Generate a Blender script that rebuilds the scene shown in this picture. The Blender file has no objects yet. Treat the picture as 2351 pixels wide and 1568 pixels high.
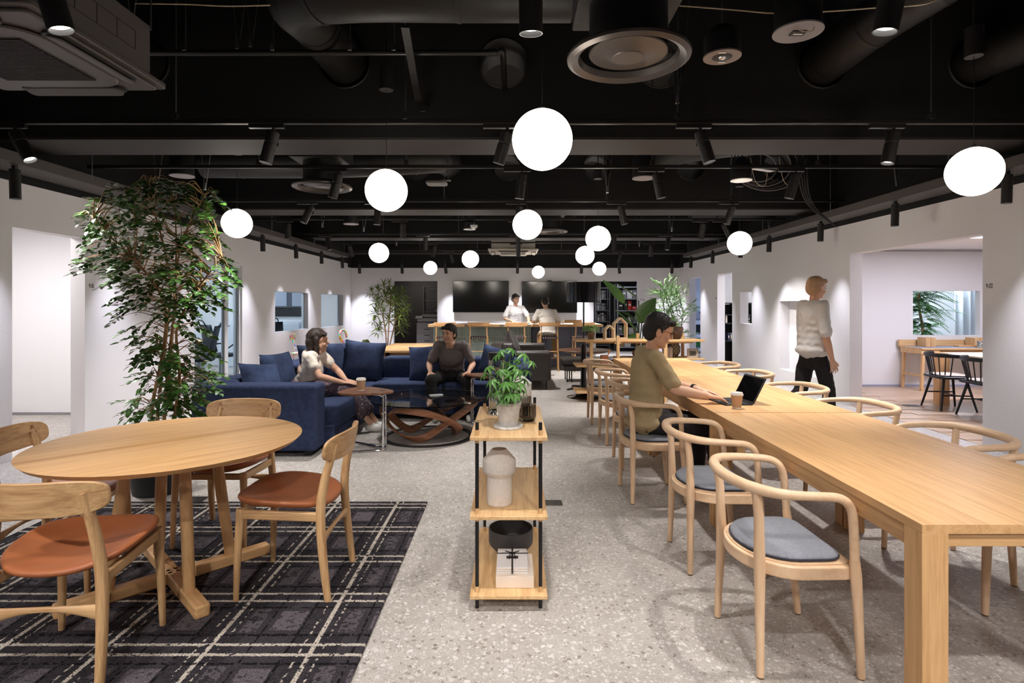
import bpy, bmesh, math, random
from mathutils import Vector, Matrix, Euler, noise
PI = math.pi
random.seed(7)
scene = bpy.context.scene
COL = scene.collection

# ------------------------------------------------------------------ camera, world, exposure
F, CX, CY, EYE = 1300.0, 1178.0, 698.0, 1.4
cam_data = bpy.data.cameras.new('camera')
cam_data.sensor_fit = 'HORIZONTAL'
cam_data.sensor_width = 36.0
cam_data.lens = 36.0 * F / 2351.0
cam_data.shift_x = (1175.5 - CX) / 2351.0
cam_data.shift_y = (CY - 784.0) / 2351.0
cam_data.clip_start = 0.05
cam = bpy.data.objects.new('camera', cam_data)
COL.objects.link(cam)
cam.location = (0, 0, EYE)
cam.rotation_euler = (PI / 2, 0, 0)
scene.camera = cam

world = bpy.data.worlds.new('world')
scene.world = world
world.use_nodes = True
world.node_tree.nodes['Background'].inputs[0].default_value = (0.9, 0.93, 1.0, 1)
world.node_tree.nodes['Background'].inputs[1].default_value = 0.25

scene.view_settings.view_transform = 'Standard'
scene.view_settings.look = 'None'
scene.view_settings.exposure = EXPOSURE = 0.6
scene.view_settings.gamma = 1.0
scene.view_settings.use_curve_mapping = False
try:
    scene.cycles.sample_clamp_indirect = 4.0
    scene.cycles.max_bounces = 7
    scene.cycles.diffuse_bounces = 3
    scene.cycles.transparent_max_bounces = 12
    scene.cycles.caustics_reflective = False
    scene.cycles.caustics_refractive = False
    scene.cycles.use_denoising = True
except Exception:
    pass
SPOT_W = 150.0      # watts of one track spot
WASH_W = 135.0       # watts of one wall washer
GLOBE_E = 8.5       # emission of the pendant globes

# ------------------------------------------------------------------ pixel helpers
def at(px, py, d):
    return Vector(((px - CX) / F * d, d, EYE - (py - CY) / F * d))
def gnd(px, py):
    d = F * EYE / (py - CY)
    return Vector(((px - CX) / F * d, d, 0))

# ------------------------------------------------------------------ materials
def lin(c):
    return tuple((x / 255 / 12.92 if x / 255 <= 0.04045 else ((x / 255 + 0.055) / 1.055) ** 2.4) for x in c)
MATS = {}
def mat(name, rgb=(200, 200, 200), rough=0.5, metal=0.0, emit=None, estr=0.0, trans=0.0, ior=1.45, alpha=1.0,
        sheen=0.0, coat=0.0, bump=None, vary=0.0, spec=None, two=None):
    """rgb in display values; bump=(scale, strength, detail); two=(rgb2, scale) mixes a noise colour."""
    if name in MATS:
        return MATS[name]
    m = bpy.data.materials.new(name)
    m.use_nodes = True
    nt = m.node_tree
    b = nt.nodes['Principled BSDF']
    b.inputs['Base Color'].default_value = (*lin(rgb), 1)
    b.inputs['Roughness'].default_value = rough
    b.inputs['Metallic'].default_value = metal
    b.inputs['IOR'].default_value = ior
    b.inputs['Transmission Weight'].default_value = trans
    b.inputs['Alpha'].default_value = alpha
    b.inputs['Coat Weight'].default_value = coat
    if spec is not None:
        b.inputs['Specular IOR Level'].default_value = spec
    if sheen:
        b.inputs['Sheen Weight'].default_value = sheen
        b.inputs['Sheen Roughness'].default_value = 0.4
        b.inputs['Sheen Tint'].default_value = (*lin(rgb), 1)
    if emit:
        b.inputs['Emission Color'].default_value = (*lin(emit), 1)
        b.inputs['Emission Strength'].default_value = estr
    tc = None
    def coords():
        nonlocal tc
        if tc is None:
            tc = nt.nodes.new('ShaderNodeTexCoord')
        return tc.outputs['Object']
    if two:
        n = nt.nodes.new('ShaderNodeTexNoise')
        n.inputs['Scale'].default_value = two[1]
        n.inputs['Detail'].default_value = 4
        nt.links.new(coords(), n.inputs['Vector'])
        r = nt.nodes.new('ShaderNodeValToRGB')
        r.color_ramp.elements[0].position = 0.35
        r.color_ramp.elements[1].position = 0.65
        r.color_ramp.elements[0].color = (*lin(rgb), 1)
        r.color_ramp.elements[1].color = (*lin(two[0]), 1)
        nt.links.new(n.outputs['Fac'], r.inputs['Fac'])
        nt.links.new(r.outputs['Color'], b.inputs['Base Color'])
    if vary:
        src = b.inputs['Base Color'].links[0].from_socket if b.inputs['Base Color'].links else None
        oi = nt.nodes.new('ShaderNodeObjectInfo')
        mr = nt.nodes.new('ShaderNodeMapRange')
        mr.inputs['To Min'].default_value = 1 - vary
        mr.inputs['To Max'].default_value = 1 + vary
        nt.links.new(oi.outputs['Random'], mr.inputs['Value'])
        hs = nt.nodes.new('ShaderNodeHueSaturation')
        nt.links.new(mr.outputs['Result'], hs.inputs['Value'])
        if src:
            nt.links.new(src, hs.inputs['Color'])
        else:
            hs.inputs['Color'].default_value = (*lin(rgb), 1)
        nt.links.new(hs.outputs['Color'], b.inputs['Base Color'])
    if bump:
        n = nt.nodes.new('ShaderNodeTexNoise')
        n.inputs['Scale'].default_value = bump[0]
        n.inputs['Detail'].default_value = bump[2] if len(bump) > 2 else 3
        nt.links.new(coords(), n.inputs['Vector'])
        bn = nt.nodes.new('ShaderNodeBump')
        bn.inputs['Strength'].default_value = bump[1]
        bn.inputs['Distance'].default_value = 0.01
        nt.links.new(n.outputs['Fac'], bn.inputs['Height'])
        nt.links.new(bn.outputs['Normal'], b.inputs['Normal'])
    MATS[name] = m
    return m

def wood(name, c1, c2, axis='z', rough=0.42, fine=34.0, vary=0.06, stretch=0.05):
    """oak / beech / walnut: long grain along one local axis, per-object tone."""
    key = name + '_' + axis
    if key in MATS:
        return MATS[key]
    m = bpy.data.materials.new(key)
    m.use_nodes = True
    nt = m.node_tree
    N, L = nt.nodes.new, nt.links.new
    b = nt.nodes['Principled BSDF']
    b.inputs['Roughness'].default_value = rough
    tc = N('ShaderNodeTexCoord')
    oi = N('ShaderNodeObjectInfo')
    add = N('ShaderNodeVectorMath'); add.operation = 'ADD'
    sc = N('ShaderNodeVectorMath'); sc.operation = 'SCALE'
    comb = N('ShaderNodeCombineXYZ')
    for i in range(3):
        L(oi.outputs['Random'], comb.inputs[i])
    L(comb.outputs[0], sc.inputs[0]); sc.inputs['Scale'].default_value = 13.0
    L(tc.outputs['Object'], add.inputs[0]); L(sc.outputs[0], add.inputs[1])
    mp = N('ShaderNodeMapping')
    s = [1.0, 1.0, 1.0]
    s['xyz'.index(axis)] = stretch
    mp.inputs['Scale'].default_value = s
    L(add.outputs[0], mp.inputs['Vector'])
    n1 = N('ShaderNodeTexNoise'); n1.inputs['Scale'].default_value = fine; n1.inputs['Detail'].default_value = 5
    n1.inputs['Roughness'].default_value = 0.6; n1.inputs['Distortion'].default_value = 0.6
    n2 = N('ShaderNodeTexNoise'); n2.inputs['Scale'].default_value = fine * 5; n2.inputs['Detail'].default_value = 2
    L(mp.outputs[0], n1.inputs['Vector']); L(mp.outputs[0], n2.inputs['Vector'])
    mx = N('ShaderNodeMath'); mx.operation = 'MULTIPLY_ADD'
    L(n2.outputs['Fac'], mx.inputs[0]); mx.inputs[1].default_value = 0.35; L(n1.outputs['Fac'], mx.inputs[2])
    r = N('ShaderNodeValToRGB')
    r.color_ramp.elements[0].position = 0.5; r.color_ramp.elements[0].color = (*lin(c2), 1)
    r.color_ramp.elements[1].position = 0.78; r.color_ramp.elements[1].color = (*lin(c1), 1)
    L(mx.outputs[0], r.inputs['Fac'])
    hs = N('ShaderNodeHueSaturation')
    mr = N('ShaderNodeMapRange'); mr.inputs['To Min'].default_value = 1 - vary; mr.inputs['To Max'].default_value = 1 + vary
    L(oi.outputs['Random'], mr.inputs['Value']); L(mr.outputs['Result'], hs.inputs['Value'])
    L(r.outputs['Color'], hs.inputs['Color']); L(hs.outputs['Color'], b.inputs['Base Color'])
    bn = N('ShaderNodeBump'); bn.inputs['Strength'].default_value = 0.08; bn.inputs['Distance'].default_value = 0.004
    L(n2.outputs['Fac'], bn.inputs['Height']); L(bn.outputs['Normal'], b.inputs['Normal'])
    MATS[key] = m
    return m
def oak(a='z'): return wood('oak', (218, 173, 121), (196, 149, 99), a, vary=0.08)
def oakchair(a='z'): return wood('chair_oak', (208, 168, 120), (172, 130, 88), a)
def beech(a='z'): return wood('beech', (226, 192, 157), (214, 177, 141), a, fine=26, vary=0.02)
def pine(a='z'): return wood('pale_oak', (220, 182, 132), (192, 150, 102), a)
def walnut(a='z'): return wood('walnut', (128, 82, 56), (82, 50, 36), a, rough=0.4)
def birch(a='z'): return wood('birch', (232, 206, 172), (214, 184, 146), a)

# ------------------------------------------------------------------ mesh builder
class MB:
    def __init__(self):
        self.v = []; self.f = []
    def _add(self, vs, fs):
        o = len(self.v)
        self.v += [Vector(x) for x in vs]
        self.f += [[i + o for i in f] for f in fs]
        return self
    def box(self, c, s, rot=None):
        x, y, z = s[0] / 2, s[1] / 2, s[2] / 2
        vs = [Vector((a * x, b * y, g * z)) for g in (-1, 1) for b in (-1, 1) for a in (-1, 1)]
        if rot is not None:
            R = Euler(rot).to_matrix() if not isinstance(rot, Matrix) else rot
            vs = [R @ w for w in vs]
        c = Vector(c)
        return self._add([w + c for w in vs], [(0, 2, 3, 1), (4, 5, 7, 6), (0, 1, 5, 4), (2, 6, 7, 3), (0, 4, 6, 2), (1, 3, 7, 5)])
    def box2(self, a, b):
        a, b = Vector(a), Vector(b)
        d = b - a
        return self.box((a + b) / 2, (abs(d.x), abs(d.y), abs(d.z)))
    def bar(self, p0, p1, w, h=None, up=(0, 0, 1), w1=None, h1=None):
        """rectangular bar between two points, w across, h along up; may taper"""
        h = w if h is None else h
        w1 = w if w1 is None else w1; h1 = h if h1 is None else h1
        p0, p1 = Vector(p0), Vector(p1)
        t = (p1 - p0).normalized()
        up = Vector(up)
        if abs(t.dot(up)) > 0.98:
            up = Vector((0, 1, 0)) if abs(t.y) < 0.9 else Vector((1, 0, 0))
        s = t.cross(up).normalized(); u = s.cross(t)
        vs = []
        for p, a, b in ((p0, w, h), (p1, w1, h1)):
            for i, j in ((-1, -1), (1, -1), (1, 1), (-1, 1)):
                vs.append(p + s * (i * a / 2) + u * (j * b / 2))
        return self._add(vs, [(3, 2, 1, 0), (4, 5, 6, 7), (0, 1, 5, 4), (1, 2, 6, 5), (2, 3, 7, 6), (3, 0, 4, 7)])
    def tube(self, pts, rad, n=10, flat=1.0, up=None, cap=True, closed=False):
        """sweep a circle (ellipse if flat != 1: rad across, rad*flat along up)"""
        pts = [Vector(p) for p in pts]
        k = len(pts)
        if not hasattr(rad, '__len__'):
            rad = [rad] * k
        vs = []; fs = []
        prev = None
        for i, p in enumerate(pts):
            if closed:
                t = pts[(i + 1) % k] - pts[i - 1]
            else:
                t = pts[min(i + 1, k - 1)] - pts[max(i - 1, 0)]
            t.normalize()
            if up is not None:
                u = Vector(up)
                s = t.cross(u)
                if s.length < 1e-4:
                    s = prev if prev is not None else t.orthogonal()
            elif prev is None:
                s = t.orthogonal()
            else:
                s = prev - t * prev.dot(t)
            s.normalize(); prev = s
            u = s.cross(t)
            for j in range(n):
                a = 2 * PI * j / n
                vs.append(p + s * (math.cos(a) * rad[i]) + u * (math.sin(a) * rad[i] * flat))
        for i in range(k if closed else k - 1):
            for j in range(n):
                a = i * n + j; b = i * n + (j + 1) % n
                c = ((i + 1) % k) * n + (j + 1) % n; d = ((i + 1) % k) * n + j
                fs.append((a, b, c, d))
        if cap and not closed:
            fs.append(tuple(range(n - 1, -1, -1)))
            fs.append(tuple(range((k - 1) * n, k * n)))
        return self._add(vs, fs)
    def cyl(self, p0, p1, r0, r1=None, n=16, cap=True):
        return self.tube([p0, p1], [r0, r0 if r1 is None else r1], n, cap=cap)
    def lathe(self, prof, c=(0, 0, 0), n=24, sx=1.0, sy=1.0):
        """prof: (r, z) from bottom to top"""
        c = Vector(c)
        vs = []; fs = []
        rows = []
        for r, z in prof:
            if r < 1e-5:
                rows.append([len(vs)]); vs.append(c + Vector((0, 0, z)))
            else:
                row = []
                for j in range(n):
                    a = 2 * PI * j / n
                    row.append(len(vs)); vs.append(c + Vector((r * math.cos(a) * sx, r * math.sin(a) * sy, z)))
                rows.append(row)
        for A, B in zip(rows, rows[1:]):
            for j in range(n):
                a, b = A[j % len(A)], A[(j + 1) % len(A)]
                cc, d = B[(j + 1) % len(B)], B[j % len(B)]
                f = []
                for q in (a, b, cc, d):
                    if q not in f:
                        f.append(q)
                if len(f) > 2:
                    fs.append(tuple(f))
        return self._add(vs, fs)
    def ball(self, c, r, n=16, m=10, rot=None):
        r = (r, r, r) if not hasattr(r, '__len__') else r
        tmp = MB().lathe([(math.sin(PI * i / m), -math.cos(PI * i / m)) for i in range(m + 1)], n=n)
        R = Euler(rot).to_matrix() if rot is not None else Matrix.Identity(3)
        c = Vector(c)
        return self._add([R @ Vector((v.x * r[0], v.y * r[1], v.z * r[2])) + c for v in tmp.v], tmp.f)
    def prism(self, poly, z0, z1, M=None):
        n = len(poly)
        vs = [Vector((x, y, z0)) for x, y in poly] + [Vector((x, y, z1)) for x, y in poly]
        if M is not None:
            vs = [M @ v for v in vs]
        fs = [tuple(range(n - 1, -1, -1)), tuple(range(n, 2 * n))]
        fs += [(i, (i + 1) % n, n + (i + 1) % n, n + i) for i in range(n)]
        return self._add(vs, fs)
    def sheet(self, fn, nu, nv):
        """grid surface fn(u, v), u, v in 0..1"""
        vs = [fn(i / nu, j / nv) for j in range(nv + 1) for i in range(nu + 1)]
        fs = [(j * (nu + 1) + i, j * (nu + 1) + i + 1, (j + 1) * (nu + 1) + i + 1, (j + 1) * (nu + 1) + i) for j in range(nv) for i in range(nu)]
        return self._add(vs, fs)
    def xf(self, M):
        self.v = [M @ v for v in self.v]
        return self
    def add(self, other, M=None):
        return self._add([M @ v for v in other.v] if M is not None else other.v, other.f)
    def mesh(self, name, smooth=35):
        me = bpy.data.meshes.new(name)
        me.from_pydata([tuple(v) for v in self.v], [], self.f)
        me.validate()
        bm = bmesh.new(); bm.from_mesh(me)
        bmesh.ops.recalc_face_normals(bm, faces=bm.faces)
        bm.to_mesh(me); bm.free()
        if smooth:
            for p in me.polygons:
                p.use_smooth = True
            me.set_sharp_from_angle(angle=math.radians(smooth))
        me.update()
        return me
    def build(self, name, material, parent=None, bevel=0.0, seg=2, smooth=35, sub=0, loc=None, rot=None, solid=0.0):
        me = self.mesh(name, smooth)
        return link(name, me, material, parent, bevel, seg, sub, loc, rot, solid)

def link(name, me, material, parent=None, bevel=0.0, seg=2, sub=0, loc=None, rot=None, solid=0.0):
    o = bpy.data.objects.new(name, me)
    COL.objects.link(o)
    if material is not None and not me.materials:
        me.materials.append(material)
    if parent is not None:
        o.parent = parent
    if loc is not None:
        o.location = loc
    if rot is not None:
        o.rotation_euler = rot
    if solid:
        s = o.modifiers.new('solid', 'SOLIDIFY'); s.thickness = solid; s.offset = 0
    if bevel:
        bv = o.modifiers.new('bevel', 'BEVEL'); bv.width = bevel; bv.segments = seg
        bv.limit_method = 'ANGLE'; bv.angle_limit = math.radians(40); bv.harden_normals = False
    if sub:
        sb = o.modifiers.new('sub', 'SUBSURF'); sb.levels = sub; sb.render_levels = sub
    return o

def tag(o, label, cat, group=None, kind=None):
    o['label'] = label; o['category'] = cat
    if group: o['group'] = group
    if kind: o['kind'] = kind
    return o
def thing(name, label, cat, loc=(0, 0, 0), rz=0.0, group=None):
    o = bpy.data.objects.new(name, None)
    o.empty_display_size = 0.1
    COL.objects.link(o)
    o.location = loc; o.rotation_euler = (0, 0, rz)
    return tag(o, label, cat, group)
def struct(o, label=None):
    o['kind'] = 'structure'
    if label: o['label'] = label
    return o
def kids(o):
    return [c for c in COL.objects if c.parent == o]
CH = {}
def copy_tree(o, loc=None, rz=None, label=None, parent=None, group=None):
    c = o.copy(); COL.objects.link(c); c.parent = parent
    if parent is None:
        if loc is not None: c.location = loc
        if rz is not None: c.rotation_euler = (0, 0, rz)
        if label: c['label'] = label
        if group: c['group'] = group
    for ch in list(o.children):
        copy_tree(ch, parent=c)
    return c
def aim(d, roll=0.0):
    """rotation matrix whose -Z points along d"""
    return Vector(d).to_track_quat('-Z', 'Y').to_euler()
def spline(pts, k=6, closed=False):
    """catmull-rom through points"""
    P = [Vector(p) for p in pts]
    n = len(P); out = []
    rng = range(n) if closed else range(n - 1)
    for i in rng:
        if closed:
            a, b, c, d = P[i - 1], P[i], P[(i + 1) % n], P[(i + 2) % n]
        else:
            a, b, c, d = P[max(i - 1, 0)], P[i], P[i + 1], P[min(i + 2, n - 1)]
        for j in range(k):
            t = j / k
            out.append(0.5 * ((2 * b) + (c - a) * t + (2 * a - 5 * b + 4 * c - d) * t * t + (3 * b - a - 3 * c + d) * t ** 3))
    if not closed:
        out.append(P[-1].copy())
    return out
def rounded(w, d, r, n=5, c=(0, 0)):
    """rounded rectangle outline, counter-clockwise"""
    out = []
    for sx, sy, a0 in ((1, 1, 0), (-1, 1, 90), (-1, -1, 180), (1, -1, 270)):
        for i in range(n + 1):
            a = math.radians(a0 + 90 * i / n)
            out.append((c[0] + sx * (w / 2 - r) + r * math.cos(a), c[1] + sy * (d / 2 - r) + r * math.sin(a)))
    return out
def superbox(w, d, h, e=0.28, n=28, m=16, c=(0, 0, 0)):
    """soft-edged upholstered block"""
    mb = MB()
    def sp(t, p): return math.copysign(abs(t) ** p, t)
    prof = []
    vs = []; fs = []
    c = Vector(c)
    for i in range(m + 1):
        ph = -PI / 2 + PI * i / m
        for j in range(n):
            th = 2 * PI * j / n + PI / n
            vs.append(c + Vector((w / 2 * sp(math.cos(ph), e) * sp(math.cos(th), e), d / 2 * sp(math.cos(ph), e) * sp(math.sin(th), e), h / 2 * sp(math.sin(ph), e))))
    for i in range(m):
        for j in range(n):
            fs.append((i * n + j, i * n + (j + 1) % n, (i + 1) * n + (j + 1) % n, (i + 1) * n + j))
    return mb._add(vs, fs)
def pillow(w, h, t, n=14):
    """square throw cushion standing in the XZ plane, centred"""
    mb = MB()
    def f(s):
        def g(u, v):
            a, b = u * 2 - 1, v * 2 - 1
            th = t / 2 * max(0, (1 - a ** 4)) ** 0.55 * max(0, (1 - b ** 4)) ** 0.55
            return Vector((a * w / 2 * (1 - 0.07 * (1 - b * b)), s * th, b * h / 2 * (1 - 0.07 * (1 - a * a))))
        return g
    mb.sheet(f(1), n, n); mb.sheet(f(-1), n, n)
    return mb
def text_mesh(name, txt, size, material, parent, loc, rot, depth=0.002, align='CENTER'):
    cu = bpy.data.curves.new(name, 'FONT')
    cu.body = txt; cu.size = size; cu.extrude = depth / 2
    cu.align_x = align; cu.align_y = 'CENTER'
    tmp = bpy.data.objects.new(name + '_tmp', cu)
    COL.objects.link(tmp)
    dg = bpy.context.evaluated_depsgraph_get()
    me = bpy.data.meshes.new_from_object(tmp.evaluated_get(dg))
    me.name = name
    bpy.data.objects.remove(tmp)
    me.materials.clear()
    o = link(name, me, material, parent, loc=loc, rot=rot)
    return o

M_BLACKPAINT = mat('black_ceiling_paint', (8, 7, 7), 0.85, bump=(30, 0.2))
M_BLACK = mat('black_metal', (20, 19, 20), 0.45)
M_BLACKGLOSS = mat('black_gloss', (8, 8, 9), 0.08, coat=0.6)
M_STEEL = mat('zinc_steel', (150, 150, 150), 0.35, metal=1.0)
M_CHROME = mat('chrome', (225, 225, 228), 0.07, metal=1.0)
M_WHITE = mat('white_plastic', (232, 232, 230), 0.4)
M_GLASS = mat('clear_glass', (250, 255, 252), 0.0, trans=1.0, ior=1.45)
# ================================================================== ROOM SHELL
XL, XR, YB, WT = -4.48, 4.62, 15.7, 0.15
ZW = 2.5
def yl(px): return F * -XL / (CX - px)
def yr(px): return F * XR / (px - CX)
def xb(px): return (px - CX) / F * YB

M_WALL = mat('white_plaster', (240, 237, 238), 0.8, bump=(55, 0.12, 4))
M_WALLIN = mat('white_paint', (232, 231, 232), 0.75)
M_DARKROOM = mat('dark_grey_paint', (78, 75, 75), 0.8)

def terrazzo():
    m = bpy.data.materials.new('terrazzo'); m.use_nodes = True
    nt = m.node_tree; N, L = nt.nodes.new, nt.links.new
    b = nt.nodes['Principled BSDF']
    tc = N('ShaderNodeTexCoord')
    # warp for irregular chips
    nz = N('ShaderNodeTexNoise'); nz.inputs['Scale'].default_value = 30; nz.inputs['Detail'].default_value = 2
    L(tc.outputs['Object'], nz.inputs['Vector'])
    wp = N('ShaderNodeVectorMath'); wp.operation = 'MULTIPLY_ADD'
    L(nz.outputs['Color'], wp.inputs[0]); wp.inputs[1].default_value = (0.03, 0.03, 0.03); L(tc.outputs['Object'], wp.inputs[2])
    base = N('ShaderNodeTexNoise'); base.inputs['Scale'].default_value = 5; base.inputs['Detail'].default_value = 6; base.inputs['Roughness'].default_value = 0.7
    L(tc.outputs['Object'], base.inputs['Vector'])
    br = N('ShaderNodeValToRGB')
    br.color_ramp.elements[0].position = 0.3; br.color_ramp.elements[0].color = (*lin((158, 150, 143)), 1)
    br.color_ramp.elements[1].position = 0.7; br.color_ramp.elements[1].color = (*lin((182, 175, 168)), 1)
    L(base.outputs['Fac'], br.inputs['Fac'])
    prev = br.outputs['Color']
    for sc, thr, rad, cols in ((33, 0.52, 0.34, ((192, 186, 180), (208, 204, 199))), (75, 0.55, 0.40, ((190, 184, 178), (210, 206, 201))),
                               (50, 0.80, 0.34, ((128, 118, 108), (150, 139, 128))), (150, 0.5, 0.45, ((140, 132, 124), (196, 191, 185)))):
        v = N('ShaderNodeTexVoronoi'); v.inputs['Scale'].default_value = sc
        L(wp.outputs[0], v.inputs['Vector'])
        sep = N('ShaderNodeSeparateColor'); L(v.outputs['Color'], sep.inputs[0])
        g1 = N('ShaderNodeMath'); g1.operation = 'GREATER_THAN'; g1.inputs[1].default_value = thr; L(sep.outputs[0], g1.inputs[0])
        rr = N('ShaderNodeMath'); rr.operation = 'MULTIPLY'; rr.inputs[1].default_value = rad; L(sep.outputs[2], rr.inputs[0])
        ra = N('ShaderNodeMath'); ra.operation = 'ADD'; ra.inputs[1].default_value = rad * 0.45; L(rr.outputs[0], ra.inputs[0])
        g2 = N('ShaderNodeMath'); g2.operation = 'LESS_THAN'; L(v.outputs['Distance'], g2.inputs[0]); L(ra.outputs[0], g2.inputs[1])
        mm = N('ShaderNodeMath'); mm.operation = 'MULTIPLY'; L(g1.outputs[0], mm.inputs[0]); L(g2.outputs[0], mm.inputs[1])
        cm = N('ShaderNodeMix'); cm.data_type = 'RGBA'
        L(sep.outputs[1], cm.inputs['Factor'])
        cm.inputs['A'].default_value = (*lin(cols[0]), 1); cm.inputs['B'].default_value = (*lin(cols[1]), 1)
        mx = N('ShaderNodeMix'); mx.data_type = 'RGBA'
        L(mm.outputs[0], mx.inputs['Factor']); L(prev, mx.inputs['A']); L(cm.outputs['Result'], mx.inputs['B'])
        prev = mx.outputs['Result']
    L(prev, b.inputs['Base Color'])
    b.inputs['Roughness'].default_value = 0.55
    return m

struct(MB().box2((-9, -4, -0.1), (9.5, 20, 0)).build('floor', terrazzo(), smooth=0), 'pale grey terrazzo floor with white and brown chips')
ceil = struct(MB().box2((-9, -4, 3.9), (9.5, 20, 4.0)).build('ceiling', M_BLACKPAINT, smooth=0), 'black painted concrete ceiling slab')

def wall_boxes(u0, u1, z0, z1, holes, put):
    cuts = sorted({u0, u1, *[h[0] for h in holes], *[h[1] for h in holes]})
    for a, b in zip(cuts, cuts[1:]):
        hs = sorted([(h[2], h[3]) for h in holes if h[0] <= a + 1e-6 and h[1] >= b - 1e-6])
        z = z0
        for h0, h1 in hs:
            if h0 > z + 1e-6: put(a, b, z, h0)
            z = h1
        if z < z1 - 1e-6: put(a, b, z, z1)

# left wall -------------------------------------------------------------
O1 = (yl(28), yl(195), 0, 2.09)          # corridor opening 9-05
O2 = (yl(447), yl(556), 0, 2.03)         # glass door
W1 = (yl(631), yl(708), 0.85, 1.65)
W2 = (yl(737), yl(788), 0.83, 1.65)
w = MB()
wall_boxes(-4, YB, 0, ZW, [O1, O2, W1, W2], lambda a, b, z0, z1: w.box2((XL - WT, a, z0), (XL, b, z1)))
struct(w.build('wall_left', M_WALL, smooth=0), 'white plaster wall with a corridor opening, glass door and two windows')
# right wall ------------------------------------------------------------
OA = (yr(1608), yr(1583), 0, 2.07)
OB = (yr(1681), yr(1647), 0, 2.07)
WC = (yr(1726), yr(1699), 1.01, 1.64)
WD = (yr(1900), yr(1790), 0.28, 1.45)
OE = (yr(2256), yr(1951), 0, 2.09)
w = MB()
wall_boxes(-4, YB, 0, ZW, [OA, OB, WC, WD, OE], lambda a, b, z0, z1: w.box2((XR, a, z0), (XR + WT + 0.02, b, z1)))
w.box2((XR + WT + 0.02, WD[0] - 0.1, WD[2] - 0.1), (XR + WT + 0.06, WD[1] + 0.4, WD[3] + 0.1))
struct(w.build('wall_right', M_WALL, smooth=0), 'white plaster wall with doorways, a small window and a recessed niche')
# back wall -------------------------------------------------------------
BL = (xb(903), xb(1004), 0, 2.04)
BR = (xb(1363), xb(1465), 0, 2.03)
ZB = 2.4
w = MB()
wall_boxes(XL - WT, XR + WT, 0, ZB, [BL, BR], lambda a, b, z0, z1: w.box2((a, YB, z0), (b, YB + WT, z1)))
struct(w.build('wall_back', M_WALL, smooth=0), 'white plaster back wall with two dark doorways')
struct(MB().box2((-9, -4.1, 0), (9.5, -4, 3.9)).build('wall_rear', M_WALL, smooth=0))
# black bands above the white walls
for i, (a, b) in enumerate([((XL - WT, -4, ZW), (XL, YB, 3.9)), ((XR, -4, ZW), (XR + WT + 0.02, YB, 3.9)), ((XL - WT, YB, ZB), (XR + WT, YB + WT, 3.9)),
                            ((XL, YB - 0.35, ZB), (XL + 0.02, YB, ZW)), ((XR - 0.02, YB - 0.35, ZB), (XR, YB, ZW))]):
    struct(MB().box2(a, b).build('trim_%d' % (i + 1), M_BLACKPAINT, smooth=0), 'black painted band above the white wall')

# rooms behind the left wall --------------------------------------------
def shell(name, a, b, sides, material, label):
    """room shell: sides in 'lrfbtd' (left x0, right x1, front y0, back y1, top)"""
    mb = MB(); t = 0.08
    x0, y0, z0 = a; x1, y1, z1 = b
    if 'l' in sides: mb.box2((x0 - t, y0, z0), (x0, y1, z1))
    if 'r' in sides: mb.box2((x1, y0, z0), (x1 + t, y1, z1))
    if 'f' in sides: mb.box2((x0, y0 - t, z0), (x1, y0, z1))
    if 'b' in sides: mb.box2((x0, y1, z0), (x1, y1 + t, z1))
    if 't' in sides: mb.box2((x0, y0, z1), (x1, y1, z1 + t))
    return struct(mb.build(name, material, smooth=0), label)
XLi, XRi = XL - WT, XR + WT + 0.02
shell('wall_corridor', (-7.6, 3.4, 0), (XLi, 7.17, 2.45), 'lfbt', M_WALLIN, 'white corridor walls seen through the opening')
shell('wall_meeting_room', (-8.0, 7.32, 0), (XLi, 13.0, 2.45), 'lfbt', M_WALLIN, 'pale meeting room walls behind the glass')
shell('wall_side_room', (-8.0, 13.12, 0), (XLi, 17.5, 2.45), 'lbt', M_WALLIN, 'white side room walls seen through the window')
shell('wall_booth', (XRi + 0.05, 4.6, 0), (9.2, 9.58, 2.32), 'rft', M_WALLIN, 'white walls of the room with a timber desk')
shell('wall_library', (XRi + 0.05, 9.75, 0), (6.6, 13.5, 2.45), 'rbt', M_WALLIN, 'white walls of the room with dark shelves')
shell('wall_work_room', (XRi, 13.62, 0), (7.6, 19.0, 2.45), 'rbt', M_WALLIN, 'pale walls of the far work room')
shell('wall_garden', (6.75, 9.69, 0), (9.7, 12.4, 2.45), 'rbt', M_WALLIN, 'pale blue-lit walls behind the booth window')
shell('wall_copy_room', (-4.4, YB + WT, 0), (-1.6, 18.4, 2.45), 'lrbt', M_DARKROOM, 'dark grey copy room walls')
shell('wall_storage', (1.4, YB + WT, 0), (4.4, 18.9, 2.45), 'lrbt', M_DARKROOM, 'dark grey storage room walls')
# partition with a window behind the desk (booth back wall)
bw = [(at(2096, 0, 9.58).x, at(2250, 0, 9.58).x, 0.87, 1.62)]
w = MB()
wall_boxes(XRi + 0.05, 9.28, 0, 2.32, bw, lambda a, b, z0, z1: w.box2((a, 9.58, z0), (b, 9.68, z1)))
struct(w.build('wall_partition', M_WALLIN, smooth=0), 'white partition with a rectangular opening above the desk')
# low grey base lines
struct(MB().box2((-7.6, 7.15, 0), (XLi, 7.17, 0.03)).build('baseboard_corridor', mat('grey_base', (140, 138, 140), 0.6), smooth=0))
struct(MB().box2((XRi, 9.555, 0), (9.2, 9.58, 0.04)).build('baseboard_booth', mat('lavender_base', (160, 160, 176), 0.6), smooth=0))

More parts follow.
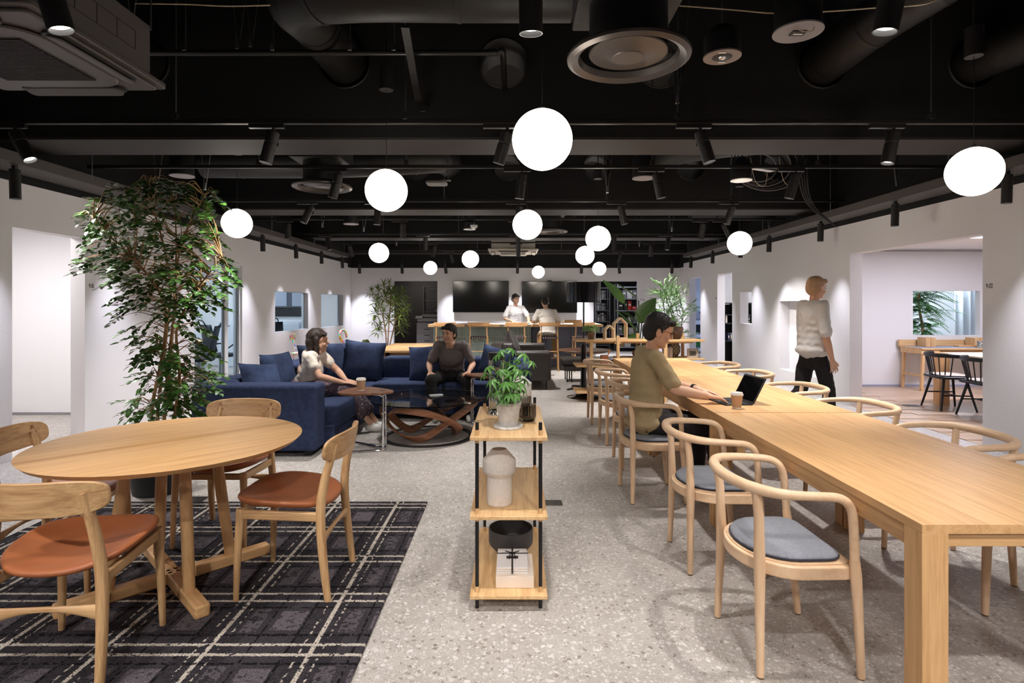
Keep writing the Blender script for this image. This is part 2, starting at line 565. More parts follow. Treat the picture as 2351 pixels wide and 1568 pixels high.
# ceiling panels lights of the side rooms, with fill lamps added in two
def room_light(name, label, loc, sx, sy, watts, col):
    t = thing(name, label, 'ceiling light', loc)
    MB().box((0, 0, 0.02), (sx + 0.04, sy + 0.04, 0.03)).build('frame', M_WHITE, t)
    c = tuple(int(255 * q) for q in col)
    MB().box((0, 0, -0.002), (sx, sy, 0.01)).build('diffuser', mat('diffuser_%02x%02x%02x' % c, (235, 235, 235), 0.5, emit=c, estr=3.0), t)
    l = bpy.data.lights.new(name + '_light', 'AREA'); l.shape = 'RECTANGLE'; l.size = sx; l.size_y = sy; l.energy = watts; l.color = col
    o = bpy.data.objects.new(name + '_light', l); COL.objects.link(o); o.parent = t; o.location = (0, 0, -0.012)
    return t
room_light('corridor_light', 'flush white ceiling light in the corridor', (-5.7, 5.6, 2.42), 1.2, 0.3, 38, (1, 0.96, 0.97))
room_light('meeting_light', 'flush white ceiling light in the meeting room near the glass door', (-6.2, 9.4, 2.42), 1.4, 0.4, 55, (0.86, 0.93, 1))
room_light('meeting_light', 'flush white ceiling light in the meeting room by its far wall', (-5.8, 11.9, 2.42), 1.0, 0.4, 16, (0.9, 0.94, 1))
room_light('side_room_light', 'flush white ceiling light in the side room', (-5.9, 15.2, 2.42), 1.2, 0.4, 34, (0.93, 0.96, 1))
room_light('library_light', 'flush white ceiling light in the room with dark shelves', (5.8, 11.6, 2.42), 1.2, 0.4, 30, (0.95, 0.94, 1))
room_light('work_room_light', 'flush blue-white ceiling light in the far work room', (5.9, 16.4, 2.42), 1.2, 0.4, 40, (0.5, 0.65, 1))
room_light('garden_light', 'flush blue-white ceiling light behind the booth window', (8.4, 11.2, 2.42), 1.2, 0.5, 45, (0.75, 0.87, 1))
room_light('copy_room_light', 'dim ceiling light in the copy room', (-2.9, 17.6, 2.42), 0.6, 0.3, 3.5, (1, 0.95, 0.9))  # fill lamp added out of sight to lift the dark room
room_light('storage_light', 'dim ceiling light in the storage room', (3.2, 16.4, 2.42), 0.6, 0.3, 2.5, (0.9, 0.93, 1))  # lamp added where the doorway hides it, to brighten the racks
room_light('booth_light', 'long flush ceiling light over the booth desk', (6.6, 7.4, 2.29), 1.6, 0.4, 60, (0.86, 0.86, 1))

# booth timber floor planks
wf = struct(MB().box2((XR + 0.02, 4.6, 0.0), (9.2, 9.58, 0.003)).build('floor_booth', wood('ash_floor', (205, 178, 152), (178, 148, 124), 'x', rough=0.35), smooth=0), 'pale timber plank floor of the booth')
plank_me = MB().box((0, 0, 0.006), (1.1985, 0.1185, 0.006)).mesh('plank', 0)
pm = wood('ash_floor', (205, 178, 152), (178, 148, 124), 'x', rough=0.35)
plank_me.materials.append(pm)
for r in range(41):
    y = 4.66 + r * 0.12
    for k in range(4):
        x = XR + 0.02 + 0.6 + k * 1.2 - (0.45 if r % 3 == 1 else 0.8 if r % 3 == 2 else 0) + 0.45
        if x - 0.6 < XR: continue
        if not (yr(2256) - 0.4 < y): continue
        link('plank', plank_me, pm, wf, loc=(x, y, 0))
# booth window, door lettering
M_INK = mat('grey_ink', (95, 92, 92), 0.6)
def lettering(txt, loc, rot, size, label):
    t = text_mesh('door_sign', txt, size, M_INK, None, loc, rot)
    t.scale = (0.66, 1, 1)
    tag(t, label, 'sign')
lettering('9-05', (XL + 0.002, yl(210), 1.4 + (698 - 657) / F * yl(210)), (PI / 2, 0, PI / 2), 0.066, 'thin grey room number 9-05 on the white wall')
lettering('9-06', (XL + 0.002, yl(438), 1.4 + (698 - 668) / F * yl(438)), (PI / 2, 0, PI / 2), 0.066, 'thin grey room number 9-06 beside the glass door')
lettering('9-02', (XR - 0.002, yr(2272), 1.4 + (698 - 657) / F * yr(2272)), (PI / 2, 0, -PI / 2), 0.066, 'thin grey room number 9-02 on the white wall')
lettering('Storage', (xb(1475), YB - 0.002, 1.4 + (698 - 688) / F * YB), (PI / 2, 0, 0), 0.066, 'thin grey word Storage beside the dark doorway')
lettering('9-01', (XR - 0.002, yr(1644), 1.4 + (698 - 685) / F * yr(1644)), (PI / 2, 0, -PI / 2), 0.06, 'tiny grey room number between two narrow doorways')

# glass door in the left wall -------------------------------------------
M_FRAME = mat('white_frame', (224, 226, 230), 0.35)
M_PANE = mat('door_glass', (225, 240, 250), 0.0, trans=1.0, ior=1.02)
dt = struct(thing('door_1', 'white framed full height glass door of the meeting room', 'door', (XL - 0.07, O2[0], 0)))
del dt['category']
wd = O2[1] - O2[0]
fr = MB()
fr.box2((-0.04, 0, 0), (0.04, 0.04, 2.03)); fr.box2((-0.04, wd - 0.04, 0), (0.04, wd, 2.03)); fr.box2((-0.04, 0.04, 1.99), (0.04, wd - 0.04, 2.03))
ys = yl(530) - O2[0]
fr.box2((-0.03, ys - 0.11, 0), (0.03, ys, 1.99))
fr.box2((-0.02, 0.04, 0), (0.02, ys - 0.11, 0.06))
fr.build('door_frame', M_FRAME, dt, bevel=0.004)
MB().box2((-0.005, 0.04, 0.06), (0.005, ys - 0.11, 1.99)).build('door_pane', M_PANE, dt, smooth=0)
MB().box2((-0.005, ys, 0.0), (0.005, wd - 0.04, 1.99)).build('door_pane', M_PANE, dt, smooth=0)
hd = MB().tube([(0.03, ys - 0.05, 1.05), (0.075, ys - 0.05, 1.05), (0.075, ys - 0.15, 1.05)], 0.011, 8).build('door_handle', M_CHROME, dt)
# window panes / linings on the left wall
for i, W in enumerate((W1, W2)):
    wt = struct(thing('window_%d' % (i + 1), 'rectangular interior window cut in the white wall', 'window', (XL - 0.1, W[0], W[2])))
    del wt['category']
    ww, hh = W[1] - W[0], W[3] - W[2]
    MB().box2((-0.004, 0.0, 0.0), (0.004, ww, hh)).build('window_pane', M_PANE, wt, smooth=0)
    lf = MB()
    lf.box2((-0.05, 0, 0), (0.1, ww, 0.012)); lf.box2((-0.05, 0, hh - 0.012), (0.1, ww, hh)); lf.box2((-0.05, ww - 0.012, 0.012), (0.1, ww, hh - 0.012)); lf.box2((-0.05, 0, 0.012), (0.1, 0.012, hh - 0.012))
    lf.build('window_frame', M_FRAME, wt)
# ================================================================== CEILING
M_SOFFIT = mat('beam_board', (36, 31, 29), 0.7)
M_DUCT = mat('dark_duct', (15, 13, 12), 0.55, bump=(14, 0.3))
def ring_cell(mb, cx, cz, hw, hh, r, y0, y1, n=24):
    """rectangular plate piece with a round hole, in the XZ plane between y0 and y1"""
    vs = []; fs = []
    for y in (y0, y1):
        for j in range(n):
            a = 2 * PI * j / n
            c, s = math.cos(a), math.sin(a)
            k = min(hw / max(abs(c), 1e-6), hh / max(abs(s), 1e-6))
            vs.append((cx + c * r, y, cz + s * r)); vs.append((cx + c * k, y, cz + s * k))
    for j in range(n):
        k = (j + 1) % n
        a, b, c, d = 2 * j, 2 * j + 1, 2 * k + 1, 2 * k
        fs.append((a, b, c, d)); o = 2 * n
        fs.append((o + d, o + c, o + b, o + a)); fs.append((a, d, o + d, o + a))
    # corner fill triangles
    mb._add(vs, fs)
HOLES = (-3.0, -1.37, -0.08, 1.2, 2.52, 3.75)
BEAM_Y = [4.62, 8.05, 11.5, 14.9]
for i, y in enumerate(BEAM_Y):
    w = MB()
    x = XL
    zc = 3.36
    for hx in HOLES:
        w.box2((x, y, 2.76), (hx - 0.3, y + 0.1, 3.9))
        w.box2((hx - 0.3, y, 2.76), (hx + 0.3, y + 0.1, zc - 0.3)); w.box2((hx - 0.3, y, zc + 0.3), (hx + 0.3, y + 0.1, 3.9))
        ring_cell(w, hx, zc, 0.3, 0.3, 0.2, y, y + 0.1, 32)
        x = hx + 0.3
    w.box2((x, y, 2.76), (XR, y + 0.1, 3.9))
    b = struct(w.build('ceiling_beam', M_BLACKPAINT, smooth=20), 'black painted ceiling beam with round duct holes')
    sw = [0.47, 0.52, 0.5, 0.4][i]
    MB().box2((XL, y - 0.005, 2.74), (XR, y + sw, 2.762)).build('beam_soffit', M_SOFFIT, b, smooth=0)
    for hx in HOLES:
        MB().tube([(hx, y - 0.02, zc), (hx, y + sw, zc)], 0.202, 24, cap=False).build('duct_sleeve', M_DUCT, b, solid=0.006)

# track rails ------------------------------------------------------------
TRACKS = [-3.2, -1.3, 0.2, 2.14, 4.2, 5.57, 7.4, 9.0, 10.9, 12.45, 14.3]  # first three rails are out of view, added to carry fill spots
ZT = 2.75
TL = ['the rail by the rear wall', 'the rail one beam behind the round table', 'the rail above the rug edge', 'the rail over the round table', 'the rail just before the first beam', 'the rail just past the first beam', 'the rail before the second beam',
      'the rail past the second beam', 'the rail before the third beam', 'the rail past the third beam', 'the rail nearest the televisions']
M_TRACK = mat('track_black', (24, 22, 21), 0.35)
for y, tl in zip(TRACKS, TL):
    t = thing('lighting_track', 'black lighting track, ' + tl, 'track', (0, y, ZT), 0, 'ceiling lighting tracks')
    MB().box2((XL + 0.3, -0.018, -0.016), (XR - 0.3, 0.018, 0.016)).build('rail', M_TRACK, t, bevel=0.003)
    MB().box2((XL + 0.3, -0.006, -0.0175), (XR - 0.3, 0.006, -0.0161)).build('slot', M_BLACK, t)
    for k, hx in enumerate((-2.5, -0.8, 1.22, 3.1)):
        hx += (0.0, -0.25, 0.15, -0.1)[(k + int(y * 3)) % 4] if y != 4.2 else 0
        r = MB().cyl((hx, 0, 0.05), (hx, 0, 1.15), 0.0055, n=6).build('hanger_rod', M_STEEL, t)
        MB().box((hx, 0, 0.04), (0.035, 0.045, 0.05)).build('hanger_clamp', M_BLACK, t, bevel=0.004)

LAND = [('the round table', -1.7, 2.83), ('the three-tier shelf', 0, 2.9), ('the open end of the long table', 1.7, 2.0), ('the laptop', 1.5, 3.95), ('the indoor tree', -2.65, 4.25), ('the rug corner', -0.6, 4.0), ('the corridor opening', -4.0, 5.2),
        ('the sofa end arm', -2.4, 5.3), ('the coffee table', -0.9, 6.0), ('the walnut side table', -1.42, 5.44), ('the doorway 9-02', 4.2, 6.5), ('the man in khaki', 0.96, 4.2), ('the oak divider', 1.8, 8.1), ('the floor lamp', 1.06, 8.5), ('the walking man', 3.2, 6.0),
        ('the woman on the sofa', -2.15, 6.1), ('the man in grey', -0.77, 7.1), ('the glass door', -4.1, 8.5), ('the timber table', -1.65, 9.0), ('the leather sofa', 0.1, 10.0), ('the walnut round table', 1.18, 9.35), ('the leather bench', 1.42, 10.35), ('the bird of paradise', 2.0, 9.0),
        ('the pencil shrub', 3.0, 10.6), ('the wall niche', 4.3, 9.0), ('the painted chairs', -3.9, 11.4), ('the pink chair', -2.3, 8.8), ('the square window', -4.2, 11.3), ('the tiny window', 4.3, 11.2), ('the free bar stool', -0.7, 11.9), ('the tiled bar end', -1.7, 12.3),
        ('the plain bar end', 1.9, 12.4), ('the standing barman', 0.06, 13.4), ('the man in the polo', 0.73, 11.9), ('the dracaena', -3.1, 14.2), ('the copy room doorway', -2.6, 15.5), ('the plain television', -0.9, 15.3), ('the television with the camera', 1.0, 15.3), ('the storage doorway', 2.9, 15.4),
        ('the narrow doorways', 4.3, 12.9), ('the far window', -4.2, 14.0), ('the dark cassette', -2.4, 2.8), ('the big diffuser', 0.57, 2.78), ('the aisle by the armchairs', 0.5, 5.6), ('the middle armchairs', 2.4, 4.4), ('the bar aisle', 0.6, 11.2), ('the sofa corner', -2.4, 7.3), ('the room behind the rug', -2.0, -2.0), ('the floor behind the shelf', 0.3, -1.0),
        ('the floor behind the long table', 2.4, -1.2), ('the rear wall middle', 0, -3.4), ('the rear wall by the corridor side', -3.2, -3.4), ('the rear wall by the doorway side', 3.2, -3.4), ('the rear floor', -1.0, 0.2), ('the near end of the rug', -2.4, 0.6), ('the floor before the long table', 1.6, 0.6), ('the space left of the rug', -3.6, 2.0), ('the timber table end', -1.2, 9.9), ('the far armchairs', 2.4, 6.5)]
USED = {}
def near(kind, x, y):
    u = USED.setdefault(kind, set())
    c = [l for l in LAND if l[0] not in u]
    b = min(c, key=lambda l: (l[1] - x) ** 2 + (l[2] - y) ** 2)
    u.add(b[0])
    return b[0]
# track spots ------------------------------------------------------------
M_LENS = mat('spot_lens', (255, 255, 255), 0.3, emit=(255, 250, 245), estr=9.0)
M_CAN = mat('spot_can', (22, 20, 20), 0.5)
def spot_meshes():
    ad = MB().box((-0.05, 0, -0.032), (0.26, 0.034, 0.03)).mesh('adapter'); ad.materials.append(M_TRACK)
    st = MB().cyl((0, 0, -0.045), (0, 0, -0.075), 0.011, n=10).box((0, 0.052, -0.115), (0.03, 0.005, 0.1)).box((0, 0.027, -0.07), (0.03, 0.05, 0.008)).mesh('stem'); st.materials.append(M_CAN)
    bd = MB().lathe([(0, 0), (0.042, 0), (0.0455, -0.004), (0.0455, -0.082), (0.043, -0.085), (0.043, -0.09), (0.0455, -0.093), (0.0455, -0.24), (0.041, -0.24), (0.036, -0.21), (0, -0.21)][::-1], n=20).mesh('body'); bd.materials.append(M_CAN)
    ln = MB().lathe([(0, -0.214), (0.0375, -0.219)], n=20).mesh('lens'); ln.materials.append(M_LENS)
    return ad, st, bd, ln
S_AD, S_ST, S_BD, S_LN = spot_meshes()
def lamp(parent, col, watts, size, blend, loc, rad=0.035):
    l = bpy.data.lights.new('spot_light', 'SPOT'); l.energy = watts; l.color = col; l.spot_size = math.radians(size); l.spot_blend = blend; l.shadow_soft_size = rad
    o = bpy.data.objects.new('spot_light', l); COL.objects.link(o); o.parent = parent; o.location = loc
    return o
def track_spot(x, y, dx, dy, watts=None, size=74, blend=0.8, col=(1, 0.965, 0.945)):
    tl = TL[TRACKS.index(y)]
    t = thing('track_spotlight', 'black cylindrical track spotlight above ' + near('spot', x, y), 'spotlight', (x, y, ZT), 0, 'track spotlights')
    link('adapter', S_AD, None, t); link('stem', S_ST, None, t)
    b = link('body', S_BD, None, t, loc=(0, 0, -0.075), rot=aim(Vector((dx, dy, -1)).normalized()))
    link('lens', S_LN, None, b)
    lamp(b, col, SPOT_W * (0.52 if y < 3 else 0.85 if y < 6 else 1.15 if y < 10 else 1.5) if watts is None else watts, size, blend, (0, 0, -0.222))
    return t
for x, y, dx, dy in [(-3.2, -3.2, 0.2, 0.9), (-1.2, -3.2, 0, 0.9), (1.0, -3.2, 0, 0.9), (3.0, -3.2, -0.2, 0.9), (-2.6, -1.3, 0.1, 0.95), (-0.8, -1.3, 0, 1.0), (0.9, -1.3, 0.1, 1.0), (2.8, -1.3, -0.1, 0.95),
                     (-2.6, 0.2, 0.25, 0.8), (-0.95, 0.2, -0.15, 0.85), (0.75, 0.2, 0.1, 0.9), (2.4, 0.2, -0.1, 0.8)]:
    track_spot(x, y, dx, dy)  # unseen spots at the rear, added and aimed forward as frontal fill
for px, y, dx, dy in [(95, 2.14, 0.25, 0.1), (1217, 2.14, 0.02, 0.15), (2062, 2.14, -0.15, 0.1),
        (35, 4.2, 0.55, -0.02), (628, 4.2, -0.22, -0.08), (1165, 4.2, -0.3, 0.1), (1608, 4.2, 0.25, -0.12), (2052, 4.2, -0.22, -0.02),
        (778, 5.57, -0.28, 0.02), (1199, 5.57, -0.12, 0.05), (1507, 5.57, 0.2, -0.04), (1828, 5.57, -0.25, 0.12),
        (714, 7.4, -0.38, -0.2), (868, 7.4, -0.06, -0.02), (1193, 7.4, -0.1, 0.1), (1425, 7.4, 0.22, -0.04), (1682, 7.4, -0.3, 0.15),
        (661, 9.0, 0, 0.0), (925, 9.0, 0, 0.0), (1192, 9.0, 0, 0.2), (1615, 9.0, -0.1, 0.2), (1662, 9.0, 0.5, 0.1),
        (752, 10.9, 0.2, -0.03), (977, 10.9, -0.05, 0.2), (1190, 10.9, 0, 0.2), (1410, 10.9, 0, 0.05), (1535, 10.9, -0.15, -0.1),
        (803, 12.45, 0.2, 0.3), (998, 12.45, -0.18, 0.1), (1190, 12.45, 0, 0.1), (1350, 12.45, 0.05, 0.05), (1495, 12.45, 0, 0.1),
        (1035, 14.3, 0.25, 0.1), (1425, 14.3, -0.3, 0.1)]:
    track_spot((px - CX) / F * y, y, dx, dy)

# wall washers -------------------------------------------------------------
W_BD = MB().lathe([(0, 0.05), (0.036, 0.05), (0.04, 0.046), (0.04, -0.2), (0.036, -0.2), (0.03, -0.17), (0, -0.17)][::-1], n=18).mesh('body'); W_BD.materials.append(M_CAN)
W_AR = MB().box((0, 0, 0.1), (0.03, 0.03, 0.14)).mesh('bracket'); W_AR.materials.append(M_BLACK)
W_LN = MB().lathe([(0, -0.174), (0.032, -0.178)], n=18).mesh('lens'); W_LN.materials.append(M_LENS)
def washer(x, y, z, dirv, label, group, watts=None, col=(0.87, 0.88, 1.0)):
    t = thing('wall_washer', label, 'spotlight', (x, y, z), 0, group)
    link('bracket', W_AR, None, t)
    b = link('body', W_BD, None, t, rot=aim(dirv))
    link('lens', W_LN, None, b)
    lamp(b, col, WASH_W * (1.5 if y > 15 else 1.25 if y > 8 else 1.0) if watts is None else watts, 66, 1.0, (0, 0, -0.18), 0.03)
ZWASH = 2.48
for y, wn in zip((-1.5, 0.1, 1.6, 3.2, 4.75, 6.3, 7.85, 9.45, 10.9, 12.35, 13.85), ('by the rear wall', 'behind the rug', 'beside the rug', 'before the corridor opening', 'at the corridor opening', 'behind the indoor tree', 'before the glass door', 'past the glass door', 'at the square window', 'between the two windows', 'at the far window')):
    washer(XL + 0.3, y, ZWASH, (0.03, 0, -1), 'small black wall-washing downlight under the cable tray ' + wn, 'left wall washers')  # rearmost washers are unseen, added with the rear spots for fill
for y, wn in zip((-1.5, 0.1, 1.6, 3.3, 4.95, 6.4, 7.95, 9.55, 10.75, 12.25, 13.75), ('in the rear corner', 'behind the long table', 'beside the open table end', 'beside the long table', 'before doorway 9-02', 'over doorway 9-02', 'past doorway 9-02', 'over the wall niche', 'by the tiny window', 'between the narrow doorways', 'by the far doorway')):
    washer(XR - 0.3, y, ZWASH, (-0.03, 0, -1), 'small black wall-washing downlight under the cable tray ' + wn, 'right wall washers')  # rearmost pair is out of view, added for extra fill light
for px, wn in zip((825, 923, 1022, 1188, 1335, 1421, 1543), ('in the corner past the painted chairs', 'over the copy room doorway', 'beside the copy room doorway', 'between the televisions', 'over the television with the camera', 'over the storage doorway', 'in the corner past the pencil shrub')):
    washer((px - CX) / F * 15.2, 15.2, 2.42, (0.12 if px in (1022, 1421) else 0.0, 0.15, -1), 'small black downlight ' + wn, 'back wall washers')

# cable trays ---------------------------------------------------------------
def perforated():
    m = bpy.data.materials.new('perforated_black'); m.use_nodes = True
    nt = m.node_tree; N, L = nt.nodes.new, nt.links.new
    b = nt.nodes['Principled BSDF']; b.inputs['Roughness'].default_value = 0.45
    tc = N('ShaderNodeTexCoord'); mp = N('ShaderNodeMapping'); mp.inputs['Rotation'].default_value = (0, 0, PI / 2)
    L(tc.outputs['Object'], mp.inputs['Vector'])
    br = N('ShaderNodeTexBrick'); br.inputs['Scale'].default_value = 1.0
    br.inputs['Brick Width'].default_value = 0.05; br.inputs['Row Height'].default_value = 0.022; br.inputs['Mortar Size'].default_value = 0.006
    br.inputs['Color1'].default_value = (*lin((16, 15, 15)), 1); br.inputs['Color2'].default_value = (*lin((16, 15, 15)), 1); br.inputs['Mortar'].default_value = (*lin((72, 66, 64)), 1)
    L(mp.outputs[0], br.inputs['Vector']); L(br.outputs['Color'], b.inputs['Base Color'])
    bp = N('ShaderNodeBump'); bp.inputs['Strength'].default_value = 0.5; bp.inputs['Distance'].default_value = 0.004
    L(br.outputs['Fac'], bp.inputs['Height']); L(bp.outputs[0], b.inputs['Normal'])
    return m
M_PERF = perforated()
for sx, lab in ((-1, 'long black perforated cable tray above the glass door wall'), (1, 'long black perforated cable tray above the doorways wall')):
    x1 = XL + 0.06 if sx < 0 else XR - 0.06
    x0 = x1 - sx * 0.33
    t = thing('cable_tray', lab, 'cable tray', (0, 0, 2.56))
    MB().box2((min(x0, x1), 0.5, 0), (max(x0, x1), 14.1, 0.004)).build('tray_base', M_PERF, t, smooth=0)
    MB().box2((x0 - 0.002, 0.5, 0.004), (x0 + 0.002, 14.1, 0.09)).build('tray_side', M_PERF, t, smooth=0)
    MB().box2((x1 - 0.002, 0.5, 0.004), (x1 + 0.002, 14.1, 0.09)).build('tray_side', M_PERF, t, smooth=0)
    for k in range(3):
        pts = [(x0 + sx * (0.08 + 0.06 * k + 0.015 * math.sin(q * 1.7 + k)), 0.5 + q * 0.8, 0.02 + 0.004 * k) for q in range(18)]
        MB().tube(pts, 0.009, 6).build('cable', M_BLACK, t)
    for q in range(7):
        MB().cyl((x0, 1.4 + q * 2.05, 0.05), (x0, 1.4 + q * 2.05, 1.34), 0.005, n=6).build('hanger_rod', M_STEEL, t)

# pendant globes --------------------------------------------------------------
M_GLOBE = mat('opal_globe', (255, 252, 246), 0.25, emit=(255, 245, 230), estr=GLOBE_E)
G_GL = MB().ball((0, 0, 0), 0.15, 40, 24).mesh('globe', 180); G_GL.materials.append(M_GLOBE)
G_CO = MB().cyl((0, 0, 0.14), (0, 0, 1.0), 0.0022, n=6).mesh('cord'); G_CO.materials.append(M_BLACK)
G_CA = MB().lathe([(0, 0.72), (0.05, 0.72), (0.05, 0.9), (0.006, 0.9), (0.006, 1.71), (0, 1.71)], n=20).mesh('canopy'); G_CA.materials.append(M_CAN)
G_CP = MB().lathe([(0, 0.14), (0.022, 0.142), (0.024, 0.156), (0.01, 0.166), (0, 0.167)], n=16).mesh('cap'); G_CP.materials.append(M_BLACK)
for px, py, s, wh in [(1245, 320, 138, 'above the three-tier shelf'), (887, 437, 96, 'between the round table and the coffee table'), (544, 512, 66, 'beside the tall indoor tree'), (1211, 516, 68, 'over the aisle past the coffee table'), (2236, 393, 110, 'before the wide doorway 9-02'),
                  (1373, 548, 57, 'above the armchairs next to the divider'), (1698, 559, 54, 'before the niche in the doorway wall'), (870, 581, 45, 'above the timber table behind the sofa'), (1343, 587, 43, 'above the round walnut table'),
                  (1080, 595, 39, 'behind the leather sofa'), (988, 615, 31, 'above the tiled end of the bar'), (1376, 617, 31, 'above the plain end of the bar'), (1236, 625, 28.6, 'before the television with the camera')]:
    d = F * 0.3 / s
    p = at(px, py, d); p.z = 2.2 + (p.z - 2.2) * 0.9
    t = thing('globe_pendant', 'round milky glass pendant lamp ' + wh, 'pendant lamp', p, 0, 'globe pendant lamps')
    link('globe', G_GL, None, t); link('cord', G_CO, None, t); link('canopy', G_CA, None, t); link('cap', G_CP, None, t)

# ceiling cassettes -------------------------------------------------------------
M_AC = mat('dark_grey_cassette', (80, 75, 74), 0.5)
M_ACD = mat('cassette_dark', (40, 36, 36), 0.6)
def cassette(label, c, w, z, m1, m2):
    t = thing('air_conditioner', label, 'air conditioner', (c[0], c[1], z))
    h = w / 2
    MB().prism(rounded(w, w, 0.03), 0, 0.03).prism(rounded(w * 0.93, w * 0.93, 0.03), -0.018, 0).build('panel', m1, t, bevel=0.006)
    MB().box((0, 0, 0.19), (w * 0.87, w * 0.87, 0.3)).build('housing', m1, t, bevel=0.006)
    fr = MB().prism(rounded(w * 0.74, w * 0.74, 0.16, 8), -0.034, -0.018)
    fr.build('intake_frame', m1, t, bevel=0.01)
    g = MB()
    n = 34
    gs = w * 0.5
    for k in range(n):
        y = -gs / 2 + gs * (k + 0.5) / n
        g.box((0, y, -0.038), (gs, gs / n * 0.45, 0.008))
    gr = g.build('intake_grille', m2, t); gr['kind'] = 'stuff'
    for k in range(4):
        a = k * PI / 2
        R = Matrix.Rotation(a, 4, 'Z')
        MB().prism(rounded(w * 0.6, w * 0.085, w * 0.04, 5, (0, -w * 0.415)), -0.032, -0.019, R).build('outlet_slot', M_ACD, t)
        MB().prism(rounded(w * 0.56, w * 0.075, w * 0.035, 5), -0.006, 0.004, R @ Matrix.Translation((0, -w * 0.42, -0.037)) @ Matrix.Rotation(0.25, 4, 'X')).build('louver', m1, t, bevel=0.003)
        for q in (-1, 1):
            MB().cyl(R @ Vector((q * w * 0.46, -w * 0.40, 0.3)), R @ Vector((q * w * 0.46, -w * 0.40, 1.2)), 0.005, n=6).build('hanger_rod', M_STEEL, t) if k % 2 == 0 else None
    for q in range(5):
        x = -0.3 + q * 0.15
        MB().box((w * 0.436, x * w, 0.2), (0.002, 0.003, 0.1)).build('housing_seam', M_ACD, t)
    for zz in (0.15, 0.25):
        MB().box((w * 0.436, 0, zz), (0.002, 0.6 * w, 0.003)).build('housing_seam', M_ACD, t)
cassette('large dark grey ceiling cassette air conditioner with ribbed intake grille', (-2.475, 2.805), 0.95, 2.64, M_AC, M_ACD)
cassette('pale beige ceiling cassette air conditioner before the televisions', ((1190 - CX) / F * 13.4 - 0.12, 13.4), 1.15, 2.63, mat('beige_cassette', (190, 182, 170), 0.5), mat('cassette_grey', (120, 116, 110), 0.6))

# round diffusers ------------------------------------------------------------------
M_DIFF = mat('anodised_grey', (84, 78, 75), 0.38, metal=0.6)
def diffuser(label, c, z=2.6, r=0.3):
    t = thing('air_diffuser', label, 'air diffuser', (c[0], c[1], z), 0, 'round ceiling air diffusers')
    MB().lathe([(0.235, 0.035), (0.245, 0.005), (0.275, -0.012), (0.298, 0.0), (0.3, 0.012), (0.285, 0.03), (0.24, 0.05), (0.235, 0.035)], n=48).build('outer_ring', M_DIFF, t)
    MB().lathe([(0, 0.006), (0.075, 0.006), (0.078, 0.01), (0.12, 0.022), (0.188, 0.026), (0.192, 0.032), (0.17, 0.05), (0, 0.06)], n=40).build('inner_cone', M_DIFF, t)
    MB().tube([(0, 0, 0.03), (0, 0, 0.26)], 0.19, 32, cap=False).build('neck', M_BLACK, t)
    MB().prism(rounded(0.5, 0.5, 0.01), 0.26, 0.5).build('plenum_box', M_DUCT, t, bevel=0.004)
    for q in (-1, 1):
        MB().cyl((q * 0.24, 0, 0.4), (q * 0.24, 0, 1.302), 0.005, n=6).build('hanger_rod', M_STEEL, t)
diffuser('large round grey air diffuser hanging under a dark duct', (0.565, 2.78))
diffuser('round grey air diffuser behind the first beam, above the sofa corner', ((740 - CX) / F * 5.85, 5.85))
diffuser('round grey air diffuser past the second beam', ((1262 - CX) / F * 9.42, 9.42))

# ducts, pipe ---------------------------------------------------------------------
def duct(label, pts, r, wraps=4):
    t = thing('air_duct', label, 'duct')
    P = spline(pts, 8)
    MB().tube(P, r, 28).build('duct_run', M_DUCT, t, smooth=60)
    for k in range(wraps):
        i = int((k + 0.7) * (len(P) - 2) / wraps)
        d = (P[i + 1] - P[i]).normalized()
        MB().tube([P[i] - d * 0.012, P[i] + d * 0.012], r + 0.004, 28, cap=False).build('duct_band', M_BLACK, t)
duct('fat dark wrapped duct crossing above the big diffuser', [(0.32, 3.1, 3.12), (-0.3, 3.1, 3.12), (-0.9, 3.12, 3.13), (-1.28, 3.35, 3.2), (-1.36, 3.9, 3.32), (-1.37, 4.6, 3.36), (-1.37, 5.4, 3.36)], 0.165)
duct('dark duct running into the beam hole above the cassette', [(-3.4, 2.4, 3.3), (-3.1, 3.4, 3.34), (-3.0, 4.3, 3.36), (-3.0, 5.3, 3.36)], 0.17)
duct('short dark duct bending into the beam above the long table', [(2.9, 3.4, 3.55), (2.6, 4.0, 3.42), (2.52, 4.6, 3.36), (2.52, 5.4, 3.36)], 0.17)
duct('dark duct running into the beam near the right tray', [(4.3, 2.6, 3.35), (4.0, 3.6, 3.36), (3.75, 4.5, 3.36), (3.75, 5.4, 3.36)], 0.16)
duct('dark spiral duct crossing behind the first beam', [(-3.6, 6.6, 3.05), (-2.2, 6.6, 3.05), (-1.4, 6.6, 3.08), (-0.9, 7.0, 3.2), (-0.9, 8.0, 3.36)], 0.18, 6)
duct('grey spiral duct seen past the second beam above the right tray', [(3.0, 9.6, 2.95), (3.7, 9.6, 2.95), (4.4, 9.6, 2.95)], 0.13, 5)
duct('dark slanting duct behind the first beam above the long table', [(1.9, 7.9, 3.36), (2.1, 7.0, 3.3), (2.7, 6.2, 3.2), (3.3, 6.0, 3.15)], 0.16, 5)
t = thing('sprinkler_pipe', 'thin black horizontal pipe ending in an elbow at the beam hole', 'pipe')
p0, p1 = at(300, 121, 3.95), at(1140, 121, 3.95)
MB().tube([p0, p1], 0.021, 12).build('pipe_run', M_TRACK, t)
MB().tube(spline([p1, p1 + Vector((0.02, 0.0, 0)), p1 + Vector((0.045, 0.03, 0)), p1 + Vector((0.045, 0.9, 0))], 5), 0.021, 12).build('elbow', M_TRACK, t)
MB().tube([p1 - Vector((0.06, 0, 0)), p1 - Vector((0.0, 0, 0))], 0.026, 12).build('collar', M_TRACK, t)
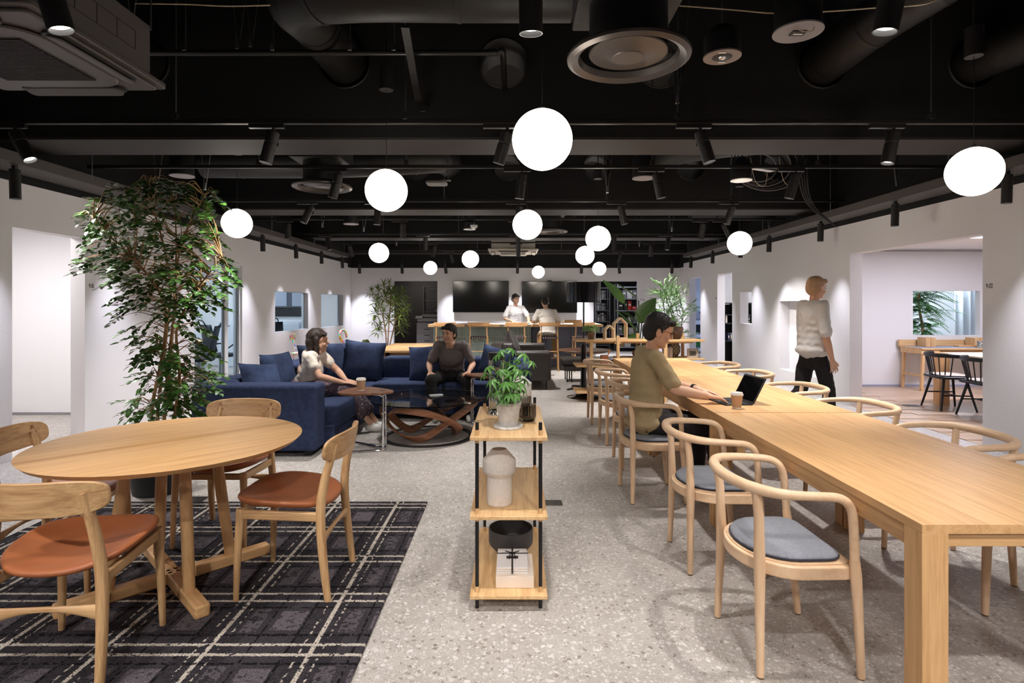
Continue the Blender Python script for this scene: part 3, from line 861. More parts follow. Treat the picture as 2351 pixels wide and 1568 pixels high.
for f in (0.15, 0.39, 0.6, 0.72):
    q = p0.lerp(p1, f)
    MB().cyl(q + Vector((0, 0, 0.02)), q + Vector((0, 0, 0.9)), 0.005, n=6).build('hanger_rod', M_STEEL, t)
    MB().box(q + Vector((0, 0, 0.03)), (0.03, 0.05, 0.05)).build('clamp', M_STEEL, t, bevel=0.004)

# braces: pairs of slanted rods with a zinc clip
def brace(p, label, s=1.0):
    t = thing('ceiling_brace', label, 'brace', p, 0, 'slanted zinc ceiling braces')
    MB().cyl((0, 0, 0), (-0.09 * s, 0.0, 0.95), 0.004, n=6).build('brace_rod', M_STEEL, t)
    MB().cyl((0.01, 0, 0), (0.13 * s, 0.02, 0.95), 0.004, n=6).build('brace_rod', M_STEEL, t)
    MB().box((0.005, -0.012, 0.02), (0.025, 0.02, 0.07)).build('brace_clip', M_STEEL, t, bevel=0.003)
for px, py, d, s in [(1552, 235, 4.25, 1), (545, 110, 3.95, 1.6), (575, 105, 3.95, 1.2), (1393, 440, 5.7, 1), (470, 433, 5.6, 1.2), (300, 60, 3.3, 1.3), (740, 520, 9.0, 0.8), (1541, 530, 9.05, 0.8), (1765, 525, 9.6, 1.2), (910, 563, 12.0, 0.8), (1467, 565, 12.0, 0.8), (835, 530, 9.0, 0.7), (2057, 425, 6.6, 1), (360, 430, 5.9, 2.2)]:
    q_ = at(px, py, d); brace(q_, 'pair of slanted zinc rods with a clip above ' + near('brace', q_.x, q_.y))

# cans: emergency lamp, speakers, detectors
def can(name, label, cat, p, r, h, plate, lens=False, flange=0.0):
    t = thing(name, label, cat, p)
    MB().lathe([(0, 0.01), (r * 0.96, 0.01), (r * 0.96, h * 0.7), (r * 0.6, h), (0, h)], n=28).build('housing', M_BLACK, t)
    MB().lathe([(0, 0), (r + flange, 0), (r + flange, 0.008), (0, 0.01)], n=28).build('face_plate', plate, t)
    if lens:
        MB().lathe([(0.02, -0.002), (r * 0.5, -0.002), (r * 0.55, 0.001)], n=24).build('trim_ring', M_ACD, t)
        MB().ball((0, 0, 0.0), (r * 0.22, r * 0.22, 0.012), 12, 6).build('lens', M_CHROME, t)
        for q in (-1, 1):
            MB().box((0.2 * r * q, 0.6 * r * q, -0.001), (r * 0.4, r * 0.12, 0.003)).build('sticker', M_WHITE, t)
    MB().cyl((0, 0, h), (0, 0, 3.905 - p.z), 0.006, n=6).build('hanger_rod', M_STEEL, t)
    return t
M_BROWNPL = mat('brown_plate', (120, 104, 96), 0.5)
M_GREYPL = mat('grey_plate', (128, 124, 126), 0.5)
can('emergency_lamp', 'black can emergency lamp with brown face and tiny lens', 'ceiling lamp', at(1658, 132, 3.1), 0.1, 0.16, M_BROWNPL, True)
sp = can('ceiling_speaker', 'black ceiling can with grey cut plate and hanging wire', 'speaker', at(1832, 75, 2.85), 0.115, 0.3, M_GREYPL, False, 0.004)
MB().box((0, 0, -0.003), (0.07, 0.05, 0.006)).build('socket', M_ACD, sp); MB().box((0, 0.0, -0.007), (0.045, 0.012, 0.004)).build('connector', M_WHITE, sp)
MB().tube(spline([(-0.05, -0.06, 0), (-0.02, -0.08, -0.03), (0.03, -0.08, -0.03), (0.05, -0.06, 0)], 5), 0.0025, 6).build('wire', mat('cream_wire', (190, 176, 150), 0.5), sp)
can('ceiling_speaker', 'black ceiling can with pale plate behind the first beam over the plant', 'speaker', at(418, 405, 5.95), 0.12, 0.3, M_GREYPL)
can('ceiling_speaker', 'black ceiling can with pale plate above the long table behind the first beam', 'speaker', at(1478, 410, 5.95), 0.12, 0.3, M_GREYPL)
can('smoke_detector', 'black can with bright face beside the white cover plate', 'detector', at(1702, 415, 5.7), 0.105, 0.22, M_WHITE)
can('ceiling_speaker', 'black ceiling can with pale plate near the second beam', 'speaker', at(806, 515, 9.0), 0.12, 0.2, M_GREYPL)
can('emergency_lamp', 'black can emergency lamp past the second beam', 'ceiling lamp', at(1078, 527, 9.2), 0.1, 0.16, M_GREYPL, True)
dome = thing('smoke_detector', 'small white dome smoke detector past the second beam', 'detector', at(1088, 520, 9.0))
MB().lathe([(0, -0.03), (0.035, -0.027), (0.058, -0.01), (0.06, 0.02), (0, 0.02)], n=20).build('dome', M_WHITE, dome); MB().cyl((0, 0, 0.02), (0, 0, 0.5), 0.006, n=6).build('hanger_rod', M_STEEL, dome)
ap = thing('access_point', 'flat dark wireless box hanging past the first beam', 'access point', at(1003, 424, 6.0))
MB().prism(rounded(0.22, 0.2, 0.05), 0, 0.03).build('case', mat('grey_case', (92, 88, 86), 0.4), ap, bevel=0.012, seg=3)
MB().box((0.09, 0, 0.045), (0.12, 0.03, 0.012)).build('mount', M_STEEL, ap); MB().cyl((0.12, 0, 0.04), (0.12, 0, 1.25), 0.005, n=6).build('hanger_rod', M_STEEL, ap)
pl = thing('cover_plate', 'white metal cover plate hanging among coiled cables', 'plate', at(1735, 388, 5.75))
MB().box((0, 0, 0), (0.36, 0.12, 0.006), (0.15, 0.12, 0.1)).build('plate', mat('lit_white', (225, 224, 226), 0.4), pl); MB().cyl((0.05, 0, 0), (0.05, 0, 0.7), 0.005, n=6).build('hanger_rod', M_STEEL, pl)
cb = thing('cable_coil', 'loose coil of black cables hanging over the long table', 'cable', at(1740, 385, 6.0))
for k in range(5):
    rr = 0.2 + 0.05 * k
    MB().tube([(math.cos(a) * rr + 0.04 * k, 0.03 * k, math.sin(a) * rr * 0.75 + 0.02 * k) for a in [2 * PI * q / 28 for q in range(28)]], 0.007, 6, closed=True).build('cable_loop', M_BLACK if k % 2 else mat('grey_cable', (96, 94, 98), 0.4), cb)
for k in range(4):
    MB().tube(spline([(0.5 + 0.03 * k, 0.1, 0.5), (0.48 + 0.03 * k, 0.1, 0.0), (0.6 + 0.02 * k, 0.15, -0.35), (0.95, 0.2, -0.6)], 6), 0.007, 6).build('cable_drop', M_BLACK, cb)
for k in range(2):
    MB().tube(spline([(-0.1 + 0.3 * k, -0.05, 0.1), (-0.05 + 0.3 * k, -0.05, -0.15), (0.05 + 0.3 * k, -0.05, -0.2), (0.08 + 0.3 * k, -0.05, -0.05)], 5), 0.003, 6).build('thin_wire', mat('cream_wire'), cb)
cw = MB().tube(spline([at(1545, 12, 3.0), at(1600, 16, 3.0), at(1700, 24, 3.0), at(1780, 30, 3.0), at(1900, 26, 3.0), at(2010, 18, 3.0), at(2120, 10, 3.0), at(2170, -12, 3.0)], 6), 0.004, 6).build('ceiling_wire', mat('cream_wire'))
tag(cw, 'thin cream wire sagging across the ceiling past the black cans', 'wire')
cw = MB().tube(spline([at(310, 8, 3.2), at(430, 10, 3.2), at(520, 14, 3.2), at(620, 12, 3.2)], 6), 0.004, 6).build('ceiling_wire', mat('cream_wire'))
tag(cw, 'thin cream wire sagging beside the dark cassette', 'wire')
sb = thing('steel_brace_bar', 'dark flat steel bar slanting down from the duct to the beam', 'brace')
MB().bar(at(930, 60, 3.4), at(960, 230, 4.5), 0.05, 0.02).build('bar', M_DUCT, sb)
MB().box(at(972, 250, 4.55), (0.05, 0.05, 0.06)).build('bar_foot', M_BLACK, sb, bevel=0.004)
# ================================================================== FOREGROUND FURNITURE
# ---- plaid rug
def plaid():
    m = bpy.data.materials.new('plaid_rug'); m.use_nodes = True
    nt = m.node_tree; N, L = nt.nodes.new, nt.links.new
    b = nt.nodes['Principled BSDF']; b.inputs['Roughness'].default_value = 0.95; b.inputs['Specular IOR Level'].default_value = 0.1
    tc = N('ShaderNodeTexCoord')
    wob = N('ShaderNodeTexNoise'); wob.inputs['Scale'].default_value = 210; wob.inputs['Detail'].default_value = 3
    L(tc.outputs['Object'], wob.inputs['Vector'])
    wv = N('ShaderNodeVectorMath'); wv.operation = 'MULTIPLY_ADD'; wv.inputs[1].default_value = (0.018, 0.018, 0)
    L(wob.outputs['Color'], wv.inputs[0]); L(tc.outputs['Object'], wv.inputs[2])
    sep = N('ShaderNodeSeparateXYZ'); L(wv.outputs[0], sep.inputs[0])
    def M(op, a, bb=None, c=None):
        n = N('ShaderNodeMath'); n.operation = op
        for i, q in enumerate((a, bb, c)):
            if q is None: continue
            if isinstance(q, (int, float)): n.inputs[i].default_value = q
            else: L(q, n.inputs[i])
        return n.outputs[0]
    def line(src, period, off, half):
        f = M('FRACT', M('DIVIDE', M('ADD', src, 40.0 * period + off), period))
        return M('LESS_THAN', M('ABSOLUTE', M('SUBTRACT', f, 0.5)), half / period)
    def band(src, period, off, half):
        return line(src, period, off, half)
    def mix(fac, a, bcol):
        n = N('ShaderNodeMix'); n.data_type = 'RGBA'
        L(fac, n.inputs['Factor'])
        if isinstance(a, tuple): n.inputs['A'].default_value = (*lin(a), 1)
        else: L(a, n.inputs['A'])
        if isinstance(bcol, tuple): n.inputs['B'].default_value = (*lin(bcol), 1)
        else: L(bcol, n.inputs['B'])
        return n.outputs['Result']
    X, Y = sep.outputs[0], sep.outputs[1]
    big = N('ShaderNodeTexNoise'); big.inputs['Scale'].default_value = 160; big.inputs['Detail'].default_value = 2
    L(tc.outputs['Object'], big.inputs['Vector'])
    PX, PY, OX, OY = 0.42, 0.405, 0.037, 0.3525
    gt = lambda src, v: M('GREATER_THAN', src, v)
    med = N('ShaderNodeTexNoise'); med.inputs['Scale'].default_value = 48; med.inputs['Detail'].default_value = 4
    L(tc.outputs['Object'], med.inputs['Vector'])
    col = (54, 50, 54)
    bx = band(X, PX, OX - 0.21, 0.11); by = band(Y, PY, OY - 0.2, 0.1)
    sq = M('MULTIPLY', band(X, PX, OX - 0.25, 0.06), band(Y, PY, OY - 0.21, 0.075))
    col = mix(bx, col, (68, 63, 68)); col = mix(M('MULTIPLY', by, gt(med.outputs['Fac'], 0.47)), col, (64, 59, 63)); col = mix(M('MULTIPLY', sq, gt(med.outputs['Fac'], 0.4)), col, (106, 99, 104))
    sq2 = M('MULTIPLY', M('MULTIPLY', band(X, PX, OX - 0.1, 0.035), band(Y, PY, OY - 0.21, 0.09)), gt(med.outputs['Fac'], 0.46))
    col = mix(sq2, col, (96, 90, 94))
    dk = M('MAXIMUM', M('MAXIMUM', line(X, PX, OX - 0.165, 0.0045), line(X, PX, OX + 0.1, 0.006)), M('MAXIMUM', line(Y, PY, OY + 0.09, 0.006), line(Y, PY, OY - 0.1, 0.008)))
    dk = M('MULTIPLY', dk, gt(med.outputs['Fac'], 0.45))
    col = mix(dk, col, (24, 21, 25))
    cr = M('MAXIMUM', M('MAXIMUM', line(X, PX, OX, 0.0095), M('MULTIPLY', M('MAXIMUM', line(X, PX, OX - 0.04, 0.004), line(X, PX, OX + 0.045, 0.004)), gt(med.outputs['Fac'], 0.52))),
           M('MAXIMUM', line(Y, PY, OY + 0.033, 0.0085), line(Y, PY, OY - 0.033, 0.0085)))
    cr = M('MULTIPLY', cr, gt(med.outputs['Fac'], 0.39))
    col = mix(cr, col, (206, 196, 182))
    sp = N('ShaderNodeMix'); sp.data_type = 'RGBA'; sp.blend_type = 'MULTIPLY'; sp.inputs['Factor'].default_value = 0.75
    rp = N('ShaderNodeValToRGB'); rp.color_ramp.elements[0].position = 0.3; rp.color_ramp.elements[0].color = (0.3, 0.3, 0.3, 1); rp.color_ramp.elements[1].position = 0.62
    L(big.outputs['Fac'], rp.inputs['Fac']); L(col, sp.inputs['A']); L(rp.outputs['Color'], sp.inputs['B'])
    L(sp.outputs['Result'], b.inputs['Base Color'])
    bn = N('ShaderNodeBump'); bn.inputs['Strength'].default_value = 0.9; bn.inputs['Distance'].default_value = 0.012
    L(big.outputs['Fac'], bn.inputs['Height']); L(bn.outputs[0], b.inputs['Normal'])
    return m
rug = MB().prism(rounded(2.42, 3.1, 0.01), 0, 0.014).build('plaid_rug', plaid(), bevel=0.006, loc=(-1.81, 2.43, 0.0))
tag(rug, 'dark purple plaid rug with cream lines under the round table', 'rug')

# ---- round oak table
RT = (-1.70, 2.83)
ZR = 0.014
t = thing('round_table', 'round oak table with a cross-shaped trestle base', 'table', (RT[0], RT[1], ZR), math.radians(45))
R = 0.605
edges = [-R, -0.40, -0.2, -0.03, 0.03, 0.2, 0.4, R]
for a, b in zip(edges, edges[1:]):
    n = 14; poly = []
    for i in range(n + 1):
        y = a + (b - a) * i / n; poly.append((math.sqrt(max(R * R - y * y, 0)), y))
    for i in range(n, -1, -1):
        y = a + (b - a) * i / n; poly.append((-math.sqrt(max(R * R - y * y, 0)), y))
    pp = [poly[0]]
    for q in poly[1:]:
        if (Vector(q) - Vector(pp[-1])).length > 1e-4: pp.append(q)
    if (Vector(pp[0]) - Vector(pp[-1])).length < 1e-4: pp.pop()
    mb = MB().prism(pp, 0.684, 0.706)
    # under-chamfer
    for v in mb.v:
        if v.z < 0.69:
            r = math.hypot(v.x, v.y)
            if r > R - 0.004: v.x *= (R - 0.022) / r; v.y *= (R - 0.022) / r if abs(v.y) > 1e-6 else 1
    mb.build('top_board', oak('x') if b - a > 0.1 else wood('oak_dark', (206, 156, 100), (184, 136, 84), 'x'), t, smooth=20)
for k in range(4):
    a = k * PI / 2
    M4 = Matrix.Rotation(a, 4, 'Z')
    MB().prism([(0, -0.032), (0.46, -0.032), (0.47, -0.026), (0.47, 0.026), (0.46, 0.032), (0, 0.032)], 0.0, 0.055, M4).build('foot_beam', oak('x' if k % 2 == 0 else 'y'), t, bevel=0.008, seg=3)
    MB().tube([M4 @ Vector((0.27, 0, 0.05)), M4 @ Vector((0.225, 0, 0.4)), M4 @ Vector((0.19, 0, 0.684))], [0.026, 0.0275, 0.025], 18).build('leg', oak('z'), t)
MB().box((0, 0, 0.672), (0.5, 0.07, 0.024)).box((0, 0, 0.6721), (0.07, 0.5, 0.0235)).build('sub_frame', oak('x'), t, bevel=0.004)

# ---- oak side chairs with leather seats (facing +Y locally)
M_LEATHER = mat('tan_leather', (152, 88, 52), 0.42, bump=(220, 0.12), two=((164, 98, 60), 9))
M_INLAY = wood('inlay', (150, 102, 64), (124, 80, 48), 'z')
def oak_chair(label, loc, rz):
    t = thing('dining_chair', label, 'chair', loc, rz, 'oak chairs round the table')
    for s in (-1, 1):
        MB().tube([(s * 0.205, 0.205, 0), (s * 0.2, 0.2, 0.2), (s * 0.192, 0.19, 0.41), (s * 0.19, 0.188, 0.425)], [0.0125, 0.0165, 0.021, 0.019], 12).build('front_leg', oakchair('z'), t)
        P = spline([(s * 0.205, -0.225, 0), (s * 0.2, -0.2, 0.2), (s * 0.19, -0.185, 0.4), (s * 0.178, -0.2, 0.55), (s * 0.168, -0.236, 0.68), (s * 0.166, -0.252, 0.725)], 4)
        MB().tube(P, [0.013 + 0.009 * math.sin(PI * min(i / (len(P) - 1) * 0.95 + 0.1, 1)) for i in range(len(P))], 12).build('rear_leg', oakchair('z'), t)
        MB().bar((s * 0.19, -0.185, 0.385), (s * 0.192, 0.19, 0.4), 0.022, 0.042).build('side_rail', oakchair('y'), t, bevel=0.005)
    MB().bar((-0.19, 0.185, 0.4), (0.19, 0.185, 0.4), 0.02, 0.035).build('front_rail', oakchair('x'), t, bevel=0.005)
    # bowed rear stretcher
    st = MB()
    def fs(u, v):
        x = -0.195 + 0.39 * u
        hh = 0.010 + 0.022 * abs(2 * u - 1) ** 2
        a = v * 2 * PI
        return Vector((x, -0.196 + 0.010 * math.cos(a), 0.27 + 0.0 * u - 0.02 * (1 - (2 * u - 1) ** 2) * -1 + hh * math.sin(a)))
    st.sheet(fs, 16, 10)
    st.build('stretcher', oakchair('x'), t)
    # curved back rest: rounded board bent on an arc
    bk = MB()
    def outline(n=44):
        w, h = 0.5, 0.13
        o = []
        for i in range(n):
            a = 2 * PI * i / n
            c, s_ = math.cos(a), math.sin(a)
            e = 0.5
            o.append((w / 2 * math.copysign(abs(c) ** e, c), h / 2 * math.copysign(abs(s_) ** 0.62, s_)))
        return o
    o = outline()
    nr = 5
    rows = []
    for off in (0.0, 0.017):
        for k in range(nr + 1):
            f = k / nr
            rows.append([(x * f, z * f, off) for x, z in o])
    def place(x, z, off):
        # arc in plan, concave to the front
        Rr = 0.48
        a = x / Rr
        y = -0.285 + (1 - math.cos(a)) * Rr
        return Vector((math.sin(a) * Rr - math.sin(a) * off * -1 * 0, y + off * math.cos(a), 0.705 + z + 0.03 * 0 + z * 0.0))
    vs = []; fs_ = []
    n = len(o)
    for row in rows:
        for x, z, off in row:
            edge = 0.0
            vs.append(place(x, z, off) + Vector((0, -0.35 * z * 0.5, 0)))
    for sidx in (0, 1):
        base = sidx * (nr + 1)
        for k in range(nr):
            for j in range(n):
                a = (base + k) * n + j; b2 = (base + k) * n + (j + 1) % n; c2 = (base + k + 1) * n + (j + 1) % n; d2 = (base + k + 1) * n + j
                fs_.append((a, b2, c2, d2))
    for j in range(n):
        a = nr * n + j; b2 = nr * n + (j + 1) % n
        c2 = (2 * nr + 1) * n + (j + 1) % n; d2 = (2 * nr + 1) * n + j
        fs_.append((a, b2, c2, d2))
    bk._add(vs, fs_)
    br = bk.build('backrest', oakchair('x'), t, bevel=0.004, smooth=50)
    for s in (-1, 1):
        q = place(s * 0.165, 0, 0.0185)
        Mz = Matrix.Translation(q + Vector((0, 0, 0))) @ Matrix.Rotation(-s * 0.165 / 0.48 * -1, 4, 'Z') @ Matrix.Rotation(0.17, 4, 'X')
        MB().box((0, 0, 0), (0.013, 0.005, 0.085)).box((0, 0, 0.004), (0.036, 0.005, 0.012)).xf(Mz).build('inlay', M_INLAY, br)
    # leather seat: rounded triangle, dished
    so = []
    ns = 40
    for i in range(ns):
        a = 2 * PI * i / ns
        c, s_ = math.cos(a), math.sin(a)
        w = 0.238 + 0.012 * s_
        so.append((w * math.copysign(abs(c) ** 0.72, c), 0.02 + 0.232 * math.copysign(abs(s_) ** 0.8, s_)))
    se = MB(); vs = []; fs_ = []
    prof = [(0.0, 0.43), (0.55, 0.433), (0.85, 0.446), (0.96, 0.45), (1.0, 0.44), (0.985, 0.425), (0.9, 0.412), (0.5, 0.402), (0.0, 0.4)]
    for f, z in prof:
        for x, y in so:
            dz = 0.02 * (y / 0.23) * f if z > 0.42 else 0.012 * (y / 0.23) * f
            vs.append(Vector((x * f, 0.02 + (y - 0.02) * f, z + dz + 0.028 * (abs(x * f) / 0.24) ** 2)))
    for k in range(len(prof) - 1):
        for j in range(ns):
            fs_.append((k * ns + j, k * ns + (j + 1) % ns, (k + 1) * ns + (j + 1) % ns, (k + 1) * ns + j))
    se._add(vs, fs_)
    se.build('seat', M_LEATHER, t, smooth=70, sub=1)
    return t
c0 = oak_chair('oak dining chair with tan leather seat, its back to the viewer', (-1.70, 2.225, ZR), math.radians(5))
copy_tree(c0, (-1.09, 2.85, ZR), math.radians(90), 'oak dining chair with tan leather seat between the round table and the floor aisle')
copy_tree(c0, (-1.73, 3.42, ZR), math.radians(180), 'oak dining chair with tan leather seat between the round table and the sofa')
copy_tree(c0, (-2.27, 2.87, ZR), math.radians(-80), 'oak dining chair with tan leather seat on the corridor side of the round table')

# ---- floor outlets
def outlet(p, label):
    o = thing('floor_outlet', label, 'floor outlet', p)
    MB().box((0, 0, 0.003), (0.12, 0.1, 0.006)).build('plate', mat('outlet_grey', (74, 70, 66), 0.4, metal=0.5), o, bevel=0.002)
    MB().box((0.025, 0.01, 0.0065), (0.05, 0.06, 0.001)).build('lid', mat('outlet_dark', (48, 45, 43), 0.4), o)
    MB().cyl((0.035, -0.02, 0.006), (0.035, -0.02, 0.008), 0.006, n=10).build('screw', M_STEEL, o)
outlet(gnd(1271, 1155), 'grey metal floor outlet plate beside the small shelf')
outlet(gnd(452, 1147) , 'grey metal floor outlet plate beside the black plant pot')

# ---- three tier shelf
SX0, SX1, SY0, SY1 = -0.197, 0.157, 2.57, 3.35
scx, scy = (SX0 + SX1) / 2, (SY0 + SY1) / 2
sw, sd = SX1 - SX0, SY1 - SY0
t = thing('shelf_unit', 'narrow three-tier wooden shelf with black posts', 'shelf', (scx, scy, 0))
ZS = (0.058, 0.418, 0.778)
for z in ZS:
    MB().box((0, 0, z + 0.0085), (sw, sd, 0.017)).build('shelf_board', pine('y'), t, bevel=0.002)
for sx in (-1, 1):
    for sy in (-1, 1):
        x, y = sx * (sw / 2 - 0.031), sy * (sd / 2 - 0.04)
        p = MB()
        for a, b in ((0, 0.04), (0.1, 0.4), (0.46, 0.76), (0.82, 0.855)):
            p.cyl((x, y, a), (x, y, b), 0.0088, n=14)
        q = p.build('post', M_BLACK, t, bevel=0.0015)
        for a, b in ((0.04, 0.058), (0.0755, 0.1), (0.4, 0.418), (0.4355, 0.46), (0.76, 0.778), (0.7955, 0.82)):
            MB().cyl((x, y, a), (x, y, b), 0.0092, n=14).build('wood_collar', pine('z'), q)
ZTOP = 0.795
# beige ceramic vase on the middle tier
M_BEIGE = mat('speckled_ceramic', (222, 213, 203), 0.75, two=((208, 198, 187), 160))
pv = at(1146, 1164, 2.72)
v = thing('ceramic_vase', 'stepped beige ceramic vase on the middle tier', 'vase', (pv.x, 2.74, 0.435))
MB().lathe([(0, 0), (0.056, 0), (0.06, 0.006), (0.06, 0.135), (0.064, 0.142), (0.077, 0.156), (0.08, 0.165), (0.08, 0.21), (0.078, 0.216), (0.043, 0.256), (0.037, 0.264), (0.031, 0.264), (0.03, 0.25), (0.03, 0.2), (0, 0.19)], n=40).build('vase_body', M_BEIGE, v, smooth=28)
# dark bowl on the bottom tier
v = thing('dark_bowl', 'wide charcoal bowl on the bottom tier behind the books', 'bowl', (-0.012, 3.02, ZS[0] + 0.017))
MB().lathe([(0, 0), (0.065, 0), (0.072, 0.01), (0.112, 0.05), (0.118, 0.065), (0.118, 0.135), (0.112, 0.136), (0.11, 0.06), (0.06, 0.012), (0, 0.012)], n=40).build('bowl_body', mat('charcoal_ceramic', (66, 64, 64), 0.6), v)
# book block, magazines with ribbon
M_CREAM = mat('cream_paper', (238, 222, 206), 0.7)
bk = thing('book_block', 'thick cream paper-wrapped book lying on the bottom tier', 'book', (0.008, 2.76, ZS[0] + 0.017))
MB().box((0, 0, 0.028), (0.178, 0.24, 0.056)).build('cover', M_CREAM, bk, bevel=0.002)
zt = ZS[0] + 0.017 + 0.056
LB = ['lowest grey-white booklet of the ribboned bundle', 'middle white booklet of the ribboned bundle', 'top white booklet of the ribboned bundle with a small dark print']
for k in range(3):
    o = thing('booklet', LB[k], 'booklet', (0.0 - 0.002 * k, 2.765, zt + 0.0105 * k), math.radians(-2 + k), 'ribboned booklets')
    MB().box((0, 0, 0.005), (0.146, 0.205, 0.009)).build('cover', mat('booklet_white', (228, 224, 222), 0.5), o, bevel=0.001)
    MB().box((0, -0.1015, 0.005), (0.138, 0.003, 0.006)).build('pages', M_CREAM, o)
    if k == 2:
        MB().box((0, 0.005, 0.0098), (0.058, 0.03, 0.0005)).build('print', mat('dark_print', (60, 56, 56), 0.6), o)
zr = zt + 0.032
rb = thing('ribbon', 'black ribbon tied in a bow round the booklets', 'ribbon', (-0.004, 2.765, zr))
M_RIB = mat('black_ribbon', (25, 22, 22), 0.6)
MB().box((0, 0, 0.001), (0.007, 0.214, 0.0015)).box((0, 0.045, 0.0012), (0.156, 0.006, 0.0014)).build('band', M_RIB, rb)
MB().box((0, -0.107, -0.014), (0.007, 0.0015, 0.03)).build('band_front', M_RIB, rb)
for s in (-1, 1):
    MB().tube(spline([(0, 0.045, 0.003), (s * 0.02, 0.035, 0.012), (s * 0.034, 0.05, 0.01), (s * 0.02, 0.055, 0.004), (0, 0.045, 0.003)], 4), 0.0022, 6).build('bow_loop', M_RIB, rb)
    MB().tube(spline([(0, 0.045, 0.003), (s * 0.012, 0.02, 0.005), (s * 0.016, -0.02, 0.002)], 4), 0.002, 6).build('bow_tail', M_RIB, rb)
# small smoked ribbed glasses, glass tube, lantern on the top
M_SMOKE = mat('smoked_glass', (198, 195, 190), 0.02, trans=1.0, ior=1.35)
def ribbed(label, p, h, r, n=18):
    o = thing('ribbed_glass', label, 'glass', p, 0, 'smoked ribbed glasses')
    mb = MB(); vs = []; fs = []
    rows = [(0.72, 0), (0.9, 0.008), (1, 0.03), (0.97, h), (0.92, h), (0.93, 0.02), (0, 0.012)]
    nn = n * 4
    for f, z in rows:
        for j in range(nn):
            a = 2 * PI * j / nn
            k = r * f * (1 + (0.045 * math.cos(a * n) if f > 0.94 else 0))
            vs.append((k * math.cos(a), k * math.sin(a), z))
    for i in range(len(rows) - 1):
        for j in range(nn):
            fs.append((i * nn + j, i * nn + (j + 1) % nn, (i + 1) * nn + (j + 1) % nn, (i + 1) * nn + j))
    mb._add(vs, fs).build('glass_body', M_SMOKE, o, smooth=60)
ribbed('smoked ribbed glass tumbler at the front of the pair', (0.075, 2.93, ZTOP), 0.085, 0.042)
ribbed('slightly taller smoked ribbed glass behind the other', (0.062, 3.03, ZTOP), 0.11, 0.036)
v = thing('glass_tube', 'tall clear glass tube with a black lid on the shelf top', 'glass tube', (-0.092, 3.1, ZTOP))
MB().lathe([(0, 0), (0.045, 0), (0.045, 0.012), (0.043, 0.02), (0.043, 0.3), (0.04, 0.3), (0.04, 0.02), (0, 0.016)], n=28).build('tube', M_GLASS, v)
MB().lathe([(0, 0.3), (0.046, 0.3), (0.046, 0.34), (0, 0.342)], n=28).build('lid', M_BLACK, v, bevel=0.002)
MB().lathe([(0, -0.0), (0.05, 0.0), (0.05, 0.006), (0, 0.007)], n=28).build('foot_ring', M_CHROME, v)
v = thing('white_canister', 'white cylindrical canister with a cone lid on the shelf top', 'canister', (0.045, 3.22, ZTOP))
MB().lathe([(0, 0), (0.058, 0), (0.06, 0.003), (0.06, 0.15), (0.0605, 0.152), (0, 0.152)], n=32).build('body', mat('warm_white', (236, 230, 224), 0.5), v)
MB().lathe([(0.0605, 0.153), (0.0605, 0.158), (0.022, 0.19), (0.018, 0.196), (0, 0.197)], n=32).build('cone_lid', mat('warm_white'), v)

# ---- three oak tables in a row
TX0, TX1, ZTB = 1.26, 2.15, 0.72
TY = [(1.744, 3.545), (3.555, 5.325), (5.335, 7.1)]
TN = ['oak table with square legs at the open end of the long row', 'oak table in the middle of the long row, carrying the laptop', 'oak table at the shelf end of the long row']
for (y0, y1), lab in zip(TY, TN):
    t = thing('long_table', lab, 'table', ((TX0 + TX1) / 2, y0, 0), 0, 'oak tables in a row')
    hw, L_ = (TX1 - TX0) / 2, y1 - y0
    nb = 9
    ws = [random.uniform(0.85, 1.15) for _ in range(nb)]; tot = sum(ws); x = -hw
    for w_ in ws:
        ww = 2 * hw * w_ / tot
        MB().box2((x, 0, ZTB - 0.028), (x + ww - 0.0004, L_, ZTB)).build('top_board', oak('y'), t, smooth=0)
        x += ww
    g = 0.082
    for sx in (-1, 1):
        for yy in (g / 2, L_ - g / 2):
            MB().box((sx * (hw - g / 2), yy, (ZTB - 0.028) / 2), (g, g, ZTB - 0.028)).build('leg', oak('z'), t, bevel=0.002)
        MB().box2((sx * (hw - 0.003), g, ZTB - 0.092), (sx * (hw - 0.028), L_ - g, ZTB - 0.028)).build('side_apron', oak('y'), t, bevel=0.002)
    for yy in (0.03, L_ - 0.03):
        MB().box2((-hw + g, yy - 0.012, ZTB - 0.075), (hw - g, yy + 0.012, ZTB - 0.028)).build('end_apron', oak('x'), t, bevel=0.002)

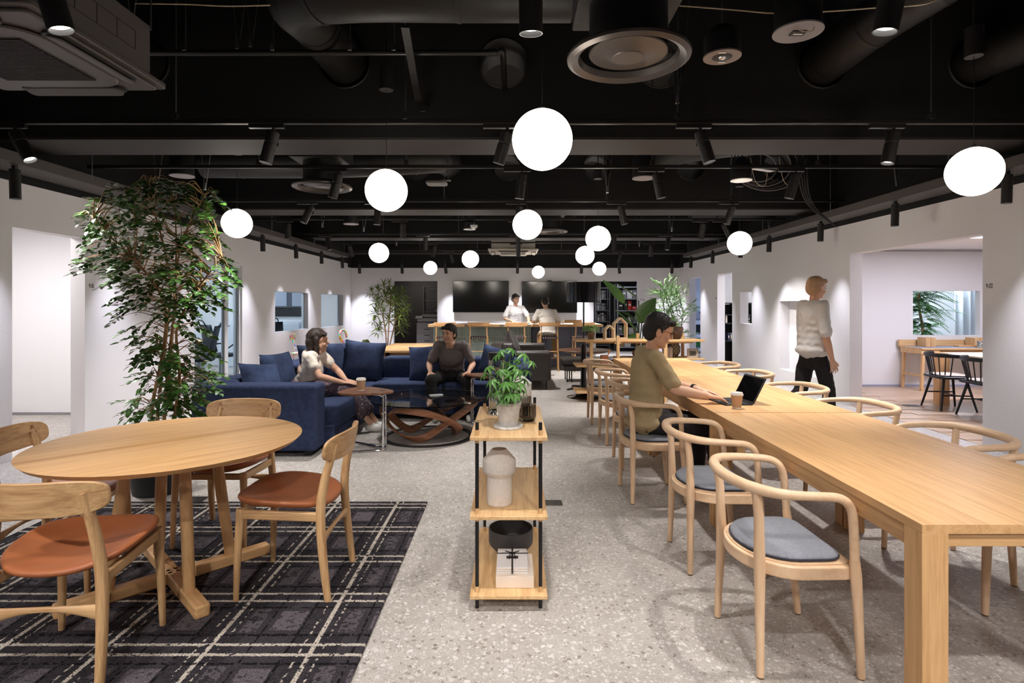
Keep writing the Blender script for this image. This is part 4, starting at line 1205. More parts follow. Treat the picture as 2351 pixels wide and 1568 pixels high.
# ---- beech armchairs (facing +Y locally)
M_PAD = mat('grey_weave', (158, 160, 166), 0.9, bump=(420, 0.6, 2), two=((128, 131, 140), 300))
def d_outline(w, yb, yf, rf=0.05, n=14):
    """D shape: half-ellipse back, straight front with rounded corners"""
    o = []
    for i in range(n + 1):
        a = PI + PI * i / n
        o.append((w / 2 * math.cos(a), yb + (yf - yb) * 0.48 * (1 + math.sin(a))))
    for sx, a0 in ((1, 0), (-1, 90)):
        for i in range(5):
            a = math.radians(a0 + 90 * i / 4)
            o.append((sx * (w / 2 - rf) + rf * math.cos(a), yf - rf + rf * math.sin(a)))
    return o
def armchair(label, loc, rz, group):
    t = thing('armchair', label, 'chair', loc, rz, group)
    B = beech
    half = [(-0.245, 0.205, 0.44), (-0.25, 0.197, 0.58), (-0.254, 0.183, 0.65), (-0.259, 0.14, 0.687), (-0.267, 0.05, 0.698), (-0.262, -0.04, 0.702), (-0.23, -0.115, 0.706), (-0.145, -0.17, 0.708), (0, -0.192, 0.708)]
    full = half + [(-x, y, z) for x, y, z in half[-2::-1]]
    P = spline(full, 5)
    rad = []
    for p in P:
        k = max(0, -p.y) / 0.19
        rad.append(0.0165 + 0.006 * k)
    MB().tube(P, rad, 14).build('arm_rail', B('x'), t, smooth=60)
    for s in (-1, 1):
        MB().tube([(s * 0.222, 0.243, 0.006), (s * 0.234, 0.225, 0.25), (s * 0.243, 0.21, 0.4), (s * 0.246, 0.204, 0.46)], [0.0145, 0.018, 0.0205, 0.0175], 12).build('front_leg', B('z'), t)
        MB().tube([(s * 0.205, -0.13, 0.006), (s * 0.19, -0.125, 0.25), (s * 0.182, -0.122, 0.42), (s * 0.186, -0.127, 0.6), (s * 0.195, -0.143, 0.7)], [0.0145, 0.018, 0.0215, 0.018, 0.0165], 12).build('rear_leg', B('z'), t)
        for y, x in ((0.243, 0.222), (-0.13, 0.205)):
            MB().cyl((s * x, y, 0), (s * x, y, 0.007), 0.0125, n=12).build('glide', mat('brown_felt', (104, 84, 60), 0.9), t)
    MB().prism(d_outline(0.475, -0.165, 0.228), 0.375, 0.425).build('seat_frame', B('x'), t, bevel=0.006, seg=3)
    MB().prism(d_outline(0.445, -0.152, 0.216), 0.425, 0.43).build('seat', B('y'), t)
    pad = MB(); o = d_outline(0.41, -0.14, 0.2, 0.07); n = len(o); vs = []; fs = []
    for f, z in ((0.0, 0.462), (0.6, 0.461), (0.9, 0.456), (0.985, 0.448), (1.0, 0.442), (0.985, 0.434), (0.9, 0.4305), (0, 0.4305)):
        for x, y in o:
            vs.append((x * f, 0.02 + (y - 0.02) * f, z))
    for k in range(7):
        for j in range(n):
            fs.append((k * n + j, k * n + (j + 1) % n, (k + 1) * n + (j + 1) % n, (k + 1) * n + j))
    pd = pad._add(vs, fs).build('cushion', M_PAD, t, smooth=80)
    pp = [(x, y, 0.438) for x, y in o]
    MB().tube(pp, 0.004, 6, closed=True).build('piping', mat('dark_piping', (52, 54, 66), 0.9), pd)
    return t
gl, gr = 'armchairs along the aisle side of the long table', 'armchairs along the doorway side of the long table'
a0 = armchair('beech armchair with grey seat pad at the open end of the table, aisle side', (1.05, 2.33, 0), -PI / 2 + 0.03, gl)
for y, x, rz, lab in [(3.13, 1.05, -0.02, 'beech armchair between the end armchair and the man in the khaki shirt'),
                      (4.17, 0.96, 0.03, 'beech armchair with the man in the khaki shirt sitting in it'),
                      (4.98, 1.05, 0.0, 'beech armchair tucked in just past the man in the khaki shirt'),
                      (5.8, 1.05, 0.03, 'beech armchair on the aisle side, second from the wooden divider'),
                      (6.78, 1.05, -0.02, 'beech armchair on the aisle side next to the wooden divider')]:
    copy_tree(a0, (x, y, 0), -PI / 2 + rz, lab, group=gl)
for y, x, rz, lab in [(2.33, 2.37, 0.02, 'beech armchair at the open end of the table, doorway side'),
                      (3.02, 2.365, -0.03, 'beech armchair second from the open end, doorway side'),
                      (3.88, 2.36, 0.02, 'beech armchair across from the paper cup on the long table'),
                      (4.72, 2.365, 0.0, 'beech armchair straight across the table past the laptop'),
                      (5.68, 2.365, 0.03, 'beech armchair on the doorway side, second from the wooden divider'),
                      (6.5, 2.365, 0.0, 'beech armchair on the doorway side next to the wooden divider')]:
    copy_tree(a0, (x, y, 0), PI / 2 + rz, lab, group=gr)

# ---- laptop and paper cups
lp = at(1678, 915, 3.85)
LPX, LPY = 1.50, 3.93
lt = thing('laptop', 'thin black tablet laptop open on the long table', 'laptop', (LPX, LPY, ZTB), math.radians(-90 + 6))
M_LAP = mat('laptop_black', (26, 26, 28), 0.4)
MB().prism(rounded(0.28, 0.2, 0.012), 0, 0.007).build('base', M_LAP, lt, bevel=0.002)
key = MB().box((0, 0, 0.0085), (0.0165, 0.0155, 0.003)).mesh('key', 0); key.materials.append(mat('key_black', (48, 48, 52), 0.5))
kb = lt
for r in range(5):
    for c in range(13):
        link('key', key, None, lt, loc=(-0.12 + c * 0.02, 0.075 - r * 0.0195, 0))
MB().box((0, -0.06, 0.0075), (0.1, 0.05, 0.0012)).build('touchpad', mat('pad_grey', (60, 60, 64), 0.3), lt)
Ms = Matrix.Translation((0, 0.1, 0.006)) @ Matrix.Rotation(math.radians(-28), 4, 'X')
scr = MB().prism(rounded(0.28, 0.195, 0.012), -0.004, 0.004, Ms @ Matrix.Translation((0, 0, 0.0975)) @ Matrix.Rotation(PI / 2, 4, 'X')).build('screen', M_LAP, lt, bevel=0.0015)
MB().prism(rounded(0.262, 0.17, 0.004), 0.0042, 0.0046, Ms @ Matrix.Translation((0, 0, 0.0985)) @ Matrix.Rotation(PI / 2, 4, 'X')).build('display', M_BLACKGLOSS, scr)
M_KRAFT = mat('kraft_paper', (188, 150, 116), 0.8)
def paper_cup(label, p, s=1.0, m=None, lid=True):
    o = thing('paper_cup', label, 'cup', p)
    MB().lathe([(0, 0.004), (0.027 * s, 0.004), (0.028 * s, 0), (0.0395 * s, 0.092 * s), (0.037 * s, 0.092 * s), (0.026 * s, 0.008), (0, 0.008)], n=28).build('cup', m or M_KRAFT, o)
    if lid:
        MB().lathe([(0.0415 * s, 0.088 * s), (0.043 * s, 0.092 * s), (0.042 * s, 0.096 * s), (0.039 * s, 0.1 * s), (0.037 * s, 0.108 * s), (0.033 * s, 0.109 * s), (0.031 * s, 0.104 * s), (0, 0.104 * s)], n=28).build('lid', mat('lid_white', (236, 230, 222), 0.5), o)
        MB().lathe([(0.0282 * s, 0.0), (0.0295 * s, 0.008 * s)], n=24).build('base_band', mat('lid_white'), o)
    return o
pc = at(1694, 932, 3.65)
paper_cup('kraft paper coffee cup with white lid beside the laptop', (1.462, 3.7, ZTB), 0.96)
# ================================================================== LOUNGE
M_BLUE = mat('navy_chenille', (48, 57, 84), 0.95, sheen=0.35, bump=(260, 0.35), two=((57, 68, 97), 22), spec=0.2)
M_BLUED = mat('navy_cushion', (45, 54, 79), 0.95, sheen=0.4, bump=(240, 0.3), two=((61, 74, 104), 7), spec=0.2)
# sectional: an arm wing along Y on the left and a run along X at the back
so = thing('sectional_sofa', 'navy blue L-shaped sectional sofa', 'sofa', (0, 0, 0))
def block(name, a, b, bev=0.03, m=None):
    return MB().box2(a, b).build(name, m or M_BLUE, so, bevel=bev, seg=4)
YN, YS0, YS1 = 5.17, 6.86, 7.86          # near arm front, back-run seat front, back-run rear
XA0, XA1 = -2.95, -1.80
block('end_arm', (XA0, YN, 0.05), (XA1, YN + 0.27, 0.655), 0.035)
block('base', (XA0, YN + 0.27, 0.05), (-1.72, YS1, 0.24), 0.02)
block('base', (-1.72, YS0 + 0.03, 0.05), (0.2, YS1, 0.24), 0.02)
block('side_back', (XA0, YN + 0.27, 0.2), (XA0 + 0.28, YS1, 0.66), 0.05)
block('rear_back', (XA0 + 0.28, YS1 - 0.28, 0.2), (0.2, YS1, 0.665), 0.05)
block('end_arm', (0.0, YS0, 0.05), (0.22, YS1 - 0.28, 0.63), 0.04)
# seat cushions
def seat(a, b, name='seat_cushion', e=0.16):
    a, b = Vector(a), Vector(b); d = b - a; c = (a + b) / 2
    superbox(d.x, d.y, d.z, e, 44, 20, c).build(name, M_BLUE, so, smooth=80)
seat((XA0 + 0.26, YN + 0.28, 0.2), (-1.68, 6.5, 0.43))
seat((XA0 + 0.26, 6.5, 0.2), (-1.70, YS1 - 0.26, 0.43))
seat((-1.72, YS0, 0.2), (-0.86, YS1 - 0.26, 0.44))
seat((-0.86, YS0, 0.2), (0.01, YS1 - 0.26, 0.44))
# back cushions of the rear run
seat((-2.45, YS1 - 0.46, 0.4), (-1.72, YS1 - 0.2, 0.7), 'back_cushion', 0.2)
seat((-1.71, YS1 - 0.46, 0.4), (-0.86, YS1 - 0.2, 0.71), 'back_cushion', 0.2)
seat((-0.85, YS1 - 0.46, 0.4), (0.0, YS1 - 0.2, 0.7), 'back_cushion', 0.2)
for x, y in ((XA0 + 0.1, YN + 0.1), (XA1 - 0.1, YN + 0.1), (XA0 + 0.1, YS1 - 0.1), (0.1, YS0 + 0.1), (0.1, YS1 - 0.1), (-1.8, YS0 + 0.2)):
    MB().box((x, y, 0.025), (0.06, 0.06, 0.05)).build('sofa_foot', M_BLACK, so)
def throw(label, p, w, rot, t=0.17, h=None):
    o = pillow(w, h or w, t).build('throw_cushion', M_BLUED, None, smooth=80)
    o.location = p; o.rotation_euler = rot
    tag(o, label, 'cushion', 'navy throw cushions')
throw('navy throw cushion slumped on the sofa behind the end arm', (-2.52, 5.68, 0.62), 0.42, (math.radians(-32), 0.1, math.radians(52)))
throw('navy throw cushion standing against the side back beside the woman', (-2.5, 6.05, 0.66), 0.45, (math.radians(-16), 0, math.radians(72)))
throw('navy throw cushion in the sofa corner half hidden by the woman', (-2.45, 7.05, 0.66), 0.5, (math.radians(-14), 0, math.radians(60)))
throw('navy throw cushion leaning in the sofa corner', (-2.2, 7.22, 0.67), 0.5, (math.radians(-16), 0, math.radians(40)))
throw('large navy throw cushion standing upright in the corner of the sofa', (-1.9, 7.2, 0.675), 0.52, (math.radians(-14), math.radians(6), math.radians(8)))
throw('pale-worn navy throw cushion beside the man in the grey shirt', (-1.10, 7.18, 0.65), 0.46, (math.radians(-18), math.radians(-5), math.radians(-6)))
throw('navy throw cushion at the right end of the sofa', (-0.22, 7.2, 0.64), 0.44, (math.radians(-18), math.radians(12), math.radians(-14)))

# ---- walnut and chrome side table by the woman
def blob_top(w, d, n=40, ex=2.4):
    o = []
    for i in range(n):
        a = 2 * PI * i / n
        r = 1 + 0.13 * math.cos(3 * a + 0.3)
        o.append((w / 2 * r * math.cos(a), d / 2 * r * math.sin(a)))
    return o
def side_table(label, loc, rz):
    t = thing('side_table', label, 'side table', loc, rz, 'walnut side tables on chrome tubes')
    MB().prism(blob_top(0.5, 0.42), 0.55, 0.572).build('table_top', walnut('x'), t, bevel=0.006, seg=3)
    for k, y in enumerate((-0.02, 0.045)):
        P = spline([(-0.06, y * 2.2, 0.54), (0.12, y * 1.3, 0.54), (0.17, y, 0.525), (0.185, y, 0.48), (0.185, y, 0.06), (0.185, y, 0.02)], 4)
        MB().tube(P, 0.0105, 10).build('chrome_post', M_CHROME, t)
        MB().tube(spline([(0.185, y, 0.3), (0.185, y, 0.02), (0.16, y + (-0.02 if k == 0 else 0.02), 0.0115), (-0.2, -0.19 if k == 0 else 0.22, 0.0115)], 6), 0.0105, 10).build('chrome_foot', M_CHROME, t)
    MB().box((0.185, 0.0125, 0.022), (0.03, 0.09, 0.02)).build('joint', M_CHROME, t, bevel=0.004)
    for y in (-0.02, 0.045):
        MB().ball((0.185, y - 0.014, 0.36), 0.012, 10, 6).build('height_knob', M_CHROME, t)
    return t
ST = (-1.42, 5.44)
s1 = side_table('walnut side table on chrome legs holding a paper cup', (ST[0], ST[1], 0), math.radians(-8))
paper_cup('kraft paper coffee cup with white lid on the walnut side table', (-1.455, 5.42, 0.572), 1.12)
cs = thing('coaster', 'small metal disc lying on the walnut side table', 'coaster', (-1.25, 5.42, 0.572))
MB().lathe([(0, 0), (0.022, 0), (0.024, 0.003), (0.018, 0.006), (0, 0.007)], n=20).build('disc', M_STEEL, cs)
copy_tree(s1, (-0.3, 6.65, 0), math.radians(165), 'walnut side table beside the man in the grey shirt, holding a black flask')
fl = thing('flask', 'black insulated flask on the walnut side table by the man', 'flask', (-0.26, 6.68, 0.572))
MB().lathe([(0, 0), (0.033, 0), (0.035, 0.004), (0.035, 0.12), (0.031, 0.128), (0.031, 0.132), (0, 0.132)], n=24).build('body', mat('flask_black', (22, 22, 24), 0.35), fl)
MB().lathe([(0, 0.132), (0.032, 0.132), (0.032, 0.165), (0.027, 0.17), (0, 0.17)], n=24).build('cap', M_BLACK, fl)

# ---- glass coffee table with looping walnut base
GC = (-0.90, 6.0)
g = thing('coffee_table', 'round glass coffee table on looping bent walnut legs', 'coffee table', (GC[0], GC[1], 0))
M_TABLEGLASS = mat('table_glass', (240, 250, 247), 0.0, trans=1.0, ior=1.5)
MB().lathe([(0, 0.402), (0.596, 0.402), (0.6, 0.406), (0.6, 0.41), (0.596, 0.414), (0, 0.414)], n=72).build('glass_top', M_TABLEGLASS, g, smooth=30)
MB().lathe([(0.43, 0), (0.49, 0), (0.49, 0.01), (0.43, 0.01), (0.43, 0)], n=64).build('floor_ring', mat('ring_black', (40, 38, 38), 0.4), g)
# one continuous bent ribbon: three lobes rising to the glass and dipping to the ring
P = []
nP = 150
for i in range(nP):
    a = 2 * PI * i / nP * 2
    r = 0.40 + 0.12 * math.cos(1.5 * a)
    z = 0.215 + 0.165 * math.cos(1.5 * a + 0.4)
    P.append(Vector((r * math.cos(a + 0.5), r * math.sin(a + 0.5), z)))
lo, hi = min(p.z for p in P), max(p.z for p in P)
P = [Vector((p.x, p.y, 0.034 + (p.z - lo) / (hi - lo) * (0.368 - 0.034))) for p in P]
rib = MB(); n = len(P); vs = []; fs = []
for i, p in enumerate(P):
    tg = (P[(i + 1) % n] - P[i - 1]).normalized()
    rad = Vector((p.x, p.y, 0)).normalized()
    up = (Vector((0, 0, 1)) * 0.55 + rad * math.sin(3 * PI * i / n * 2) * 0.9)
    w = (up - tg * up.dot(tg)).normalized(); b = tg.cross(w).normalized()
    hw = 0.04; ht = 0.011
    for j in range(12):
        a = 2 * PI * j / 12
        vs.append(p + w * (hw * math.copysign(abs(math.cos(a)) ** 0.6, math.cos(a))) + b * (ht * math.copysign(abs(math.sin(a)) ** 0.8, math.sin(a))))
for i in range(n):
    for j in range(12):
        fs.append((i * 12 + j, i * 12 + (j + 1) % 12, ((i + 1) % n) * 12 + (j + 1) % 12, ((i + 1) % n) * 12 + j))
rib._add(vs, fs).build('bent_ribbon_leg', wood('walnut_light', (172, 116, 82), (124, 80, 56), 'x'), g, smooth=60)
for k in range(3):
    a = 2 * PI * k / 3 + 0.3
    MB().cyl((0.47 * math.cos(a), 0.47 * math.sin(a), 0.38), (0.47 * math.cos(a), 0.47 * math.sin(a), 0.402), 0.012, n=12).build('support_pad', M_CHROME, g)
ph = thing('phone', 'white phone lying on the glass coffee table', 'phone', (-0.83, 6.12, 0.414), 0.35)
MB().prism(rounded(0.145, 0.07, 0.01), 0, 0.008).build('case', M_WHITE, ph, bevel=0.002); MB().prism(rounded(0.138, 0.064, 0.008), 0.008, 0.0085).build('screen', mat('pale_screen', (190, 196, 204), 0.1), ph)

# ---- black leather sofa, bench
M_LEA = mat('charcoal_leather', (58, 54, 52), 0.38, bump=(180, 0.15), two=((66, 61, 58), 6))
ls = thing('leather_sofa', 'charcoal leather sofa with boxy arms between the sectional and the bar', 'sofa', (0, 0, 0))
def lb(name, a, b, bev=0.04):
    return MB().box2(a, b).build(name, M_LEA, ls, bevel=bev, seg=4)
LX0, LX1 = -0.42, 0.62
lb('arm', (LX0, 9.2, 0.14), (LX1, 9.42, 0.635), 0.05)
lb('arm', (LX0, 11.0, 0.14), (LX1 + 0.02, 11.22, 0.635), 0.05)
lb('backrest', (LX0, 9.42, 0.14), (LX0 + 0.24, 11.0, 0.66), 0.05)
lb('frame', (LX0 + 0.24, 9.42, 0.14), (LX1 - 0.02, 11.0, 0.26), 0.02)
for y0, y1 in ((9.43, 10.2), (10.22, 10.99)):
    d = Vector((LX1 - LX0 - 0.22, y1 - y0, 0.18)); c = Vector(((LX0 + 0.24 + LX1) / 2, (y0 + y1) / 2, 0.34))
    superbox(d.x, d.y, d.z, 0.18, 36, 16, c).build('seat_cushion', M_LEA, ls, smooth=80)
    superbox(0.2, d.y - 0.03, 0.4, 0.25, 36, 16, (LX0 + 0.33, c.y, 0.56)).build('back_cushion', M_LEA, ls, smooth=80)
for x in (LX0 + 0.08, LX1 - 0.08):
    for y in (9.25, 11.15):
        MB().box((x, y, 0.07), (0.03, 0.03, 0.14)).build('leg', M_BLACK, ls)
pw = pillow(0.48, 0.48, 0.18).build('leather_cushion', M_LEA, None, smooth=80)
pw.location = (0.02, 9.72, 0.66); pw.rotation_euler = (math.radians(-24), math.radians(38), math.radians(78)); tag(pw, 'charcoal leather cushion leaning in the corner of the leather sofa', 'cushion')
bn = thing('leather_bench', 'charcoal leather bench with thin black legs under the round walnut table', 'bench', (0, 0, 0))
superbox(1.12, 0.56, 0.11, 0.2, 40, 14, (1.42, 10.35, 0.37)).build('seat_pad', M_LEA, bn, smooth=80)
MB().box2((0.9, 10.1, 0.2), (1.96, 10.6, 0.32)).build('seat_base', M_LEA, bn, bevel=0.03, seg=3)
for x in (0.97, 1.05, 1.82, 1.9):
    for y in (10.16, 10.54):
        MB().cyl((x, y, 0), (x, y, 0.2), 0.011, n=8).build('leg', M_BLACK, bn)

# ---- round walnut table on a black star base
rt = thing('walnut_table', 'round dark walnut table on a black star base behind the floor lamp', 'table', ((1342 - CX) / F * 9.35, 9.35, 0))
MB().lathe([(0, 0.6), (0.32, 0.6), (0.43, 0.632), (0.438, 0.64), (0.43, 0.648), (0, 0.648)], n=56).build('table_top', walnut('x'), rt)
MB().cyl((0, 0, 0.03), (0, 0, 0.6), 0.03, n=16).build('column', M_BLACK, rt)
for k in range(4):
    a = k * PI / 2 + 0.5
    MB().bar((0.02 * math.cos(a), 0.02 * math.sin(a), 0.04), (0.34 * math.cos(a), 0.34 * math.sin(a), 0.014), 0.035, 0.022).build('foot', M_BLACK, rt, bevel=0.004)
tg_ = thing('table_socket', 'small white socket cap on the round walnut table', 'socket', ((1336 - CX) / F * 9.35, 9.35, 0.648))
MB().lathe([(0, 0), (0.03, 0), (0.032, 0.004), (0, 0.006)], n=20).build('cap', M_WHITE, tg_)

# ---- floor lamp with glossy drum shade
fp = (1340 - CX) / F * 8.52
fl = thing('floor_lamp', 'black floor lamp with a glossy smoked drum shade and flared disc base', 'floor lamp', (fp, 8.52, 0))
MB().lathe([(0, 0), (0.25, 0), (0.252, 0.006), (0.24, 0.012), (0.15, 0.024), (0.09, 0.06), (0.058, 0.14), (0.045, 0.3), (0.042, 0.78), (0.028, 0.79), (0, 0.79)], n=48).build('base', M_BLACKGLOSS, fl, smooth=50)
MB().cyl((0, 0, 0.78), (0, 0, 1.5), 0.013, n=14).build('pole', M_BLACKGLOSS, fl)
M_SHADE = mat('smoked_shade', (22, 22, 26), 0.04, metal=0.85, coat=0.5)
MB().lathe([(0.252, 1.425), (0.256, 1.425), (0.256, 1.725), (0.252, 1.725), (0.252, 1.425)], n=72).build('shade', M_SHADE, fl, smooth=40)
sp_ = MB()
for k in range(3):
    a = 2 * PI * k / 3 + 0.4
    sp_.cyl((0, 0, 1.49), (0.252 * math.cos(a), 0.252 * math.sin(a), 1.49), 0.004, n=6)
sp_.build('shade_spider', M_BLACK, fl)
MB().lathe([(0, 1.5), (0.02, 1.5), (0.02, 1.54), (0.033, 1.58), (0.03, 1.62), (0, 1.64)], n=16).build('bulb', M_WHITE, fl)

# ---- pale wooden divider shelf with crossing posts
dv = thing('divider_shelf', 'pale oak lattice shelf with through posts dividing the tables from the bar', 'shelf', (0, 0, 0))
DY = 8.08
def db(name, a, b, ax='x'):
    return MB().box2(a, b).build(name, pine(ax), dv, bevel=0.003)
zb = 0.862
db('top_board', (0.9, DY - 0.03, zb), (2.73, DY + 0.42, zb + 0.026))
db('lower_board', (0.9, DY - 0.03, 0.5), (2.2, DY + 0.42, 0.526))
db('lower_board', (0.9, DY - 0.03, 0.125), (2.2, DY + 0.42, 0.151))
db('mid_board', (1.5, DY - 0.03, 0.6), (2.73, DY + 0.42, 0.624))
for px, top, y in ((1357, zb, DY), (1418, 0.95, DY), (1527, 0.95, DY), (1463, 0.965, DY + 0.4), (1566, 0.965, DY + 0.4)):
    x = (px - CX) / F * y
    MB().box2((x - 0.021, y - 0.045, 0), (x + 0.021, y - 0.003, top)).build('post', pine('z'), dv, bevel=0.003)
for px in (1418, 1527):
    x = (px - CX) / F * DY
    MB().box2((x - 0.045, DY - 0.025, zb - 0.028), (x + 0.045, DY + 0.4, zb)).build('bracket', pine('y'), dv, bevel=0.003)
MB().box2((1.05, DY + 0.1, zb - 0.03), (2.6, DY + 0.13, zb)).build('stretcher', pine('x'), dv, bevel=0.003)
# house frames
def house(label, px, w, h, y, yaw):
    x = (px - CX) / F * y
    o = thing('house_frame', label, 'ornament', (x, y, zb + 0.026), yaw, 'wooden house outlines')
    t_, dpt = 0.018, 0.09
    eave = h - w * 0.42
    B = lambda a, b, nm: MB().bar(a, b, dpt, t_, up=(Vector(b) - Vector(a)).cross(Vector((0, 1, 0)))).build(nm, birch('x'), o, bevel=0.001)
    B((-w / 2 + t_, 0, t_ / 2), (w / 2 - t_, 0, t_ / 2), 'floor_board')
    B((-w / 2 + t_ / 2, 0, 0), (-w / 2 + t_ / 2, 0, eave), 'side_board')
    B((w / 2 - t_ / 2, 0, 0), (w / 2 - t_ / 2, 0, eave), 'side_board')
    B((-w / 2 + t_ * 0.2, 0, eave - 0.003), (0, 0, h), 'roof_board')
    B((w / 2 - t_ * 0.2, 0, eave - 0.003), (0, 0, h), 'roof_board')
house('small pale wooden house outline on the divider shelf', 1398, 0.15, 0.205, DY + 0.12, 0.25)
house('tall pale wooden house outline on the divider shelf', 1423, 0.21, 0.31, DY + 0.26, 0.25)
# books, frame, baskets on the divider
for k in range(3):
    o = thing('book', ['white book standing at the post end of the row of three', 'white book between two others on the divider shelf', 'white book at the outer end of the row of three'][k], 'book', (2.19 + 0.042 * k, DY + 0.12, 0.624), 0, 'white books on the divider')
    MB().box((0, 0, 0.075), (0.034, 0.12, 0.15)).build('cover', mat('book_white', (226, 220, 214), 0.5), o, bevel=0.002)
    MB().box((0, -0.061, 0.075), (0.006, 0.002, 0.15)).build('spine_line', mat('brown_line', (120, 88, 66), 0.6), o)
pf = thing('photo_frame', 'small wooden photo frame standing at the end of the divider', 'photo frame', (2.58, DY + 0.05, 0.624), -0.15)
fm = MB(); fm.box((0, 0, 0.008), (0.16, 0.015, 0.016)).box((0, 0, 0.127), (0.16, 0.015, 0.016)).box((-0.072, 0, 0.0675), (0.016, 0.015, 0.103)).box((0.072, 0, 0.0675), (0.016, 0.015, 0.103)); fm.build('frame', mat('taupe_frame', (164, 148, 130), 0.6), pf, bevel=0.001)
MB().box((0, 0.003, 0.0675), (0.128, 0.004, 0.103)).build('mat_board', mat('ivory_mat', (206, 200, 188), 0.7), pf)
MB().box((0, 0.0, 0.0675), (0.09, 0.003, 0.07)).build('photo', mat('photo_dark', (46, 46, 44), 0.4, two=((120, 118, 108), 26)), pf)
M_RATTAN = mat('dark_rattan', (96, 66, 44), 0.7, bump=(90, 0.8))
def basket(name, label, p, prof, m, n=26, lat=True):
    o = thing(name, label, 'basket', p)
    MB().lathe(prof, n=24).build('core', mat('basket_core', (196, 184, 168), 0.8), o)
    hmax = prof[-1][1]
    def rad(z):
        for (r0, z0), (r1, z1) in zip(prof, prof[1:]):
            if z0 <= z <= z1 and z1 > z0: return r0 + (r1 - r0) * (z - z0) / (z1 - z0)
        return prof[-1][0]
    w = MB()
    for s in (-1, 1):
        for k in range(12):
            w.tube([((rad(z) + 0.004) * math.cos(2 * PI * k / 12 + s * z * 9), (rad(z) + 0.004) * math.sin(2 * PI * k / 12 + s * z * 9), z) for z in [hmax * q / 9 for q in range(10)]], 0.005, 5)
    w.build('weave', m, o)
basket('woven_basket', 'small brown diamond-weave basket behind the long table', (1.83, DY + 0.16, 0.624), [(0.05, 0), (0.085, 0.04), (0.09, 0.07), (0.06, 0.11), (0.045, 0.125), (0.05, 0.14)], M_RATTAN)
basket('woven_vase', 'tall cream and brown woven vase with a zigzag weave on the divider', (2.02, DY + 0.3, 0.624), [(0.07, 0), (0.1, 0.05), (0.11, 0.12), (0.1, 0.18), (0.08, 0.215)], M_RATTAN)
basket('speckled_vase', 'round mottled grey vase on the divider behind the white books', (2.36, DY + 0.3, 0.624), [(0.06, 0), (0.1, 0.06), (0.105, 0.14), (0.08, 0.2), (0.06, 0.215)], mat('moss_weave', (104, 98, 78), 0.8))
# tool box on the end of the divider
tb = thing('tool_box', 'tan leather box holding brushes behind the far armchairs', 'box', ((1388 - CX) / F * 8.1, 8.12, 0.526))
bx = MB(); bx.box((0, -0.045, 0.07), (0.1, 0.008, 0.14)).box((0, 0.045, 0.07), (0.1, 0.008, 0.14)).box((-0.046, 0, 0.07), (0.008, 0.082, 0.14)).box((0.046, 0, 0.07), (0.008, 0.082, 0.14)).box((0, 0, 0.004), (0.084, 0.082, 0.008))
bx.build('box_body', mat('rust_leather', (138, 82, 54), 0.6), tb, bevel=0.002)
br_ = thing('brush', 'small brush with amber tip standing in the tan box', 'brush', ((1391 - CX) / F * 8.1, 8.12, 0.536), 0.0)
MB().cyl((0, 0, 0), (0.04, 0, 0.15), 0.007, n=8).build('handle', birch('z'), br_); MB().bar((0.038, 0, 0.145), (0.06, 0, 0.21), 0.03, 0.014).build('bristles', mat('amber', (206, 128, 52), 0.5), br_, bevel=0.003)
# ================================================================== BAR AND BACK OF THE ROOM
M_TILE = mat('celadon_tile', (142, 158, 152), 0.18, vary=0.12, coat=0.4)
M_GROUT = mat('grout', (216, 212, 200), 0.9)
M_STUCCO = mat('blue_grey_stucco', (112, 116, 132), 0.8, bump=(18, 0.5))
BY = 12.1
bx0, bx1 = (983 - CX) / F * BY, (1384 - CX) / F * BY
ZC = 0.965
bar = thing('bar_counter', 'long bar counter with oak edge and celadon tiled front', 'counter', (0, 0, 0))
MB().box2((bx0, BY, ZC - 0.055), (bx1, BY + 0.06, ZC)).build('front_edge', oak('x'), bar, bevel=0.003)
MB().box2((bx0, BY + 0.06, ZC - 0.05), (bx1, BY + 0.95, ZC - 0.002)).build('counter_top', mat('white_laminate', (232, 226, 216), 0.3), bar, smooth=0)
for px in (1001, 1072, 1152, 1213):
    x = (px - CX) / F * BY
    MB().box2((x - 0.05, BY - 0.004, ZC - 0.045), (x + 0.05, BY + 0.001, ZC - 0.01)).build('socket_strip', mat('socket_grey', (120, 112, 106), 0.5), bar)
tx0, tx1, ty = (995 - CX) / F * 12.36, (1219 - CX) / F * 12.36, 12.36
MB().box2((tx0, ty + 0.006, 0), (tx1, ty + 0.5, ZC - 0.055)).build('plinth', M_GROUT, bar, smooth=0)
tile = MB().box((0, 0, 0), (0.0475, 0.012, 0.216)).mesh('tile', 0); tile.materials.append(M_TILE)
nc = int((tx1 - tx0) / 0.0545)
for c in range(nc):
    for r in range(4):
        link('tile', tile, M_TILE, bar, loc=(tx0 + 0.03 + c * 0.0545, ty + 0.003, ZC - 0.055 - 0.113 - r * 0.2235))
MB().box2((tx1, 12.75, 0), (bx1 - 0.18, 12.82, ZC - 0.055)).build('stucco_panel', M_STUCCO, bar, smooth=0)
MB().box2((bx1 - 0.2, 12.3, 0), (bx1 - 0.12, 12.82, ZC - 0.055)).build('end_panel', mat('pale_panel', (196, 194, 196), 0.6), bar, smooth=0)
for k in range(2):
    x = tx1 + 0.35 + k * 0.55
    MB().box2((x, 12.744, 0), (x + 0.006, 12.75, ZC - 0.08)).build('panel_seam', M_ACD, bar)

